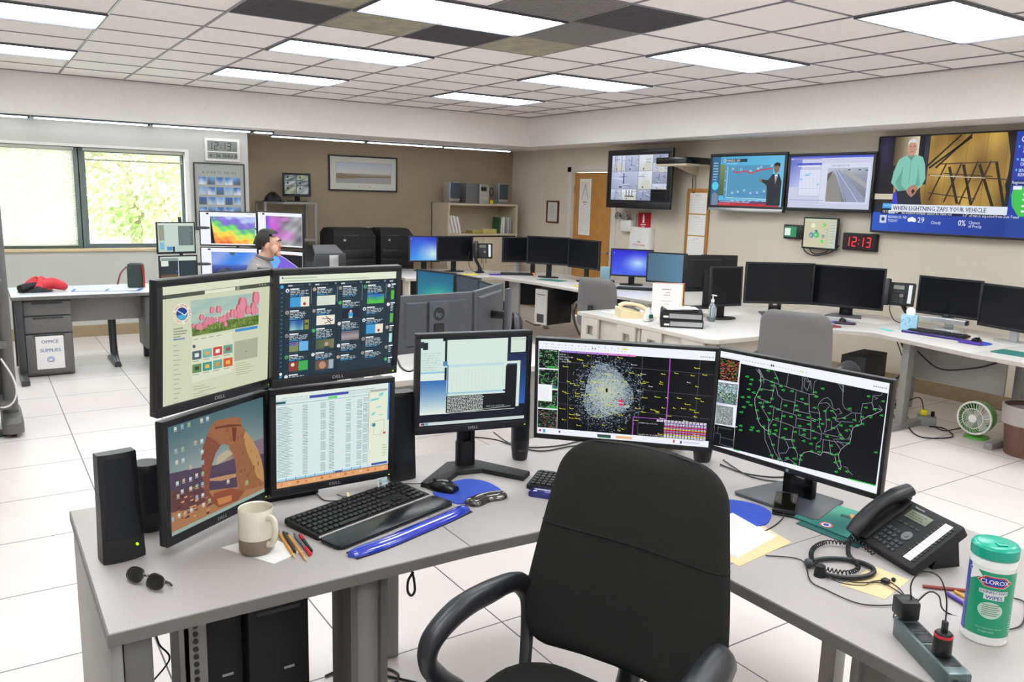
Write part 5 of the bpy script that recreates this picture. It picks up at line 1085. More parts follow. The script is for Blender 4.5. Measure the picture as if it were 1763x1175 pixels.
    c.rect(.80, .455, 1, .50, '16256a', 10); c.text('Regional', .805, .49, .028, 'dfe6f4', 11, sx=.85); c.poly([(.82, .52), (1, .51), (1, .79), (.86, .80), (.82, .7), (.81, .6)], '3fc04e', 11)
    c.rect(.815, .51, .86, .545, 'e8ecf2', 12)
    for v in (.58, .63, .69, .74): c.rect(.87, v, .95, v+.018, 'e8ecf2', 12)
def s_wallmap(c):
    c.rect(0, 0, 1, 1, 'c9c9a8', 0); c.rect(0, 0, .78, .06, 'c7d2b6', 1); c.grid(.05, .08, .78, .92, 8, 8, lambda a, b: mixc('c9b89a', 'c9c9a8', .5+.5*math.sin(a*3)), 1); c.rect(.78, .06, 1, 1, 'c3cdb8', 1)
    for x, y, cc, s in ((.28, .24, 'e2e6c8', .07), (.62, .20, '5fd05a', .05), (.24, .58, '6f8fa0', .08), (.40, .55, '4fc06a', .09), (.38, .45, '2f6a8a', .05), (.60, .60, '6f9aa8', .05), (.58, .78, '4fd85a', .05), (.70, .4, 'b8c0a0', .04)): c.disc(x, y, s, cc, 3); c.disc(x-.02, y+.01, s*.4, mixc(cc, 'f0f4e0', .5), 4)
    for q in range(8): c.rect(.81, .1+q*.1, .95, .115+q*.1, '8a9a8a', 3)
SEG = {'0': 'abcdef', '1': 'bc', '2': 'abged', '3': 'abgcd', '4': 'fgbc', '5': 'afgcd', '6': 'afgedc', '7': 'abc', '8': 'abcdefg', '9': 'abcdfg'}
def seg7(c, ch, u, v, w_, h_, col, L=5, t=.16, sk=.1):
    T_ = t*w_; tv = T_*c.W/c.H
    def q(x0, y0, x1, y1): f = lambda x, y: (u+x+sk*w_*(h_-y)/h_, v+y); c.poly([f(x0, y0), f(x1, y0), f(x1, y1), f(x0, y1)], col, L)
    for s in SEG.get(ch, ''):
        if s == 'a': q(T_*.6, 0, w_-T_*.6, tv)
        if s == 'g': q(T_*.6, h_/2-tv/2, w_-T_*.6, h_/2+tv/2)
        if s == 'd': q(T_*.6, h_-tv, w_-T_*.6, h_)
        if s == 'f': q(0, tv*.5, T_, h_/2-tv*.2)
        if s == 'b': q(w_-T_, tv*.5, w_, h_/2-tv*.2)
        if s == 'e': q(0, h_/2+tv*.2, T_, h_-tv*.5)
        if s == 'c': q(w_-T_, h_/2+tv*.2, w_, h_-tv*.5)

# ------------------------------------------------------------------ the near workstation
Z0 = .74
desk('near left desk with a grey laminate top, bearing the four stacked monitors and mug', [(-.287, -5.585), (.636, -5.585), (.636, -4.775), (-.287, -4.765)],
     [(-.272, -5.175, 'panel', 0, .80, 'steel'), (-.228, -5.548, 'post', 0), (.36, -5.50, 'channel', 0)], top='desk', edge='edge', legm=mat('leg_grey', '5f5e5b', .45))
desk('near corner desk between the two long tops, under the keyboard half hidden by the chair', [(.639, -5.585), (.90, -5.60), (1.127, -5.83), (1.127, -6.040), (2.04, -6.040), (2.05, -4.84), (.639, -4.780)],
     [(1.95, -4.95, 'post', 0), (.72, -4.86, 'post', 0), (1.94, -5.9, 'post', 0)], top='desk', edge='edge', legm='steel')
desk('near right desk top running to the lower right edge, with the telephone and wipes tub', [(1.127, -7.30), (2.02, -7.30), (2.04, -6.043), (1.127, -6.043)],
     [(1.23, -6.47, 'channel', -90), (1.9, -6.47, 'post', 0), (1.9, -7.2, 'post', 0), (1.23, -7.2, 'post', 0)], top='desk', edge='edge', legm='steel')
D = dict(w=.41, h=.345, bez=.018, bot=.026, logo='DELL', led='ledg', stand='bracket', depth=.07)
G4 = 'monitors of the four-screen stack'
monitor('computer_monitor', 'upper left black monitor of the four-screen stack, showing pink tulips', .048, -5.244, 1.05, 31.3, zc=1.325, tilt=-3.7, screen=s_flowers, group=G4, **D)
monitor('computer_monitor', 'upper right black monitor of the stack, showing columns of dark message feeds', .415, -5.165, 1.05, 5.1, zc=1.328, tilt=-5.3, screen=s_feeds, group=G4, **D)
monitor('computer_monitor', 'lower left black monitor of the stack, showing a red rock arch', .059, -5.150, Z0, 34.2, zc=.949, tilt=-.8, screen=s_arch, group=G4, **D)
monitor('computer_monitor', 'lower right black monitor of the stack, showing a pale table of rows', .439, -5.059, Z0, .2, zc=.955, tilt=-2.9, screen=s_table, group=G4, **D)
t = thing('monitor_mount', 'black post mount with four arms holding the monitor stack', 'monitor stand', (.27, -4.92, Z0))
obj('mount_base', MB().prism(rrect(.30, .14, .03), 0, .014, bev=.005), 'blackm', t); obj('post', MB().cyl((0, 0, .012), (0, 0, .74), .018), 'steeld', t)
for (ex, ey, ez) in ((-.185, -.253, .585), (.140, -.165, .588), (-.165, -.16, .209), (.165, -.065, .215)):
    b = MB(); b.tube([(0, -.01, ez), (ex*.5, ey*.35, ez), (ex, ey, ez)], .014, 10, smooth=4); b.cyl((0, 0, ez-.03), (0, 0, ez+.03), .026); obj('arm', b, 'black', t)
monitor('computer_monitor', 'black square monitor on a splayed foot beside the stack, showing white windows and a terminal', .937, -5.085, Z0, -12, zc=1.083, tilt=-2.2, screen=s_term, w=.42, h=.352, bez=.018, bot=.026, logo='DELL', led='ledg', stand='dell', depth=.05)
H = dict(w=.62, h=.372, bez=.012, bot=.018, logo='hp', stand='hp', depth=.045, body='black')
monitor('computer_monitor', 'wide black monitor behind the near chair, showing a speckled radar circle', 1.366, -5.378, Z0, -44.8, zc=1.055, tilt=-5.2, screen=s_radar, **H)
monitor('computer_monitor', 'wide black monitor at the right of the near desk, showing a map of state outlines', 1.723, -5.814, Z0, -83.3, zc=1.031, tilt=1, screen=s_states, **H)
# speakers
desk_speaker('tall flat black speaker with a green light at the left end of the near desk', -.203, -5.185, Z0, 8, .29, w=.098, d=.05, led=True, lean=-3)
desk_speaker('round tapered black speaker tucked behind the left edge of the arch monitor', -.108, -5.02, Z0, 40, .20, w=.085, kind='round')
desk_speaker('tall flat black speaker right of the monitor stack', .712, -4.975, Z0, -6, .31, w=.088, d=.06)
desk_speaker('tapered black speaker between the square monitor and the radar monitor', 1.195, -5.005, Z0, -20, .26, w=.068, kind='round', txt='logitech')
desk_speaker('tapered black speaker below the gap between the two wide monitors', 1.80, -5.36, Z0, -60, .24, w=.075, kind='round')
# coffee mug
t = thing('coffee_mug', 'cream coffee mug with a brown unglazed foot standing on a slip of paper', 'mug', (.113, -5.325, Z0+.0013))
P_ = [(.036, 0), (.040, .002), (.0455, .012), (.0465, .045)]
obj('foot_band', MB().lathe(P_+[(.040, .045)], 36), 'stone', t, label='brown stoneware lower part')
obj('cup', MB().lathe([(.0465, .045), (.046, .09), (.0462, .124), (.0450, .127), (.0425, .124), (.042, .05), (.036, .02), (.002, .016)], 36, cap=False), 'glaze', t)
obj('tea', MB().lathe([(.0415, .028), (.0415, .030)], 28), mat('cocoa', 'a08a78', .4), t)
obj('handle', tmb([(.045, 0, .105), (.062, 0, .110), (.074, 0, .095), (.073, 0, .065), (.062, 0, .038), (.044, 0, .030)], [.007, .0075, .0075, .0075, .007, .007], 10, smooth=5, M=RZ(-64), flat=1.3), 'glaze', t)
sheet_thing('paper_slip', 'white slip of paper under the coffee mug', 'paper', [(.035, -5.255), (.165, -5.235), (.220, -5.388), (.130, -5.425)], Z0, th=.001)
t = thing('sunglasses', 'folded dark metal sunglasses lying at the front left of the desk', 'sunglasses', (-.188, -5.395, Z0), -62)
for s in (-1, 1):
    pts = [(s*.034+.029*math.cos(a)*(1+.15*s*math.cos(a)), -.004, .024+.020*math.sin(a)*(1+.12*math.cos(2*a))) for a in [2*math.pi*i/20 for i in range(20)]]
    obj('lens', MB(RX(-35)).rings([[(p[0], p[1], p[2]) for p in pts], [(p[0], p[1]+.0015, p[2]) for p in pts]]), 'glassdark', t)
    obj('rim', tmb(pts, .002, 6, closed=True, M=RX(-35)), mat('gunmetal', '4a4a44', .25, metal=.7), t)
    obj('temple', tmb([(s*.066, .012, .026), (s*.066, .03, .018), (s*.03, .045, .006), (-s*.03, .050, .003), (-s*.055, .044, .0025)], .002, 6, smooth=4), 'dark', t)
obj('bridge', tmb([(-.008, .012, .030), (0, .010, .034), (.008, .012, .030)], .0016, 6), 'chrome', t)
def pen(name, label, p, q, r, body, tip, cap=None, cat='pen', group='pens and pencils beside the mug', z=.0045):
    p, q = Vector(p), Vector(q); d = q-p; L = d.length; a = math.degrees(math.atan2(d.y, d.x)); t = thing(name, label, cat, (p.x, p.y, Z0+z+.0013), a, group)
    obj('barrel', MB().cyl((0, 0, 0), (L*.88, 0, 0), r, seg=6 if cat == 'pencil' else 12), body, t)
    obj('tip', MB().cyl((L*.88, 0, 0), (L, 0, 0), r*.9, .0006, seg=10), tip, t)
    if cap: obj('cap', MB().cyl((-L*.02, 0, 0), (L*(.06 if cat == 'pencil' else .28), 0, 0), r*1.15, seg=12), cap, t)
pen('pencil', 'yellow pencil nearest the mug, partly on the paper slip', (.200, -5.235), (.186, -5.43), .0036, 'gold', 'tan', 'dark', 'pencil', z=.003)
pen('pencil', 'yellow pencil second from the mug, reaching furthest forward', (.218, -5.262), (.207, -5.462), .0036, 'gold', 'tan', 'dark', 'pencil', z=.003)
pen('pen', 'grey pen lying between the two yellow pencils', (.212, -5.25), (.197, -5.405), .0042, 'dark', 'black', z=.0045)
pen('pen', 'grey pen with a red cap, at the front of the pen pile', (.228, -5.425), (.234, -5.27), .0046, 'grey', 'black', 'red', z=.0045)
pen('pen', 'dark pen with a red cap, closest to the keyboard', (.246, -5.295), (.238, -5.42), .0046, 'dark', 'black', 'red', z=.0045)
keyboard('large black keyboard with a palm rest in front of the monitor stack', .472, -5.197, Z0, 18, w=.455, d=.168, rest=True)
gel_rest('translucent blue gel wrist rest along the front of the large keyboard', [(.312, -5.486), (.42, -5.466), (.54, -5.428), (.66, -5.388), (.772, -5.345)], .026, 'blue', Z0)
mouse('black mouse on the blue mouse pad', .778, -5.160, Z0+.004, 27, cord=[(-.01, .09, .004), (-.06, .16, .003), (-.13, .17, .003)])
t = thing('mouse_pad', 'round blue mouse pad under the black mouse, with a smoky gel rest', 'mouse pad', (.84, -5.20, Z0))
pts = [(.735, -5.178), (.775, -5.145), (.842, -5.113), (.906, -5.113), (.945, -5.16), (.953, -5.22), (.940, -5.27), (.85, -5.295), (.770, -5.302), (.748, -5.25)]
sp = spline([Vector((x-.84, y+5.20, 0)) for x, y in pts], 4, True); obj('pad', MB().prism([(p.x, p.y) for p in sp], 0, .0035), 'bluepad', t)
g = MB(); R = []; sp = spline([Vector(p) for p in [(-.055, -.128, 0), (-.03, -.118, 0), (.02, -.102, 0), (.06, -.106, 0), (.097, -.108, 0)]], 6)
for i, p in enumerate(sp):
    a = i/(len(sp)-1); e = max(.12, (1-(abs(a-.5)*2)**4)**.5)*(1-.16*math.sin(a*math.pi)); d = (sp[min(i+1, len(sp)-1)]-sp[max(i-1, 0)]).normalized(); nn = Vector((-d.y, d.x, 0))
    R.append([tuple(p+nn*(.036*e*math.cos(q))+Vector((0, 0, .004+(.021*e*math.sin(q) if math.sin(q) > 0 else 0)))) for q in [2*math.pi*k/18 for k in range(18)]])
g.rings(R); obj('gel_rest', g, 'ygel', t, label='smoky translucent gel rest')
keyboard('black keyboard half hidden behind the near chair', 1.215, -5.395, Z0, -52, w=.40, d=.15)
t = thing('wrist_rest', 'dark blue gel wrist rest in front of the half-hidden keyboard', 'wrist rest', (1.215-.115*.64, -5.395-.115*.77, Z0), -52)
b = MB(); b.prism(rrect(.40, .058, .02), 0, .018, bev=.007); obj('gel', b, mat('navy_gel', '1f2472', .12, coat=.7), t)
cv = Canvas(.05, .012); cv.text('Fellowes', .5, .85, .75, 'e4e6f4', center=True); cv.build('lettering', PRINT, t, TR(-.12, -.016, .0185) @ RX(-90))
t = thing('mouse_pad', 'blue mouse pad peeking out right of the near chair back', 'mouse pad', (1.50, -5.80, Z0), -60); obj('pad', MB().prism(rrect(.20, .22, .09, 8), 0, .004), 'bluepad', t)
t = thing('identity_badge', 'small photo badge propped against the lower right stacked monitor', 'badge', (.596, -5.095, Z0), 3, rot=(R_(-14), 0, R_(3)))
cv = Canvas(.036, .054); cv.rect(0, 0, 1, 1, 'cfdcdc', 0); cv.rect(.1, .1, .45, .8, 'a8bcc4', 1); cv.disc(.27, .35, .12, '8a6050', 2); cv.rect(.15, .5, .42, .82, '2f3b50', 2); cv.text('NWS', .5, .35, .16, '4a8cc0', 2); cv.rect(.5, .45, .9, .5, '4a8cc0', 2)
obj('card', bmb(-.018, -.0006, 0, .018, .0008, .054), 'white', t); cv.build('photo_print', PRINT, t, TR(0, -.0009, .027))
t = thing('key_ring', 'bunch of keys lying under the lower right stacked monitor', 'keys', (.475, -5.10, Z0), 20)
obj('ring', MB().torus((0, 0, .004), .014, .0014), 'chrome', t)
for k in range(3):
    b = MB(RZ(20+35*k) @ TR(.016, 0, .003+.002*k)); b.cyl((.008, 0, -.001), (.008, 0, .001), .009, seg=14); b.box(.015, -.0035, -.001, .045, .0035, .001); obj('key', b, ('chrome', mat('brass', 'b0994a', .3, metal=.9), 'dark')[k], t)
t = thing('candy_bowl', 'pale bowl of wrapped sweets behind the radar monitor', 'bowl', (1.79, -5.17, Z0))
obj('bowl', MB().lathe([(.035, 0), (.04, .004), (.07, .04), (.078, .052), (.074, .052), (.06, .034), (.002, .008)], 28, cap=False), 'cream', t)
rnd = random.Random(1)
for k in range(9):
    a = k*2.39; r = .045*math.sqrt(k/9.); c_ = MB(); c_.ball((r*math.cos(a), r*math.sin(a), .048+.004*(k % 2)), (.014, .010, .008), u=10, v=6); o = obj('sweet', c_, ('red', 'gold', 'yellow', 'orange_sweet')[k % 4] if k % 4 < 3 else mat('orange_sweet', 'e0702a', .4), None); o.location = (1.79, -5.17, Z0); tag(o, 'wrapped sweet in the pale bowl', 'sweet', 'sweets in the bowl')
# telephone, papers and small things at the right
coil = lambda: helix([(-.08, .0, .045), (-.10, -.03, .02), (-.02, -.10, .012), (.06, -.13, .012), (.08, -.19, .012), (.02, -.235, .012), (-.06, -.19, .012), (-.10, -.12, .012), (-.085, -.07, .014), (-.05, -.05, .03), (.0, -.03, .012)], .0052, 70, .0019)
desk_phone('large black desk telephone at the right of the near desk, handset on its cradle', 1.610, -6.232, Z0, -108, tilt=33, cord=coil, txt='Panasonic')
def art_mat(c):
    c.grid(0, 0, 1, 1, 8, 8, lambda a, b: mixc('1f6a68', '4c9a80', .5+.5*math.sin(a*4+b*3)), 1); c.disc(.14, .45, .09, '3f7fae', 2); c.disc(.14, .45, .055, '2a3a8a', 3); c.poly([(.10, .46), (.14, .42), (.18, .46), (.14, .5)], 'e6eef2', 4)
    c.disc(.50, .86, .10, 'c8605a', 2); c.disc(.50, .86, .07, 'd9e4e0', 3); c.disc(.50, .86, .045, '2a4a9a', 4); c.poly([(.55, .2), (.7, .12), (.85, .2), (.8, .3), (.62, .32)], 'b98a52', 2); c.poly([(.45, .3), (.6, .28), (.66, .38), (.5, .42)], '2c4a44', 3)
t1 = sheet_thing('mouse_pad', 'teal sea-life mouse pad with a round emblem, upper of the two behind the telephone', 'mouse pad', [(1.83, -5.885), (1.86, -6.07), (1.63, -6.125), (1.625, -5.91)], Z0+.0205, 'teal', th=.003, art=art_mat)
sheet_thing('mouse_pad', 'plain teal mouse pad lying under the sea-life one', 'mouse pad', [(1.80, -5.93), (1.84, -6.115), (1.60, -6.16), (1.595, -5.95)], Z0+.0001, mat('deep_teal', '1a5a56', .7), th=.003)
bpy.data.objects[t1.name].location.z = Z0+.0035
t = thing('smartphone', 'black smartphone leaning on its dock in front of the state map monitor', 'smartphone', (1.625, -5.880, Z0), -56)
obj('dock', MB().box(-.035, -.02, 0, .035, .06, .010, .004), 'blackm', t); b = MB(TR(0, -.02, .011) @ RX(7)); b.box(-.036, 0, 0, .036, .138, .009, .003); obj('case', b, 'black', t)
obj('glass', MB(TR(0, -.02, .011) @ RX(7)).box(-.032, .01, .0088, .032, .128, .0096), 'glassdark', t); obj('charging_cable', tmb([(0, -.022, .014), (0, -.05, .006), (-.02, -.12, .0025), (-.05, -.19, .0025)], .002, 6, smooth=6), 'cable', t)
for k in range(4):
    o_ = .012*k; sheet_thing('paper_sheet', 'white printed sheet in the loose pile on the manila folder, %s' % ('lowest one', 'second from the bottom', 'second from the top', 'topmost one')[k], 'paper', [(1.495-o_, -5.80+o_*.5), (1.460-o_*.8, -5.985+o_*.5), (1.235+o_*.2, -6.030+o_*.2), (1.25+o_*.3, -5.86+o_*.3)], Z0+.0015+.0016*k, th=.001, group='papers on the folder', art=(lambda c: c.dashes(.08, .08, .9, .9, 22, 'b8b8ba', 3, th=.3)) if k == 3 else None)
sheet_thing('manila_folder', 'tan folder under the loose papers right of the chair', 'folder', [(1.505, -5.84), (1.465, -6.035), (1.205, -6.065), (1.22, -5.88)], Z0, 'tan', th=.0012)
sheet_thing('manila_envelope', 'tan envelope in front of the desk telephone', 'envelope', [(1.354, -6.273), (1.535, -6.255), (1.540, -6.352), (1.382, -6.382)], Z0, 'tan', th=.001)
t = thing('headset', 'black headset band lying on the desk before the telephone', 'headset', (1.43, -6.225, Z0), -30)
obj('headband', MB().tube([(.085*math.cos(a), .058*math.sin(a), .009) for a in [R_(-150+k*20) for k in range(16)]], .0068, 8, smooth=2), 'black', t)
b = MB(); b.cyl((-.074, -.029, 0), (-.074, -.029, .03), .016, .013); obj('ear_cup', b, 'blackm', t); b = MB(); b.ball((-.084, .02, .013), (.012, .016, .013)); obj('ear_pad', b, 'dark', t)
t = thing('earphones', 'thin black earphones with a clip, trailing over the tan envelope', 'earphones', (1.42, -6.30, Z0))
obj('wire', tmb([(-.05, .10, .014), (-.075, .03, .010), (-.04, -.02, .012), (.02, -.01, .004), (.06, -.03, .003), (.03, -.09, .003), (-.05, -.14, .003)], .0014, 6, smooth=6), 'cable', t)
obj('clip', MB().box(.035, -.04, 0, .055, -.022, .014, .003), 'black', t); obj('ear_bud', MB().ball((.075, -.035, .006), .006), 'black', t)
pen('pencil', 'red-brown pencil lying behind the wipes tub', (1.53, -6.395), (1.66, -6.52), .0045, mat('red_brown', '8c4030', .5), 'dark', None, 'pencil', 'pens beside the wipes tub', z=.004)
pen('pen', 'purple pen half hidden behind the wipes tub', (1.545, -6.45), (1.50, -6.585), .005, 'purple', 'chrome', None, 'pen', 'pens beside the wipes tub', z=.0045)
pen('pen', 'orange and white pen next to the purple pen', (1.575, -6.455), (1.535, -6.60), .004, 'gold', 'chrome', None, 'pen', 'pens beside the wipes tub', z=.004)
# wipes tub
t = thing('wipes_canister', 'green and blue labelled tub of disinfecting wipes with a teal lid', 'wipes', (1.42, -6.605, Z0), -38); r = .047; hh = .205
obj('tub', MB().lathe([(r-.003, 0), (r, .003), (r, hh-.006), (r-.002, hh)], 40), 'wipes', t)
obj('lid', MB().lathe([(r+.0015, hh-.001), (r+.002, hh+.004), (r+.002, hh+.022), (r-.002, hh+.027), (r-.012, hh+.030), (.001, hh+.0305)], 40), 'tealcap', t)
obj('lid_tab', MB().box(-.010, -.030, hh+.030, .012, -.014, hh+.033, .0015), 'tealcap', t)
def mp(u, v, e):
    a = -math.pi/2+(u-.5)*math.pi*1.7; rr = r+.0006+e*1.2; return (rr*math.cos(a), rr*math.sin(a), .012+(1-v)*(hh-.032))
cv = Canvas(r*math.pi*1.7, hh-.032, mapf=mp, strips=56); rc = cv.rect
rc(0, .0, 1, .94, '1a9a72', 1, 40); rc(0, 0, .30, 1, '2a3fa8', 2, 14); rc(.30, .0, 1, .05, 'e9ece6', 2, 24); cv.poly([(.30, .05), (.36, .03), (.42, .12), (.30, .22)], 'f0f0ee', 2); rc(0, .955, 1, 1, 'f0f0ee', 3, 30)
cv.poly([(.375, .175), (.44, .10), (.60, .10), (.665, .175), (.60, .25), (.44, .25)], 'e2e2dc', 3); cv.poly([(.38, .175), (.445, .105), (.595, .105), (.66, .175), (.595, .245), (.445, .245)], 'd2442e', 4); cv.poly([(.40, .175), (.455, .12), (.585, .12), (.64, .175), (.585, .23), (.455, .23)], '2540a0', 5)
cv.text('CLOROX', .52, .203, .056, 'f4f4f4', 7, sx=1.0, center=True, bold=.05); cv.poly([(.405, .29), (.635, .29), (.635, .345), (.405, .345)], 'dfe9e4', 6); cv.text('DISINFECTING', .52, .333, .036, '2a3a90', 8, sx=.95, center=True, bold=.04); cv.poly([(.445, .345), (.61, .345), (.61, .42), (.445, .42)], 'dfe9e4', 6); cv.text('WIPES', .527, .41, .050, '2a3a90', 8, center=True, bold=.04)
cv.disc(.51, .57, .10, 'c3dccb', 3, 28, ry=.115)
for q in range(6): cv.rect(.445, .49+q*.028, .585-(q % 2)*.02, .498+q*.028, '4a6a66', 5)
for q in range(5): cv.rect(.72, .12+q*.03, .82-(q % 3)*.01, .127+q*.03, '8fd0b4', 5)
for q in range(7): cv.rect(.70, .64+q*.035, .80-(q % 2)*.02, .655+q*.035, '9fd8c0', 5)
cv.text('KILLS COLD & FLU VIRUSES', .52, .83, .018, 'bfe4d2', 5, center=True); cv.text('75 WET WIPES', .50, .88, .020, 'bfe4d2', 5, center=True); cv.disc(.30, .07, .018, 'c9d2f0', 4, 12); cv.disc(.30, .07, .013, '2a3fa8', 5, 12)
cv.build('label', GLOSSP, t, RZ(-24))
# power strip
t = thing('power_strip', 'grey metal power strip at the front right edge of the near desk', 'power strip', (1.20, -6.60, Z0), -122)
obj('housing', MB().box(-.115, -.026, 0, .115, .026, .045, .006), 'metalg', t)
for k in range(4):
    b = MB(); b.box(-.085+k*.045, -.018, .0445, -.048+k*.045, .018, .0465, .001); obj('outlet', b, 'black', t)
b = MB(); b.cyl((.114, -.008, .022), (.122, -.008, .022), .010, seg=14); obj('switch', b, 'black', t); b = MB(); b.cyl((.114, .012, .022), (.121, .012, .022), .007, seg=14); obj('reset_button', b, 'blackg', t)
obj('supply_cord', tmb([(.118, -.006, .014), (.15, -.01, .012), (.17, -.04, .0), (.175, -.06, -.12), (.17, -.06, -.30)], .0038, 8, smooth=6), 'black', t)
t = thing('power_adapter', 'black cube adapter plugged into the far end of the power strip', 'power adapter', at(1596, 1062, z=Z0+.05), -122)
t.location = (1.262, -6.503, Z0+.0466); obj('case', MB().box(-.024, -.022, 0, .024, .022, .044, .005), 'black', t)
obj('lead', tmb([(.0, .02, .03), (-.02, .06, .05), (-.06, .11, .02), (-.10, .16, -.044), (-.03, .24, -.044)], .002, 6, smooth=7), 'cable', t)
t = thing('phone_charger', 'black and red charger plug standing in the near end of the power strip', 'charger', (1.178, -6.635, Z0+.0466), -122)
b = MB(); b.lathe([(.018, 0), (.019, .004), (.0185, .045), (.015, .050), (.001, .051)], 20); obj('plug_body', b, 'black', t); obj('red_ring', MB().lathe([(.0188, .040), (.0192, .043), (.0188, .046)], 20), 'red', t)
obj('plug_head', MB().box(-.006, -.005, .05, .006, .005, .075, .002), 'black', t); obj('lead', tmb([RZ(122) @ (Vector(q)-Vector((1.178, -6.635, .7866))) for q in ((1.178, -6.635, .861), (1.19, -6.625, .905), (1.20, -6.60, .94), (1.215, -6.555, .93), (1.24, -6.52, .88), (1.285, -6.50, .80), (1.31, -6.45, .745), (1.38, -6.42, .744))], .0017, 6, smooth=7), 'cable', t)
# cables on the near desk
G = 'cables on the near desk'
cable('black cable loop lying under the lower stacked monitors', [at(u, v, z=Z0+.003) for u, v in ((470, 845), (510, 853), (540, 848), (560, 862), (600, 862))], .002, group=None)
cable('bundle of black cables running behind the square monitor foot', [at(u, v, z=Z0+.004) for u, v in ((800, 752), (850, 757), (900, 770), (960, 768), (1010, 757), (1060, 752))], .003)
cable('thick black cable running towards the radar monitor', [at(u, v, z=Z0+.004) for u, v in ((850, 745), (880, 765), (930, 777), (990, 768), (1040, 770))], .003)
cable('black cable from the speaker to behind the state map monitor', [at(u, v, z=Z0+.004) for u, v in ((1240, 800), (1280, 815), (1330, 822), (1370, 820))], .0028)
cable('second black cable sagging behind the map monitor foot', [at(u, v, z=Z0+.004) for u, v in ((1245, 792), (1290, 820), (1345, 830), (1390, 826))], .0025)
cable('thin black earphone lead looping to the power strip', [at(u, v, z=Z0+.004) for u, v in ((1318, 957), (1380, 965), (1395, 1000), (1420, 1015), (1480, 1040), (1540, 1042), (1575, 1036))], .0018)
cable('black charging lead crossing the tan envelope', [at(u, v, z=Z0+.006) for u, v in ((1395, 965), (1430, 990), (1470, 1003), (1520, 1005), (1560, 1028), (1580, 1033))], .0018)
cable('black lead at the right picture edge behind the wipes tub', [at(u, v, z=Z0+.004) for u, v in ((1745, 1030), (1765, 1040), (1760, 1075), (1735, 1085))], .002)
# chair in the foreground
ch = office_chair('large charcoal fabric armchair turned away from the near desk', .545, -6.150, -70, 'fabric', hs=.555, ah=.18, hb=1.112, wb=.555, wt=.43, recline=19, seam=.66)
# under the near desk
t = thing('computer_rack', 'grey bracket stand with round holes holding the towers under the near left desk', 'computer stand', (.075, -5.12, 0))
obj('shelf', bmb(-.16, -.22, .02, .20, .22, .05, .004), 'steeld', t); b = MB(); b.box(-.16, -.22, .05, -.15, -.14, .70); b.box(-.16, -.22, .05, -.105, -.212, .70); obj('side_plate', b, 'steel', t)
b = MB()
for q in range(12): b.cyl((-.133, -.2235, .42+q*.022), (-.133, -.2215, .42+q*.022), .007, seg=10)
obj('round_holes', b, 'black', t)
for sx in (-.13, .17): obj('foot', MB().cyl((sx, -.19, 0), (sx, -.19, .02), .018).cyl((sx, .19, 0), (sx, .19, .02), .018), 'blackm', t)
tower('matte black tower nearest the perforated bracket under the near desk', .01, -5.11, .05, 0, .12, .40, .62, dvd=False, vent=False)
tower('wide black tower at the right of the bracket under the near desk', .165, -5.13, .05, 0, .17, .42, .60, vent=False)
cable('hanging loop of black cord under the near desk edge', [at(u, v, y=-5.45) for u, v in ((712, 985), (703, 1000), (702, 1018), (708, 1026), (714, 1018), (713, 1000), (709, 984))], .004)
cable('black cable crossing the floor behind the middle leg', [at(u, v, z=.006) for u, v in ((560, 1165), (590, 1155), (640, 1160), (690, 1170), (730, 1180))], .005)
cable('coil of black cable on the floor right of the middle leg', [at(u, v, z=.006) for u, v in ((640, 1158), (665, 1152), (685, 1162), (680, 1176), (650, 1178), (620, 1168))], .005)
cable('thin black cable hanging behind the left end of the desk', [at(u, v, y=-4.9) for u, v in ((290, 1070), (270, 1085), (274, 1110), (292, 1135), (262, 1175))], .003)

# ------------------------------------------------------------------ the middle workstation, seen from behind
desk('middle desk under the monitors that turn their backs, behind the near stack', [(1.33, -3.62), (2.35, -3.62), (2.62, -3.30), (2.74, -1.50), (2.10, -1.50), (2.10, -2.80), (1.33, -2.85)],
     [(1.40, -3.52, 'post', 0), (2.3, -3.5, 'post', 0), (2.66, -1.6, 'post', 0), (2.2, -1.6, 'post', 0), (1.40, -2.95, 'post', 0)], panels=[(1.45, -3.35, 2.3, -3.35, .35, .70)], legm='steel')
monitor('computer_monitor', 'wide grey monitor seen from behind, bearing a round emblem, on the middle desk', 1.80, -3.17, Z0, 184.6, .535, .345, .96, 0, back='hp', stand='flat', body='hpgrey', depth=.03, bez=.012)
monitor('computer_monitor', 'angled dark monitor seen from behind, right of the one with the emblem', 2.31, -2.95, Z0, 220, .60, .345, .96, 0, back='arm', stand='none', body='hpgrey', depth=.03, bez=.012)
monitor('computer_monitor', 'square monitor with a plain teal screen on the middle desk', 2.52, -1.84, Z0, -74, .43, .355, .955, 0, screen=s_teal, depth=.03)
monitor('computer_monitor', 'dark blank monitor right of the teal screen on the middle desk', 2.585, -2.225, Z0, -90, .345, .345, .955, 0, screen=lambda c: c.rect(0, 0, 1, 1, '3b444e', 0), depth=.03)
monitor('computer_monitor', 'dark blank monitor at the right end of the middle desk row', 2.535, -2.60, Z0, -102, .40, .345, .945, 0, screen=lambda c: c.rect(0, 0, 1, 1, '3d4650', 0), depth=.03)
sheet_thing('paper_sheet', 'white paper on the corner of the middle desk, right of the stack', 'paper', [(1.40, -3.44), (1.56, -3.44), (1.56, -3.58), (1.40, -3.58)], Z0)
cable('dark cable and adapter lying on the middle desk corner', [at(u, v, z=Z0+.006) for u, v in ((684, 618), (690, 632), (705, 640), (722, 630), (735, 622))], .005)
office_chair('dark office chair at the middle desk, only an armrest showing', 3.02, -1.71, -33, 'fabric', hb=.86)
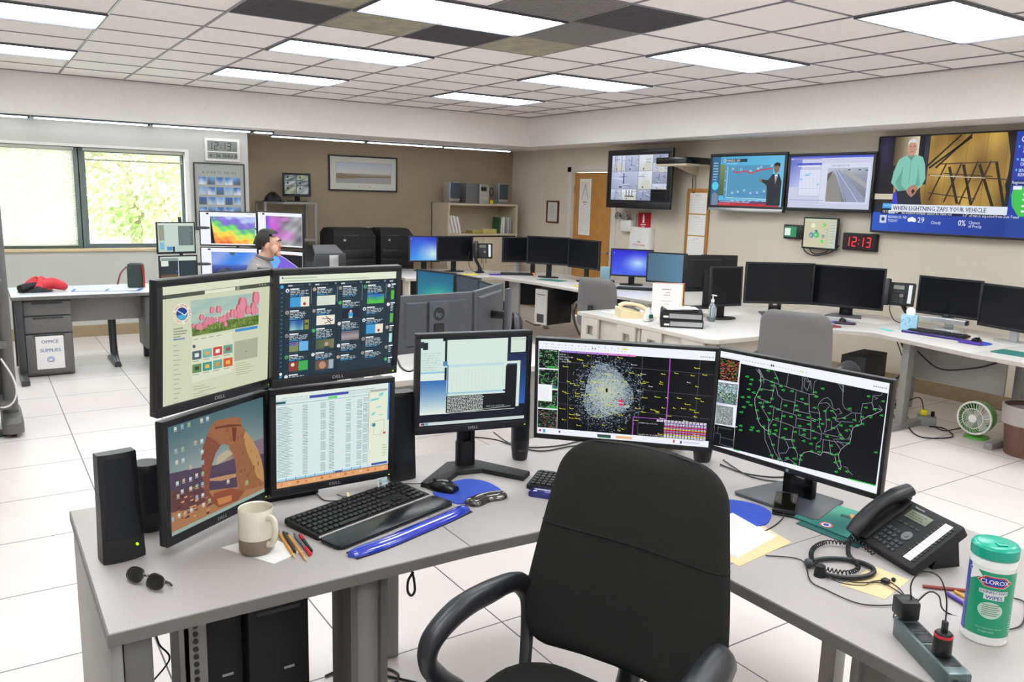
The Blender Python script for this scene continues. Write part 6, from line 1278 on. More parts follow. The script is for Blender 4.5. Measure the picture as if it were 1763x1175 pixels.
# ------------------------------------------------------------------ window side: table, pedestal, bags
desk('long table under the window holding the red jacket', [(-.24, .76), (.98, .76), (.98, 1.54), (-.24, 1.54)], [(-.19, .84, 'cfoot', 0), (.60, 1.30, 'curved', 0), (-.19, 1.45, 'post', 0), (.93, 1.45, 'post', 0)], name='table', cat='table', top=mat('cool_laminate', 'c3cbd0', .35), edge='edge', legm='steeld', panels=[(.10, 1.1, .93, 1.1, .45, .70)], modesty='steel')
t = thing('file_pedestal', 'grey three-drawer pedestal with a white OFFICE SUPPLIES notice', 'drawer unit', (.03, 1.02, 0), 0); gm = mat('pedestal_grey', '6a6866', .45)
obj('body', bmb(-.19, -.16, .01, .19, .24, .70, .004), gm, t)
for k, (a, c_) in enumerate(((.56, .69), (.40, .555), (.03, .395))):
    d_ = obj('drawer', bmb(-.185, -.185, a, .185, -.158, c_-.008, .004), gm, t); obj('pull', bmb(-.12, -.188, c_-.03, .12, -.18, c_-.012), 'dark', d_)
cv = Canvas(.22, .30); cv.rect(0, 0, 1, 1, 'f2f0ee', 0); cv.text('OFFICE', .5, .22, .10, '8d9ed0', center=True, bold=.08); cv.text('SUPPLIES', .5, .48, .10, '8d9ed0', center=True, bold=.08); cv.disc(.5, .72, .14, 'a9b8dc', 2); cv.disc(.5, .74, .07, 'f2f0ee', 3); cv.rect(.44, .76, .56, .9, 'f2f0ee', 3)
cv.build('notice', PRINT, t, TR(.0, -.1885, .22))
t = thing('jacket', 'crumpled red and black jacket lying on the window table', 'jacket', (.0, 1.16, Z0), 0); rnd = random.Random(6)
def heap(rx, ry, h, n=26, seed=1, lob=.2):
    rn = random.Random(seed); ph = [rn.random()*6 for _ in range(8)]; R = []
    for i in range(9):
        a = i/8; k = math.cos(a*math.pi/2)**.6 if i < 8 else .05; R.append([(rx*k*(1+lob*math.sin(3*q+ph[0])+.5*lob*math.sin(5*q+ph[1]+a*3))*math.cos(q), ry*k*(1+lob*math.sin(2*q+ph[2]))*math.sin(q), h*a*(1+.25*math.sin(3*q+ph[3]))) for q in [2*math.pi*j/n for j in range(n)]])
    return R
obj('red_panel', MB(TR(.0, .02, 0) @ RZ(15)).rings(heap(.13, .11, .12, seed=2)), 'jacket', t, subsurf=1); obj('sleeve', tmb([(.02, -.02, .05), (.10, .0, .07), (.17, -.01, .05), (.21, .02, .03)], [.05, .055, .045, .03], 12, smooth=4), 'jacket', t)
obj('dark_lining', MB(TR(-.03, -.07, 0)).rings(heap(.13, .05, .05, seed=5)), 'blackm', t, subsurf=1); obj('collar', tmb([(-.16, -.12, .04), (-.11, -.08, .05), (-.03, -.04, .06), (.05, -.02, .05)], [.035, .035, .03, .02], 10, smooth=3), 'blackm', t)
t = thing('lunch_bag', 'small grey shoulder bag with red trim on the window table', 'bag', (.83, 1.22, Z0), -20)
obj('body', MB().rings([[(x*k, y*k, zz) for x, y in rrect(.15, .11, .03)] for zz, k in ((0, .95), (.02, 1), (.18, 1), (.225, .92), (.235, .7))]), mat('bag_green', '3c4a44', .7), t); obj('red_strap', tmb([(-.08, 0, .2), (-.13, -.03, .14), (-.16, -.05, .03)], .016, 8, flat=.4, smooth=4), mat('maroon', '8a3034', .6), t)
obj('trim', tmb([(.076, -.05, .01), (.082, -.05, .12), (.070, -.045, .22)], .008, 6), 'red', t)
for k in range(1): sheet_thing('clipboard', 'blue folder with white pages open on the window table', 'folder', [(.28, 1.22), (.86, 1.06), (.80, .90), (.24, 1.02)], Z0, mat('blue_card', '4a6ac8', .6), th=.003, art=lambda c: (c.rect(.05, .1, .48, .9, 'eef0f4', 1), c.rect(.53, .1, .95, .9, 'eef0f4', 1), c.dashes(.08, .2, .45, .8, 6, 'aab4c8', 1)))
t = thing('hanging_cabinet', 'grey box cabinet hung under the right end of the window table', 'cabinet', (.90, 1.02, .18), 0); obj('body', bmb(-.06, -.15, 0, .22, .25, .50, .006), gm, t)
t = thing('computer_tower', 'small black tower just right of the hung grey cabinet', 'computer', (1.10, .80, 0)); obj('case', bmb(-.07, -.18, 0, .07, .2, .42, .01), 'black', t); obj('front_panel', bmb(-.06, -.186, .02, .06, -.178, .40, .003), 'dark', t)
# tall cart at the left picture edge
t = thing('equipment_cart', 'tall grey equipment cart cut off by the left picture edge', 'cart', (-.62, -.90, 0)); cg = mat('cart_grey', '63615f', .45)
for sx in (-.28, .28):
    obj('upright', MB().rings([[(sx+x, y, zz) for x, y in rrect(.085*k, .09*k, .03)] for zz, k in ((.04, 1.1), (.3, 1.0), (1.64, .78), (1.66, .6))]), cg, t)
    obj('foot', MB().rings([[(sx+x, y, zz) for x, y in rrect(.13*k, .50*k, .05)] for zz, k in ((.03, 1), (.10, 1), (.135, .85))]), cg, t)
for z in (.20, .62, 1.05): obj('shelf', bmb(-.28, -.22, z, .28, .22, z+.025, .004), cg, t)
obj('back_panel', bmb(-.26, .15, .2, .26, .17, 1.5), 'steeld', t); obj('top_shelf', bmb(-.30, -.2, 1.5, .30, .2, 1.53, .005), cg, t)
obj('white_cable', tmb([(.24, -.2, .55), (.30, -.24, .42), (.31, -.24, .30), (.25, -.22, .22), (.1, -.2, .24)], .006, 8, smooth=6), 'white', t)
for sx in (-.28, .28):
    for sy in (-.2, .2): obj('caster', MB().cyl((sx-.015, sy, .025), (sx+.015, sy, .025), .025), 'blackm', t)
t = thing('floor_grommet', 'dark round cable cover on the floor beside the tall cart', 'floor outlet', at(-5, 748, z=0)); t.location.z = 0; obj('cover', MB().lathe([(.09, 0), (.09, .008), (.07, .014), (.001, .015)], 28), 'dark', t)

# ------------------------------------------------------------------ the workstation below the window, with the seated person
desk('desk below the wall clock, behind the near stack, where the person sits', [(.99, .50), (1.35, .35), (1.62, -.05), (2.10, .15), (2.35, 1.35), (.99, 1.40)], [(1.08, .62, 'post', 0), (1.08, 1.3, 'post', 0), (2.25, 1.25, 'post', 0), (1.98, .25, 'post', 0)], top='desk2', edge='edge', legm='steel')
K = dict(bez=.010, bot=.014, depth=.04)
GP = 'monitors of the five-screen station'
monitor('computer_monitor', 'smaller grey-green monitor in front of the window, upper one', 1.13, .78, 1.08, 9, .362, .30, 1.245, 0, screen=s_office, stand='bracket', group=GP, bez=.012, bot=.02, body='black')
monitor('computer_monitor', 'smaller dark-screened monitor in front of the window, lower one', 1.14, .78, Z0, 9, .362, .31, .925, 0, screen=s_office2, stand='bracket', group=GP, bez=.012, bot=.02, body='black')
monitor('computer_monitor', 'wide monitor showing a green and orange temperature map', 1.601, .708, 1.16, -27.6, .545, .335, 1.334, 0, screen=s_heat, stand='bracket', group=GP, **K)
monitor('computer_monitor', 'wide monitor below the temperature map, showing blue sea', 1.601, .708, Z0, -27.6, .545, .335, .99, 0, screen=s_ocean, stand='bracket', group=GP, **K)
monitor('computer_monitor', 'wide monitor beside the head, showing a grey satellite picture with pink spots', 1.94, .17, 1.16, -58.5, .545, .335, 1.35, 0, screen=s_satellite, stand='bracket', group=GP, **K)
monitor('computer_monitor', 'wide monitor in front of the face, showing a violet map', 1.94, .17, Z0, -58.5, .545, .335, .995, 0, screen=s_violetmap, stand='bracket', group=GP, **K)
t = thing('monitor_mount', 'post mount with crossbars behind the five-screen station', 'monitor stand', (1.80, .62, Z0))
obj('mount_base', MB().prism(rrect(.4, .16, .03), 0, .014), 'blackm', t)
for px, py in ((-.10, .14), (.10, -.12), (-.62, .21)): obj('post', MB().cyl((px, py, .01 if px > -.5 else 0), (px, py, .70), .016), 'steeld', t)
for z in (.25, .60):
    b = MB(); b.tube([(-.64, .21, z), (-.10, .14, z), (.10, -.12, z), (.20, -.42, z)], .014, 8)
    b.tube([(-.165, .14, z), (-.175, .125, z)], .014, 8); obj('crossbar', b, 'steeld', t)
# the person
def person():
    t = thing('person', 'person with short dark hair in a grey shirt, seated in profile facing right', 'person', (1.52, -.62, 0), 66)
    def skin(name, chains, m, sub=2):
        me = bpy.data.meshes.new(name); V = []; E = []; Rd = []; idx = {}
        for ch_ in chains:
            prev = None
            for p in ch_:
                k = tuple(round(q, 4) for q in p[:3])
                if k not in idx: idx[k] = len(V); V.append(p[:3]); Rd.append(p[3] if len(p) == 4 else (p[3], p[4]))
                if prev is not None: E.append((prev, idx[k]))
                prev = idx[k]
        me.from_pydata(V, E, []); o = bpy.data.objects.new(name, me); scn.collection.objects.link(o)
        md = o.modifiers.new('skin', 'SKIN'); md.use_smooth_shade = True
        sv = me.skin_vertices[0].data
        for i, r in enumerate(Rd): sv[i].radius = (r, r) if not isinstance(r, tuple) else r; sv[i].use_root = (i == 0)
        s2 = o.modifiers.new('sub', 'SUBSURF'); s2.levels = s2.render_levels = sub
        dg = bpy.context.evaluated_depsgraph_get(); ev = o.evaluated_get(dg); m2 = bpy.data.meshes.new_from_object(ev)
        bpy.data.objects.remove(o)
        o = bpy.data.objects.new(name, m2); scn.collection.objects.link(o); m2.materials.clear(); m2.materials.append(M[m]); o.parent = t
        m2.polygons.foreach_set('use_smooth', [True]*len(m2.polygons)); return o
    pel = (0, .02, .56); 
    spine = [(0, .02, .56, (.16, .115)), (0, .03, .70, (.145, .11)), (0, .02, .86, (.155, .115)), (0, .015, 1.03, (.165, .105)), (0, -.0, 1.115, (.10, .075)), (0, -.03, 1.16, .058), (0, -.055, 1.20, .056), (0, -.075, 1.23, (.072, .085)), (0, -.070, 1.30, (.078, .098)), (0, -.066, 1.345, (.058, .075))]
    def arm(s): return [(0, .015, 1.03, (.165, .105)), (s*.15, .01, 1.07, .062), (s*.205, -.0, 1.02, .055), (s*.235, -.06, .86, .048), (s*.245, -.10, .75, .044), (s*.20, -.23, .765, .038), (s*.16, -.34, .78, .028), (s*.15, -.40, .783, (.036, .020)), (s*.148, -.435, .782, (.038, .017))]
    def leg(s): return [(0, .02, .56, (.16, .115)), (s*.10, -.06, .545, .085), (s*.12, -.25, .55, .075), (s*.13, -.43, .53, .060), (s*.13, -.45, .38, .052), (s*.13, -.43, .22, .042), (s*.13, -.42, .09, .036), (s*.135, -.50, .045, .036), (s*.14, -.58, .035, .028)]
    chains = [spine, arm(1), arm(-1), leg(1), leg(-1)]
    for s in (1, -1):
        for k, (dx, L) in enumerate(((-.027, .062), (-.009, .072), (.009, .068), (.025, .054))):
            x0 = s*(.148)+dx; chains.append([(s*.148, -.435, .782, (.038, .017)), (x0, -.462, .784, .0095), (x0, -.462-L*.5, .782, .0085), (x0, -.462-L, .770, .0075)])
        chains.append([(s*.15, -.40, .783, (.036, .020)), (s*.115, -.425, .776, .011), (s*.104, -.455, .768, .009)])
    body = skin('body', chains, 'skin')
    # face: nose, brow, chin, ears joined into the body
    bm = bmesh.new(); bm.from_mesh(body.data); f = MB(); f.bm.free(); f.bm = bm
    f.rings([[(-.008, -.150, 1.300), (.008, -.150, 1.300), (.010, -.145, 1.30), (-.010, -.145, 1.30)], [(-.011, -.172, 1.272), (.011, -.172, 1.272), (.015, -.150, 1.270), (-.015, -.150, 1.270)], [(-.014, -.182, 1.255), (.014, -.182, 1.255), (.019, -.150, 1.250), (-.019, -.150, 1.250)], [(-.008, -.168, 1.247), (.008, -.168, 1.247), (.012, -.150, 1.245), (-.012, -.150, 1.245)]])
    f.ball((0, -.132, 1.195), (.036, .030, .026)); f.ball((0, -.150, 1.232), (.022, .010, .006)); f.ball((0, -.148, 1.222), (.020, .010, .006)); f.ball((0, -.138, 1.306), (.050, .020, .012))
    for s in (-1, 1): f.ball((s*.080, -.062, 1.262), (.008, .020, .032)); f.ball((s*.045, -.11, 1.235), (.03, .04, .04))
    bm.to_mesh(body.data); body.data.polygons.foreach_set('use_smooth', [True]*len(body.data.polygons))
    for s in (-1, 1):
        obj('eye', MB().ball((s*.028, -.146, 1.284), (.011, .008, .008)), 'white', t); obj('iris', MB().ball((s*.028, -.1535, 1.284), (.005, .0025, .005)), 'hair', t)
        obj('eyebrow', tmb([(s*.012, -.160, 1.303), (s*.030, -.159, 1.309), (s*.048, -.148, 1.303)], .0045, 6, smooth=2), 'hair', t)
    h = MB(); h.ball((0, -.060, 1.292), (.087, .108, .112), u=28, v=20)
    bmesh.ops.delete(h.bm, geom=[v for v in h.bm.verts if (v.co.y < -.098 and v.co.z < 1.352) or v.co.z < 1.225 or (v.co.y < -.075 and v.co.z < 1.285) or (v.co.y < -.02 and v.co.z < 1.245)], context='VERTS')
    h.ball((0, -.048, 1.372), (.058, .062, .030)); obj('hair', h, 'hair', t)
    sh = [[(p[0], p[1], p[2], (p[3][0]+.03, p[3][1]+.03) if isinstance(p[3], tuple) else p[3]+.018) for p in [(0, .02, .60, (.17, .125))]+spine[1:5]]+[(0, -.018, 1.150, .072)]]
    for s in (1, -1): sh.append([sh[0][3]]+[(p[0], p[1], p[2], p[3]+.024) for p in arm(s)[1:7]])
    skin('shirt', sh, 'shirt'); obj('collar', MB().torus((0, 0, 0), .064, .012, M=TR(0, -.03, 1.16) @ RX(16)), mat('dark_collar', '707076', .8), t)
    tr_ = [[(0, .02, .55, (.195, .150)), (0, .025, .66, (.185, .145))]]
    for s in (1, -1): tr_.append([tr_[0][0]]+[(p[0], p[1], p[2], p[3]+.02) for p in leg(s)[1:7]])
    skin('trousers', tr_, 'navy')
    for s in (1, -1): obj('shoe', MB().rings([[(s*.135+x*k, -.50+y*k, zz) for x, y in rrect(.095, .27, .045)] for zz, k in ((0, .96), (.02, 1), (.05, .94), (.075, .7))]), 'blackm', t)
    return t
person()
office_chair('dark office chair the person sits on', 1.52, -.62, 66, 'navy', hs=.44, hb=1.06, wb=.40, wt=.34, arms=False, recline=12)

# ------------------------------------------------------------------ far desks along the walls
desk('far white desk under the blue-screen monitor and the dark pair', [(3.72, 1.16), (4.86, 1.02), (5.02, 1.95), (3.95, 2.45)], [(3.80, 1.30, 'panel', -6, .2), (4.75, 1.15, 'post', 0), (4.0, 2.3, 'post', 0)], panels=[(3.95, 2.1, 4.9, 1.75, .35, .70)], modesty='blackm', legm='putty')
desk('far white corner desk with the wide dark monitor pair', [(4.865, 1.02), (4.985, .25), (5.00, -.62), (5.90, -.62), (5.95, 1.3), (5.025, 1.95)], [(5.02, .80, 'panelfoot', 0, .22, 'steel'), (5.10, -.55, 'panelfoot', 90, .12, 'steel'), (5.8, 1.2, 'post', 0), (5.8, -.5, 'post', 0)], panels=[(5.2, 1.3, 5.75, .9, .35, .70), (5.8, .8, 5.8, -.5, .40, .70)], modesty='blackm')
desk('far white desk bearing the monitor with the violet-blue screen', [(5.00, -.625), (5.06, -1.55), (5.25, -1.95), (6.15, -1.95), (6.30, -.1), (6.30, .55), (5.96, .55), (5.905, -.625)], [(5.15, -1.5, 'post', 0), (6.1, -1.8, 'post', 0), (6.2, .4, 'post', 0)])
monitor('computer_monitor', 'square monitor with a bright blue screen on the far desk', 4.36, 1.93, Z0, -20, .40, .335, 1.025, 0, screen=s_win, stand='flat', depth=.03)
monitor('computer_monitor', 'dark monitor just right of the bright blue one', 4.68, 1.70, Z0, -10.6, .49, .325, 1.04, 0, stand='flat', depth=.03, body='black')
monitor('computer_monitor', 'dark square monitor left of the wide pair, with an orange light below it', 5.44, 1.38, Z0, -18, .43, .33, 1.04, 0, stand='silver', depth=.03, body='black')
monitor('computer_monitor', 'left one of the wide black pair in front of the oak door', 5.43, .70, Z0, -58, .565, .345, 1.075, 0, stand='flat', depth=.03, body='black')
monitor('computer_monitor', 'right one of the wide black pair in front of the oak door', 5.55, .14, Z0, -88, .565, .345, 1.07, 0, stand='flat', depth=.03, body='black')
desk_speaker('small black speaker with a glowing orange light under the dark square monitor', 5.50, 1.12, Z0, -30, .14, w=.06, kind='round')
t = thing('warning_light', 'small glowing orange light before the speaker on the far desk', 'light', (5.47, 1.06, Z0)); obj('lens', MB().lathe([(.012, 0), (.014, .01), (.01, .022), (.001, .024)], 14), 'orange', t)
desk_phone('black telephone on a swing arm between the far dark monitors', 4.93, 1.42, .93, -25, arm=True, tilt=78)
def swing_arm(label, x, y, rz, top):
    t = thing('telephone_stand', label, 'phone stand', (x, y, Z0), rz); obj('clamp', MB().lathe([(.06, 0), (.06, .012), (.03, .03), (.025, .07), (.001, .071)], 20), 'black', t)
    obj('lower_arm', tmb([(0, 0, .05), (-.02, -.01, .10), (-.06, -.02, .17)], .020, 10, smooth=3), 'black', t); obj('upper_arm', tmb([(-.06, -.02, .17), (-.02, .03, .22), (0, .04, top)], .018, 10, smooth=3), 'black', t)
    obj('cord', tmb([(-.14, -.03, top-.02), (-.15, -.05, .12), (-.10, -.06, .03), (-.03, -.05, .012)], .004, 6, smooth=5), 'cable', t)
swing_arm('black swing arm carrying the far telephone', 4.95, 1.52, -25, .30)
keyboard('dark keyboard in front of the dark square monitor on the far desk', 5.26, 1.12, Z0, -30, rest=False, w=.42, d=.14)
t = sheet_thing('notepad', 'yellow-green pad on the far desk below the dark monitor', 'notepad', [(4.58, 1.42), (4.80, 1.36), (4.77, 1.24), (4.55, 1.30)], Z0, 'yellow', th=.006)
t = thing('book', 'dark blue booklet lying beside the yellow-green pad', 'book', (4.98, 1.20, Z0), -20); obj('cover', bmb(-.07, -.05, 0, .07, .05, .012), 'purple', t)
sheet_thing('sticky_note', 'small yellow note on the desk left of the grey chair', 'paper', [(5.12, -.20), (5.24, -.18), (5.25, -.30), (5.13, -.32)], Z0, 'yellow')
t = thing('desktop_pad', 'teal pad under the bases of the wide black pair', 'desk pad', (5.30, .42, Z0), -70); obj('pad', MB().prism(rrect(.34, .2, .03), 0, .003), 'teal', t)
t = tower('white and black tower hung under the far corner desk', 5.27, .33, .235, -80, .19, .44, .42, front='lgrey', side='black'); 
obj('hanger', bmb(-.10, -.1, .42, .10, .1, .473), 'steeld', t)
cable('tangle of cables on the floor below the far corner desk', [at(u, v, z=.006) for u, v in ((905, 552), (922, 560), (935, 556), (945, 540), (950, 525))], .006)
monitor('computer_monitor', 'monitor with a violet-blue glowing screen behind the gray chair', 5.87, -.35, Z0, -49, .49, .32, 1.00, 0, screen=s_violet, stand='flat', depth=.03)
monitor('computer_monitor', 'slate-blue reflecting monitor right of the violet-blue one', 5.93, -.86, Z0, -62, .46, .34, .985, 0, screen=s_reflection, stand='flat', depth=.03)
keyboard('black keyboard before the violet-blue screen', 5.60, -.72, Z0, -48, w=.40, d=.13)
t = thing('network_switch', 'flat black box on the desk left of the violet-blue screen', 'network box', (5.80, .02, Z0), -30); obj('case', bmb(-.10, -.06, 0, .10, .06, .03, .005), 'black', t)
t = thing('leaflet_holder', 'pale blue leaflet box behind the grey chair', 'box', (5.98, .24, Z0), -60); obj('box', bmb(-.06, -.03, 0, .06, .03, .16, .003), 'ltblue', t)
office_chair('grey fabric chair by the far corner desk, in front of the oak door', 4.66, -1.45, 104, 'gfabric', hs=.45, hb=.985, wb=.47, wt=.42, recline=12, seam=.0)
# ------------------------------------------------------------------ the desk island in the middle of the room at right
desk('beige-edged desk end bearing the cream telephone', [(3.92, -2.688), (4.72, -2.688), (4.72, -1.86), (3.92, -1.86)], [(3.97, -1.92, 'post', 0, 0, 'putty'), (3.97, -2.62, 'post', 0, 0, 'putty'), (4.65, -1.92, 'post', 0, 0, 'putty')], panels=[(3.96, -2.6, 3.96, -1.95, .52, .70)], edge='putty')
ds = desk('large white desk island with the stacked binders', [(3.90, -3.38), (3.96, -3.455), (5.22, -3.50), (5.85, -3.50), (5.85, -2.60), (4.9, -2.60), (4.72, -2.692), (3.92, -2.692)], [(3.98, -2.78, 'post', 0, 0, 'putty'), (3.99, -3.36, 'post', 0, 0, 'putty'), (4.9, -3.4, 'post', 0, 0, 'putty'), (5.7, -2.7, 'post', 0)], panels=[(3.95, -3.3, 3.95, -2.8, .50, .70), (4.1, -3.35, 4.9, -3.40, .56, .70)], edge='putty')
desk('white right-hand desk holding the keyboard and tissue box', [(5.225, -3.503), (5.40, -3.74), (5.22, -4.60), (6.35, -4.60), (6.40, -3.503)], [(5.52, -3.98, 'cfoot', -90, 0, 'steel'), (6.25, -3.6, 'post', 0)], panels=[(5.75, -3.9, 5.72, -4.62, .38, .66)], legm='steel', modesty='steel')
desk('white desk at the right picture edge above the waste bin', [(5.22, -4.603), (5.16, -5.9), (6.30, -5.9), (6.35, -4.603)], [(5.93, -4.625, 'cfoot', -90, 0, 'steel'), (6.2, -5.7, 'post', 0), (5.3, -5.7, 'post', 0)], panels=[(5.9, -4.9, 5.88, -5.7, .38, .66)], legm='steel', modesty='steel')
for y0_, x_ in ((-2.62, 3.93), (-2.15, 3.93), (-3.36, 3.93), (-2.92, 3.93)):
    d_ = [o for o in scn.objects if o.get('label', '').startswith('beige-edged desk end' if y0_ > -2.7 else 'large white desk island')][0]; X0, Y0 = d_.location.x, d_.location.y; b = MB(TR(-X0, -Y0, 0))
    b.box(x_-.02, y0_, .64, x_, y0_+.22, .706); b.box(x_-.02, y0_, .50, x_, y0_+.22, .56); b.box(x_-.02, y0_, .56, x_, y0_+.06, .64); b.box(x_-.02, y0_+.15, .56, x_, y0_+.22, .64); obj('gusset_plate', b, 'putty', d_)
t = thing('telephone', 'cream office telephone on the beige-edged desk end', 'telephone', (4.14, -2.30, Z0), 62)
b = MB(); b.rings([[(-.11, -.11, 0), (.11, -.11, 0), (.11, .11, 0), (-.11, .11, 0)], [(-.11, -.11, .035), (.11, -.11, .035), (.11, .11, .075), (-.11, .11, .075)], [(-.10, -.10, .04), (.10, -.10, .04), (.10, .10, .08), (-.10, .10, .08)]]); obj('body', b, 'cream', t)
obj('handset', tmb([(-.065, -.12, .065), (-.065, -.07, .10), (-.065, 0, .115), (-.065, .07, .12), (-.065, .115, .10)], [.026, .022, .018, .022, .026], 12, smooth=4, flat=.8), 'cream', t)
b = MB(); [b.box(-.01+c*.03, -.08+r*.03, .05+r*.01, .01+c*.03, -.062+r*.03, .062+r*.01) for r in range(4) for c in range(3)]; obj('keypad', b, 'grey', t)
obj('cord', tmb([(-.065, -.12, .05), (-.10, -.17, .012), (-.06, -.22, .010), (0, -.19, .010)], .006, 8, smooth=4), 'cream', t)
sheet_thing('paper_sheet', 'pale sheets lying beside the cream telephone', 'paper', [(4.10, -1.95), (4.50, -1.95), (4.50, -2.15), (4.12, -2.15)], Z0, th=.002)
def binder(label, x, y, z, rz, w, d, h, m, lean=0, art=None, group=None, page=None):
    t = thing('binder', label, 'binder', (x, y, z), rz, group); P = RX(-lean)
    obj('cover', MB(P).box(-w/2, -d/2, 0, w/2, d/2, h, .003), m, t); obj('pages', MB(P).box(-w/2+.004, -d/2+.006, h-.002, w/2-.004, d/2-.006, h+.002), 'paper', t)
    if art: cv = Canvas(w, h); art(cv); cv.build('cover_sheet', PRINT, t, P @ TR(0, -d/2-.001, h/2))
    return t
def art_cover(c):
    c.rect(.0, .0, 1, 1, 'f0ebeb', 0); c.dashes(.32, .14, .72, .2, 1, '8a8486', 1, th=.4); c.dashes(.45, .24, .6, .28, 1, '8a8486', 2, th=.6); c.dashes(.38, .32, .66, .37, 1, '8a8486', 3, th=.5); c.dashes(.3, .5, .75, .55, 1, 'a8a2a4', 4); c.dashes(.4, .6, .6, .64, 1, 'a8a2a4', 4)
    rn = random.Random(2)
    for q in range(12): u, v = rn.uniform(.03, .25), rn.uniform(.6, .97); c.line([(u, v), (u+.03, v+.01)], .006, 'c8b8b8', 2)
GB = 'upright binders by the telephone'
binder('upright white binder with a printed cover page, front of the row', 4.44, -2.42, Z0, -40, .25, .03, .28, 'white', 6, art_cover, GB)
binder('yellow-edged folder second in the upright row', 4.475, -2.40, Z0, -40, .25, .012, .272, 'yellow', 5, None, GB)
binder('dark blue folder between the yellow and red ones', 4.50, -2.38, Z0, -40, .252, .02, .27, mat('navy_card', '27355c', .5), 4, None, GB)
binder('thick red binder at the back of the upright row', 4.54, -2.345, Z0, -40, .255, .045, .275, 'red', 4, None, GB)
def flat_binder(label, x, y, z, rz, w=.33, d=.27, h=.06):
    t = thing('binder', label, 'binder', (x, y, z), rz, 'black binders lying in the stack'); obj('cover', bmb(-w/2, -d/2, 0, w/2, d/2, h, .003), 'blackm', t); obj('spine_band', bmb(-w*.28, -d/2-.002, .012, w/2-.01, -d/2+.001, h-.012), 'silver', t); obj('spine_label', bmb(-w*.42, -d/2-.0025, .015, -w*.30, -d/2+.001, .03), 'paper', t)
flat_binder('black binder with a silver spine, bottom of the flat stack', 4.20, -2.84, Z0, -42); flat_binder('black binder with a silver spine, upper one of the flat stack', 4.20, -2.835, Z0+.061, -44)
t = thing('paper_tray', 'jumbled papers and folders on top of the black binders', 'papers', (4.19, -2.83, Z0+.1225), -40); obj('dark_folder', bmb(-.14, -.11, 0, .13, .12, .012, .002), 'blackm', t); obj('sheets', MB(RZ(8)).box(-.12, -.09, .012, .08, .09, .02).box(-.02, -.11, .02, .12, .02, .026), 'paper', t)
t = thing('hand_sanitizer', 'clear pump bottle of hand sanitizer with blue gel', 'bottle', (4.60, -2.79, Z0)); obj('gel', MB().lathe([(.001, .003), (.024, .003), (.026, .03), (.024, .036), (.001, .037)], 20), 'liquid', t)
obj('bottle', MB().lathe([(.027, 0), (.029, .01), (.029, .12), (.022, .145), (.013, .155), (.012, .165)], 24), 'clear', t); obj('pump', MB().lathe([(.014, .163), (.014, .185), (.006, .188), (.005, .215), (.010, .217), (.010, .225), (.001, .226)], 16).box(-.005, -.04, .215, .005, .0, .224, .002), 'white', t)
t = thing('tissue_pack', 'white crumpled tissue pack with teal print in front of the binders', 'tissues', (4.10, -2.56, Z0), 0); obj('wrap', MB().rings(heap(.055, .035, .10, seed=9)), 'white', t, subsurf=1); obj('print', bmb(-.02, -.039, .03, .02, -.034, .06), 'teal', t)
monitor('computer_monitor', 'small black monitor tilted on its foot right of the sanitizer bottle', 4.80, -2.74, Z0, -12, .32, .335, 1.02, 2, stand='flat', depth=.03, body='black')
monitor('computer_monitor', 'black monitor seen from behind, left of the small tilted one', 5.21, -2.09, Z0, 168, .44, .34, 1.06, 0, stand='flat', depth=.045, body='blackm', back='vent')
monitor('computer_monitor', 'black monitor edge showing above the one seen from behind', 5.62, -1.90, Z0, 150, .36, .30, 1.06, 0, stand='flat', depth=.03, body='blackm')
desk('small white desk behind the binders carrying the back-turned monitors', [(4.93, -2.595), (5.85, -2.595), (6.0, -1.955), (5.25, -1.955), (4.93, -1.955)], [(5.0, -2.05, 'post', 0), (5.9, -2.05, 'post', 0)])
monitor('computer_monitor', 'left one of the large black pair under the wall clock', 5.509, -2.72, Z0, -32.3, .62, .37, 1.021, 0, stand='hp', depth=.035, body='black')
monitor('computer_monitor', 'right one of the large black pair under the wall clock', 6.00, -3.07, Z0, -65.6, .62, .37, 1.005, 0, stand='hp', depth=.035, body='black')
monitor('computer_monitor', 'black monitor with a silver sound bar, behind the right-hand keyboard', 6.10, -3.93, Z0, -88, .51, .315, 1.01, 0, stand='silver', depth=.035, body='black', logo='DELL')
t = thing('sound_bar', 'silver sound bar under the black monitor behind the keyboard', 'speaker', (6.085, -3.93, .80), -88); obj('bar', bmb(-.18, -.03, .0, .18, .03, .045, .008), 'silver', t); obj('end_cap', bmb(.17, -.031, .004, .182, .02, .041, .004), 'black', t); obj('clip', bmb(-.03, .0, .03, .03, .02, .06), 'black', t)
monitor('computer_monitor', 'black monitor cut by the right picture edge', 5.93, -4.50, Z0, -103, .54, .33, 1.0, 0, stand='silver', depth=.035, body='black')
# bring the far desks' right-hand return under the large pair
desk('white desk strip under the right one of the large black pair', [(5.853, -3.500), (6.40, -3.500), (6.40, -2.60), (5.853, -2.60)], [(6.3, -2.7, 'post', 0)])
desk_phone('black telephone held upright on an arm between the large monitors', 6.00, -3.56, .90, -66, arm=True, tilt=75)
swing_arm('black swing arm carrying the upright telephone', 6.12, -3.60, -66, .22)
t = thing('tissue_box', 'pale blue tissue box with a tissue pulled up, left of the keyboard', 'tissue box', (5.80, -3.80, Z0), -66); cvx = Canvas(.118, .125); rn = random.Random(4); cvx.rect(0, 0, 1, 1, 'a8d4ea', 0)
for q in range(26): u, v = rn.random(), rn.random(); cvx.disc(u, v, .05, ('c4e4f2', '7fb8dc', '6aa8d8')[q % 3], 1, 8)
obj('box', bmb(-.06, -.06, 0, .06, .06, .125, .002), 'ltblue', t); cvx.build('pattern', PRINT, t, TR(0, -.061, .0625)); cvx.build('pattern', PRINT, t, TR(-.061, 0, .0625) @ RZ(-90))
obj('tissue', MB().rings([[(x*k, y*k*.5, zz) for x, y in rrect(.07, .05, .02)] for zz, k in ((.122, .8), (.15, 1), (.17, .9), (.185, .3))]), 'paper', t)
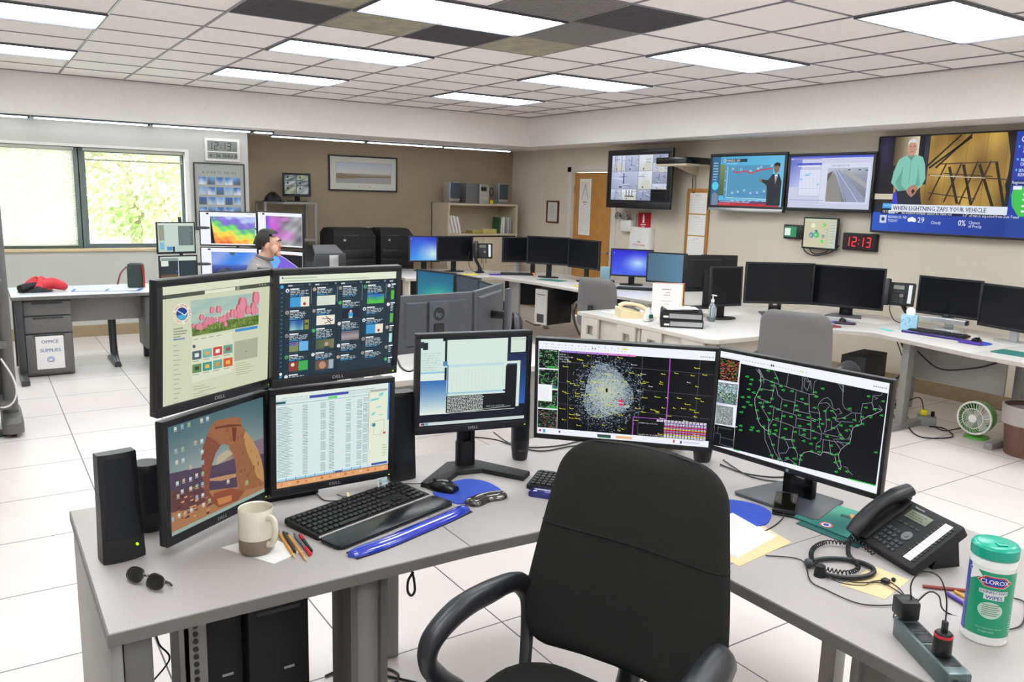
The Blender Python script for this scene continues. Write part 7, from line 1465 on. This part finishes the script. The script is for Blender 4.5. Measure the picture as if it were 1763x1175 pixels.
keyboard('black keyboard on a purple wrist pad on the right-hand desk', 5.78, -4.05, Z0+.004, -88, w=.44, d=.14)
t = thing('wrist_rest', 'dark purple wrist rest under the right-hand keyboard', 'wrist rest', (5.68, -4.05, Z0), -88); obj('gel', MB().prism(rrect(.46, .06, .02), 0, .018, bev=.006), mat('purple_gel', '2c1f6a', .15, coat=.5), t)
t = thing('mouse_pad', 'blue and purple gel mouse pad at the right-hand keyboard', 'mouse pad', (5.69, -4.39, Z0), -88); obj('pad', MB().prism(rrect(.20, .20, .08), 0, .004), 'bluepad', t); obj('gel_rest', MB().prism(rrect(.17, .05, .02, cy=-.085), .004, .020, bev=.006), 'purple', t)
mouse('black mouse on the blue and purple gel pad', 5.72, -4.38, Z0+.0045, -88)
t = thing('mouse_pad', 'small dark purple mouse pad in front of the large black pair', 'mouse pad', (5.63, -3.32, Z0), -50); obj('pad', MB().prism(rrect(.20, .18, .07), 0, .004), 'bluepad', t); obj('gel_rest', MB().prism(rrect(.17, .05, .02, cy=-.075), .004, .020, bev=.006), mat('plum_gel', '3a1a33', .15, coat=.5), t)
mouse('black mouse on the small dark purple pad', 5.64, -3.30, Z0+.0045, -40)
t = thing('mouse_pad', 'teal mouse pad at the right picture edge', 'mouse pad', (5.50, -4.75, Z0), -88); obj('pad', MB().prism(rrect(.24, .20, .02), 0, .005), 'teal', t)
sheet_thing('sticky_note', 'aqua note beside the tissue box', 'paper', [(5.62, -3.66), (5.70, -3.62), (5.66, -3.76), (5.57, -3.78)], Z0, mat('aqua', '5fc4b8', .7))
t = thing('folder', 'dark red folder behind the grey chair at right', 'folder', (5.30, -3.38, Z0), -20); obj('cover', bmb(-.10, -.07, 0, .10, .07, .01), mat('maroon', '8a3034', .6), t)
office_chair('grey fabric armchair in front of the large black monitor pair', 4.10, -4.10, 108, 'gfabric', hs=.45, hb=1.05, wb=.49, wt=.45, recline=11, seam=.0)
tower('black tower under the right-hand desk behind the grey armchair', 5.62, -3.55, .0, -80, .20, .42, .52, vent=False)
# things on the floor at right
t = thing('desk_fan', 'small green and white floor fan near the waste bin', 'fan', (5.82, -4.42, 0), -88)
P = TR(0, -.02, .165); b = MB(P); 
for k in range(30):
    a = 2*math.pi*k/30; b.tube([(.028*math.cos(a), -.075, .028*math.sin(a)), (.07*math.cos(a+.25), -.085, .07*math.sin(a+.25)), (.118*math.cos(a+.45), -.062, .118*math.sin(a+.45))], .0016, 5, smooth=2)
for rr, yy in ((.118, -.062), (.075, -.084)): b.torus((0, 0, 0), rr, .003, M=TR(0, yy, 0) @ RX(90))
obj('grille', b, 'white', t); obj('rim', MB(P).torus((0, 0, 0), .122, .008, M=TR(0, -.058, 0) @ RX(90)), 'white', t)
b = MB(P @ RX(90)); b.lathe([(.124, .055), (.127, .0), (.115, -.055), (.08, -.085), (.07, -.088), (.068, -.084), (.11, -.05), (.12, .055)], 36, cap=False); obj('shroud', b, 'green', t)
b = MB(P @ RX(90)); b.lathe([(.001, .088), (.030, .086), (.03, .075), (.02, .06), (.02, -.06), (.001, -.06)], 20); obj('hub', b, 'white', t)
b = MB(P)
for k in range(5): a = 2*math.pi*k/5; b.sheet([[(math.cos(a+q*.13)*rr, -.03+q*.012, math.sin(a+q*.13)*rr) for q in range(5)] for rr in (.02, .06, .105)], .002)
obj('blade', b, 'white', t); obj('foot', MB().rings([[(x*k, y*k, zz) for x, y in rrect(.16, .15, .04)] for zz, k in ((0, 1), (.015, .95), (.03, .35), (.055, .3))]), 'green', t)
t = thing('waste_bin', 'brown waste bin with a clear plastic liner at the right edge', 'bin', (5.70, -4.83, 0)); obj('pail', MB().lathe([(.135, 0), (.14, .005), (.175, .34), (.178, .35), (.172, .35), (.134, .01), (.001, .01)], 40, cap=False), 'brown', t)
obj('liner', MB().lathe([(.181, .23), (.1825, .26), (.184, .32), (.186, .36), (.176, .362), (.165, .30), (.12, .05)], 40, cap=False), 'bag', t); obj('rim', MB().torus((0, 0, .352), .177, .006), 'dark', t)
t = thing('floor_outlet_box', 'grey outlet box on the floor with a yellow plug in it', 'power outlet', (5.82, -4.02, 0), -60); obj('box', bmb(-.07, -.05, 0, .07, .05, .075, .006), 'cableg', t); obj('yellow_plug', MB(TR(-.025, 0, .075)).box(-.025, -.015, 0, .025, .015, .05, .008), 'yellow', t); obj('black_plug', MB().cyl((.04, 0, .075), (.04, 0, .115), .014), 'black', t)
cable('black cord curving over the floor from the table leg to the outlet box', [at(u, v, z=.006) for u, v in ((1560, 730), (1575, 748), (1600, 755), (1640, 752), (1625, 738), (1600, 735))], .005)
cable('black cord running from the outlet box to the green fan', [at(u, v, z=.006) for u, v in ((1605, 733), (1625, 742), (1650, 738), (1668, 737))], .004)
cable('black cord arching from the yellow plug', [Vector((5.80, -4.0, .12)), Vector((5.85, -3.92, .20)), Vector((5.80, -3.78, .10)), Vector((5.75, -3.72, .01))], .004)
for k, (lab, x0) in enumerate((('thick dark cable hanging down the desk leg beside the outlet box', 0), ('grey cable hanging beside the dark one at the desk leg', .05), ('thin dark cable twisted along the same desk leg', -.05))):
    cable(lab, [(5.58+x0, -3.86, .70), (5.62+x0, -3.92, .5), (5.55-x0, -3.86, .33), (5.60+x0, -3.88, .15), (5.63+x0*2, -3.95, .012)], .008-.002*k, 'cableg' if k == 1 else 'cable')
cable('dark cables slung below the right-hand desk', [(5.70, -3.95, .60), (5.68, -4.15, .50), (5.70, -4.4, .55), (5.70, -4.55, .62)], .006)

# ------------------------------------------------------------------ in the recess
t = thing('metal_shelf', 'tall grey open metal shelf carrying the security monitor', 'shelf', (3.08, 3.50, 0)); 
for sx in (-.34, .34):
    for sy in (-.18, .18): obj('upright', bmb(sx-.018, sy-.018, 0, sx+.018, sy+.018, 1.56), 'steel', t)
for z in (.15, .6, 1.05, 1.54): obj('shelf', bmb(-.355, -.2, z, .355, .2, z+.03), 'steel', t)
monitor('computer_monitor', 'security monitor with six camera views on top of the metal shelf', 3.20, 3.42, 1.57, -25, .37, .31, 1.795, 0, screen=s_cctv_small, stand='flat', depth=.03)
t = thing('cap', 'dark hat lying on the left of the metal shelf top', 'hat', (2.86, 3.38, 1.57)); obj('crown', MB().rings(heap(.12, .10, .11, seed=3, lob=.06)), 'blackm', t, subsurf=1); obj('brim', MB().prism([(.15*math.cos(a), .12*math.sin(a)-.03) for a in [2*math.pi*i/24 for i in range(24)]], 0, .008), 'blackm', t)
t = thing('equipment_table', 'low table under the two black printers', 'table', (4.10, 3.15, 0)); obj('top', bmb(-.66, -.32, .52, .66, .32, .56, .004), 'desk2', t)
for sx in (-.62, .62):
    for sy in (-.28, .28): obj('leg', bmb(sx-.02, sy-.02, 0, sx+.02, sy+.02, .52), 'steel', t)
def printer(label, x, y, z, w, d, h):
    t = thing('laser_printer', label, 'printer', (x, y, z)); b = MB(); b.rings([[(-w/2, -d/2, 0), (w/2, -d/2, 0), (w/2, d/2, 0), (-w/2, d/2, 0)], [(-w/2, -d/2, h*.86), (w/2, -d/2, h*.86), (w/2, d/2, h*.9), (-w/2, d/2, h*.9)], [(-w/2+.03, -d/2+.08, h), (w/2-.04, -d/2+.08, h), (w/2-.04, d/2-.05, h), (-w/2+.03, d/2-.05, h)]]); obj('body', b, 'blackm', t)
    for k in range(3): obj('paper_drawer', bmb(-w/2+.02, -d/2-.008, .02+k*h*.19, w/2-.02, -d/2+.002, .01+(k+1)*h*.19, .004), 'black', t)
    obj('control_panel', MB(TR(0, -d/2+.03, h*.88) @ RX(35)).box(-w*.3, -.03, 0, w*.1, .03, .012, .003), 'dark', t); obj('output_tray', bmb(-w/2+.05, -d/2+.1, h, w/2-.06, d/2-.1, h+.012, .004), 'black', t)
    obj('badge', bmb(-w*.28, -d/2-.010, h*.76, -w*.22, -d/2-.004, h*.80), 'silver', t)
printer('left one of the two large black printers, wider', 3.82, 3.17, .56, .60, .52, .67); printer('right one of the two large black printers', 4.44, 3.15, .56, .50, .50, .67)
t = thing('label_printer', 'dark desktop printer with a tilted lid in front of the black printers', 'printer', (3.03, 1.90, 0)); obj('stand', bmb(-.19, -.15, 0, .19, .2, .80, .006), 'steeld', t); obj('body', bmb(-.19, -.16, .80, .19, .2, 1.00, .01), 'dark', t)
obj('lid', MB(TR(0, .0, 1.0) @ RX(18)).box(-.18, -.15, 0, .18, .17, .035, .008), 'grey', t); obj('paper_slot', bmb(-.02, -.168, .83, .09, -.158, .98, .002), 'silver', t); obj('screen', MB(TR(-.20, -.05, .9) @ RZ(-50) @ RX(25)).box(-.07, -.006, 0, .07, .006, .22, .004), 'blackg', t)
# framed landscape
def frame(name, label, cat, cx, cz, w, h, m, art, wall='back', fw=.02, dep=.025, tw=None, yy=None):
    t = thing(name, label, cat, (cx, (yy or YB)-.001, cz) if wall == 'back' else (XR-.001, cx, cz), 0 if wall == 'back' else -90)
    b = MB(); b.box(-w/2, -dep, h/2-fw, w/2, 0, h/2, .002); b.box(-w/2, -dep, -h/2, w/2, 0, -h/2+fw, .002); b.box(-w/2, -dep, -h/2+fw, -w/2+fw, 0, h/2-fw, .002); b.box(w/2-fw, -dep, -h/2+fw, w/2, 0, h/2-fw, .002); obj('frame', b, m, t)
    obj('backing', bmb(-w/2+fw, -.010, -h/2+fw, w/2-fw, 0, h/2-fw), 'paper', t)
    cv = Canvas(w-2*fw, h-2*fw); art(cv); cv.build('print', GLOSSP, t, TR(0, -.011, 0)); return t
def art_land(c):
    c.rect(0, 0, 1, 1, 'cfd0c6', 0); c.rect(.085, .17, .925, .80, '9aa0a8', 1)
    c.grid(.09, .18, .92, .79, 16, 14, lambda a, b: mixc('b7c3d4', 'd6cfc6', b*1.6) if b < .52 else (mixc('8f8574', 'b59c84', a) if b < .64 else mixc('8f9aa6', 'a8a4a0', b)), 2)
    c.poly([(.09, .54), (.16, .50), (.25, .56), (.35, .55), (.5, .58), (.92, .55), (.92, .60), (.5, .63), (.3, .66), (.09, .68)], '8d7a60', 3); c.rect(.42, .875, .60, .93, 'a9a088', 2); c.rect(.43, .885, .59, .92, 'dcdacd', 3)
frame('framed_picture', 'wide framed landscape print in pale mount on the recess wall', 'picture', 4.30, 1.985, 1.06, .50, 'black', art_land)
# cabinet and stereo
t = thing('bookcase', 'cream metal cabinet with one open shelf, in the corner', 'cabinet', (6.03, 3.48, 0)); w_, d_ = .62, .26
b = MB(); b.box(-w_, -d_, 0, -w_+.03, d_, 1.60); b.box(w_-.03, -d_, 0, w_, d_, 1.60); b.box(-w_, d_-.02, 0, w_, d_, 1.60); obj('carcass', b, 'beige', t)
for z in (1.57, 1.12, .55, .05): obj('shelf', bmb(-w_+.03, -d_, z, w_-.03, d_-.02, z+.03), 'beige', t)
for s in (-1, 1): dd = obj('door', bmb(min(0, s*w_*.97)+.004, -d_-.018, .06, max(0, s*w_*.97)-.004, -d_, 1.10, .003), 'beige', t); obj('door_handle', bmb(s*.04-.006, -d_-.03, .7, s*.04+.006, -d_-.018, .82), 'chrome', dd)
def book(label, x, z, th, h, m, lean=0, d=.2, y=-.1):
    t = thing('book', label, 'book', (6.03+x, 3.48+y, z), 0, 'books in the cream cabinet'); P = RY(lean); obj('cover', MB(P).box(0, -d/2, 0, th, d/2, h, .002), m, t); obj('pages', MB(P).box(.003, -d/2+.003, h-.001, th-.003, d/2-.003, h+.0012), 'paper', t)
for k, nm in enumerate(('leftmost', 'second', 'third', 'fourth')): book('white binder leaning in the cream cabinet, %s of the four' % nm, -.55+k*.055, 1.151, .035, .28-.01*k, 'white', -14)
book('yellow book lying in the middle of the cabinet shelf', -.16, 1.15, .17, .045, mat('dull_yellow', 'b0a04a', .6)); book('long yellow directory lying right of the centre in the cabinet', .04, 1.15, .24, .065, mat('directory', 'd2c070', .6))
for k, (cc, th, h) in enumerate((('2f5a3a', .03, .25), ('e8e6e0', .02, .24), ('e8e6e0', .025, .25), ('8f9499', .03, .24), ('d0cfcc', .02, .25), ('a9a49c', .025, .23))):
    book('upright %s book in the right half of the cabinet, %s from its left' % (('green', 'white', 'thick white', 'grey', 'pale grey', 'buff')[k], ('first', 'second', 'third', 'fourth', 'fifth', 'sixth')[k]), .31+k*.042, 1.151, th, h, mat('bk_'+cc, cc, .6), 3 if k < 2 else 0)
def stereo_speaker(label, x): 
    t = thing('stereo_speaker', label, 'speaker', (x, 3.40, 1.60), 0, 'stereo speakers on the cabinet'); obj('cabinet', bmb(-.085, -.11, .03, .085, .1, .31, .006), 'silver', t); obj('grille', bmb(-.078, -.125, .07, .078, -.108, .30, .006), mat('slate_cloth', '43505a', .9), t); obj('foot', MB().rings([[(x_*k, y_*k, zz) for x_, y_ in rrect(.20, .2, .03)] for zz, k in ((0, 1), (.03, .75))]), 'silver', t)
stereo_speaker('left stereo speaker with a slate grille on the cream cabinet', 5.56); stereo_speaker('right stereo speaker, near the room corner', 6.42)
t = thing('stereo', 'silver stereo unit between the two speakers', 'stereo', (5.98, 3.40, 1.60)); obj('case', bmb(-.22, -.10, 0, .02, .2, .30, .006), 'grey', t); obj('front', bmb(.0, -.13, 0, .17, -.02, .29, .008), 'silver', t); obj('display', bmb(.02, -.133, .19, .12, -.128, .25), 'blackg', t); obj('dial', MB().cyl((.14, -.13, .2), (.14, -.145, .2), .018), 'chrome', t)
for z in (.03, .10): obj('cassette_door', bmb(.02, -.134, z, .15, -.128, z+.05, .002), 'lgrey', t)
t = thing('trophy', 'small yellow and dark figurine right of the stereo', 'figurine', (6.22, 3.32, 1.60)); obj('base', MB().lathe([(.03, 0), (.032, .05), (.018, .06), (.001, .06)], 16), 'yellow', t); obj('loop', MB().torus((0, 0, 0), .035, .008, M=TR(0, 0, .18) @ RX(90), sy=1.6), 'dark', t)
# framed paper, wall clock, poster
frame('framed_certificate', 'small dark red framed certificate left of the oak door', 'picture', 2.60, 1.51, .30, .33, mat('mahogany', '5a2024', .4), lambda c: (c.rect(0, 0, 1, 1, 'd9d6cf', 0), c.dashes(.25, .15, .75, .8, 8, 'a8a49c', 3)), wall='right')
def art_sky(c):
    c.rect(0, 0, 1, 1, 'a4a8a4', 0); c.text('A GUIDE TO THE SKY', .5, .15, .042, '5c605e', center=True, sx=.9)
    for r in range(5):
        for q in range(5):
            u, v = .07+q*.178, .20+r*.155; c.grid(u, v, u+.15, v+.115, 3, 4, lambda a, b: mixc(('3f78c8', '6aa0dc', '2f62b8')[(q+r) % 3], ('d8dfe6', 'b8c4d0', '55606c')[(q*2+r) % 3], b*1.2+.25*math.sin(a*5+q)), 2)
frame('sky_poster', 'framed poster of sky photographs below the wall clock', 'poster', 2.07, 1.62, .60, .80, 'dark', art_sky, yy=YW, fw=.014)
t = thing('wall_clock', 'white framed digital wall clock beside the window reading 12:13', 'clock', (2.11, YW-.001, 2.175)); obj('case', bmb(-.205, -.03, -.135, .205, 0, .135, .008), 'white', t)
cv = Canvas(.35, .21); cv.rect(0, 0, 1, .58, '8f9490', 0); cv.rect(0, .64, 1, 1, '8f9490', 0)
for q, (ch_, u) in enumerate(zip('1213', (.02, .22, .46, .65))): seg7(cv, ch_, u, .08, .13, .42, '2c3032')
cv.rect(.43, .2, .455, .25, '2c3032', 4); cv.rect(.43, .36, .455, .41, '2c3032', 4); cv.text('PM', .84, .5, .10, '3c4042', 4); cv.text('4', .06, .93, .2, '3c4042', 4); cv.text('26 THU 38', .26, .93, .2, '3c4042', 4, bold=.05)
cv.build('display', PRINT, t, TR(0, -.0305, 0))
# ------------------------------------------------------------------ right wall
def tv(label, cx, cy, cz, w, h, scr, yaw=-90, tilt=0, bot=.03, bez=.025, botm=None):
    t = monitor('television', label, cx, cy, cz-h/2, yaw, w, h, cz, tilt, screen=scr, bez=bez, bot=bot, depth=.07, cat='television', onw=(XR-cx)-.002, body='black'); return t
tv('wall television split into many road camera views', 6.60, .42, 1.98, 1.19, .735, s_cctv, -89.5, bez=.05, bot=.085)
t = tv('wall television with a weather presenter before a blue temperature chart', 6.72, -1.21, 1.945, 1.035, .635, s_forecast, -87, bez=.035, bot=.06)
b = MB(TR(0, 0, .3175) @ RX(0)); b.box(-.50, -.0150, -.3175, .50, -.0115, -.285, .001); obj('lower_trim', b, 'silver', t, label='silver strip along the lower edge')
tv('wall television showing a map window and a highway photograph', 6.76, -2.235, 1.945, .99, .585, s_road, -88.5, bez=.03, bot=.035)
tv('largest wall television, showing a man in a mint shirt and a lightning headline', 6.80, -3.50, 1.925, 1.56, .90, s_news, -90, bez=.014, bot=.02)
t = thing('wall_bracket_shelf', 'small cream wall shelf holding the video box', 'shelf', (XR-.001, -.28, 2.14), -90); obj('board', bmb(-.26, -.42, -.012, .26, 0, .012, .003), 'beige', t); obj('bracket', MB().rings([[(-.05, -.3, -.012), (.05, -.3, -.012), (.05, 0, -.012), (-.05, 0, -.012)], [(-.03, -.03, -.10), (.03, -.03, -.10), (.03, 0, -.12), (-.03, 0, -.12)]]), 'beige', t)
t = thing('video_box', 'black video box on the small cream wall shelf', 'video box', (XR-.001, -.28, 2.1525), -90); obj('case', bmb(-.25, -.42, .0, .25, -.02, .075, .006), 'blackg', t)
cable('thin dark cord hanging below the small wall shelf', [(6.86, -.30, 2.03), (6.86, -.31, 1.85), (6.86, -.27, 1.84), (6.86, -.26, 2.03)], .004)
t = thing('emergency_light', 'white emergency light with two round lamps under the camera television', 'emergency light', (XR-.001, .86, 1.40), -90); obj('case', bmb(-.11, -.08, -.10, .11, 0, .06, .02), 'white', t)
for sx in (-.17, -.03): obj('lamp', MB(TR(sx+.03, -.06, .10) @ RX(80)).lathe([(.05, .05), (.052, .03), (.035, -.01), (.015, -.03), (.001, -.03)], 20), 'chrome', t)
obj('lamp_bar', MB().cyl((-.14, -.05, .06), (.0, -.05, .06), .01), 'white', t); obj('conduit', MB().cyl((.14, -.008, -.3), (.14, -.008, .14), .007), 'cableg', t)
t = thing('fire_extinguisher_sign', 'red and white fire extinguisher sign above the white wall box', 'sign', (XR-.001, .56, 1.455), -90); cv = Canvas(.20, .20)
cv.rect(0, 0, 1, 1, 'c0212c', 0); cv.poly([(.42, .2), (.5, .12), (.58, .2), (.6, .65), (.4, .65)], 'f2f2f2', 1); cv.rect(.46, .08, .54, .2, 'f2f2f2', 2); cv.rect(.25, .72, .75, .78, 'f2f2f2', 1); cv.text('FIRE', .5, .93, .1, 'f2f2f2', 2, center=True)
obj('board', MB().rings([[(-.105, -.03, -.10), (.105, -.03, -.10), (.105, 0, -.10), (-.105, 0, -.10)], [(-.105, -.03, .105), (.105, -.03, .105), (.105, 0, .105), (-.105, 0, .105)]]), 'red', t); cv.build('print', PRINT, t, TR(0, -.031, 0))
t = thing('extinguisher_cabinet', 'white extinguisher wall box with small red writing', 'cabinet', (XR-.001, .57, 1.10), -90); obj('case', bmb(-.20, -.07, -.27, .20, 0, .27, .006), 'white', t); dd = obj('door', bmb(-.185, -.082, -.255, .185, -.07, .255, .004), 'white', t); obj('latch', bmb(.06, -.10, -.17, .08, -.08, -.10, .003), 'chrome', dd)
cv = Canvas(.3, .08); cv.text('FIRE', .5, .4, .3, 'b8303a', center=True); cv.text('EXTINGUISHER', .5, .9, .3, 'b8303a', center=True); cv.build('lettering', PRINT, t, TR(0, -.0825, .06))
t = thing('cork_board', 'tall wood-framed cork strip on the right wall', 'notice board', (XR-.001, -.37, 1.44), -90); b = MB(); w_, h_ = .37, .87; fw = .035
b.box(-w_/2, -.022, h_/2-fw, w_/2, 0, h_/2, .003); b.box(-w_/2, -.022, -h_/2, w_/2, 0, -h_/2+fw, .003); b.box(-w_/2, -.022, -h_/2+fw, -w_/2+fw, 0, h_/2-fw, .003); b.box(w_/2-fw, -.022, -h_/2+fw, w_/2, 0, h_/2-fw, .003); obj('frame', b, 'wood', t); obj('cork', bmb(-w_/2+fw, -.012, -h_/2+fw, w_/2-fw, 0, h_/2-fw), 'oak', t)
for k, (z, nm) in enumerate(((1.70, 'top'), (1.44, 'middle'), (1.18, 'bottom'))):
    t = thing('calendar_page', 'white calendar month page, %s of the three on the cork strip' % nm, 'calendar', (XR-.0145, -.37, z), -90, 'calendar pages'); obj('page', bmb(-.14, -.002, -.122, .14, 0, .122), 'paper', t); cv = Canvas(.27, .235); cv.text(('APRIL', 'MAY', 'JUNE')[k]+' 2018', .5, .13, .06, '8a8a90', center=True)
    for q in range(8): cv.rect(.04+q*.13, .2, .044+q*.13, .97, 'b4b4bc', 1)
    for q in range(7): cv.rect(.04, .2+q*.128, .954, .205+q*.128, 'b4b4bc', 1)
    cv.build('print', PRINT, t, TR(0, -.0025, 0))
monitor('wall_monitor', 'small square wall monitor with coloured blobs, between the clock and the green box', 6.80, -2.16, 1.26, -88, .40, .325, 1.43, 0, screen=s_wallmap, bez=.014, bot=.02, depth=.04, onw=.078, cat='computer monitor')
t = thing('weather_display', 'small black box with a green and white display left of the wall monitor', 'display', (XR-.001, -1.80, 1.43), -90); obj('case', bmb(-.12, -.05, -.075, .12, 0, .075, .006), 'black', t); cv = Canvas(.15, .11); cv.rect(0, 0, 1, 1, '2f8a5e', 0); cv.rect(0, .15, .5, .85, 'dff2e4', 1); cv.build('display', SCR, t, TR(-.03, -.051, 0))
t = thing('digital_clock', 'black wall clock with red glowing digits 12:13', 'clock', (XR-.001, -2.59, 1.37), -90); obj('case', bmb(-.185, -.05, -.085, .185, 0, .085, .008), 'blackm', t); cv = Canvas(.33, .14); cv.rect(0, 0, 1, 1, '190608', 0)
for ch_, u in zip('1213', (.03, .26, .50, .73)): seg7(cv, ch_, u, .15, .15, .7, 'ff2c36', t=.2)
cv.rect(.485, .32, .51, .40, 'ff2c36', 4); cv.rect(.475, .6, .50, .68, 'ff2c36', 4); cv.build('digits', canvas_mat('led_digits', 1.5, .3), t, TR(0, -.0505, 0))
cable('loose black cables hanging below the small wall monitor', [(6.85, -1.92, 1.36), (6.84, -1.96, 1.24), (6.84, -2.10, 1.20), (6.84, -2.28, 1.25), (6.85, -2.36, 1.32)], .006)
cable('second black cable looped below the wall monitor', [(6.855, -1.96, 1.33), (6.85, -2.06, 1.22), (6.85, -2.2, 1.24), (6.855, -2.24, 1.28)], .005)
# door notice
t = thing('door_notice', 'tall white notice with an easel drawing on the oak door', 'notice', (XR+.048, 1.90, 1.60), -90); obj('sheet', bmb(-.13, -.003, -.40, .13, 0, .40), 'paper', t); cv = Canvas(.25, .78); cv.rect(.06, .04, .94, .96, 'e4e5e0', 0); cv.line([(.5, .08), (.2, .36)], .03, '5f665a', 1); cv.line([(.5, .08), (.78, .36)], .03, '5f665a', 1); cv.line([(.5, .08), (.5, .3)], .015, '8a8f84', 1); cv.rect(.3, .4, .7, .42, '9a9a94', 1); cv.rect(.35, .44, .65, .455, '9a9a94', 1); cv.build('print', PRINT, t, TR(0, -.0035, 0))

for m_ in (M['bag'],): m_.node_tree.nodes['Principled BSDF'].inputs['Alpha'].default_value = .55
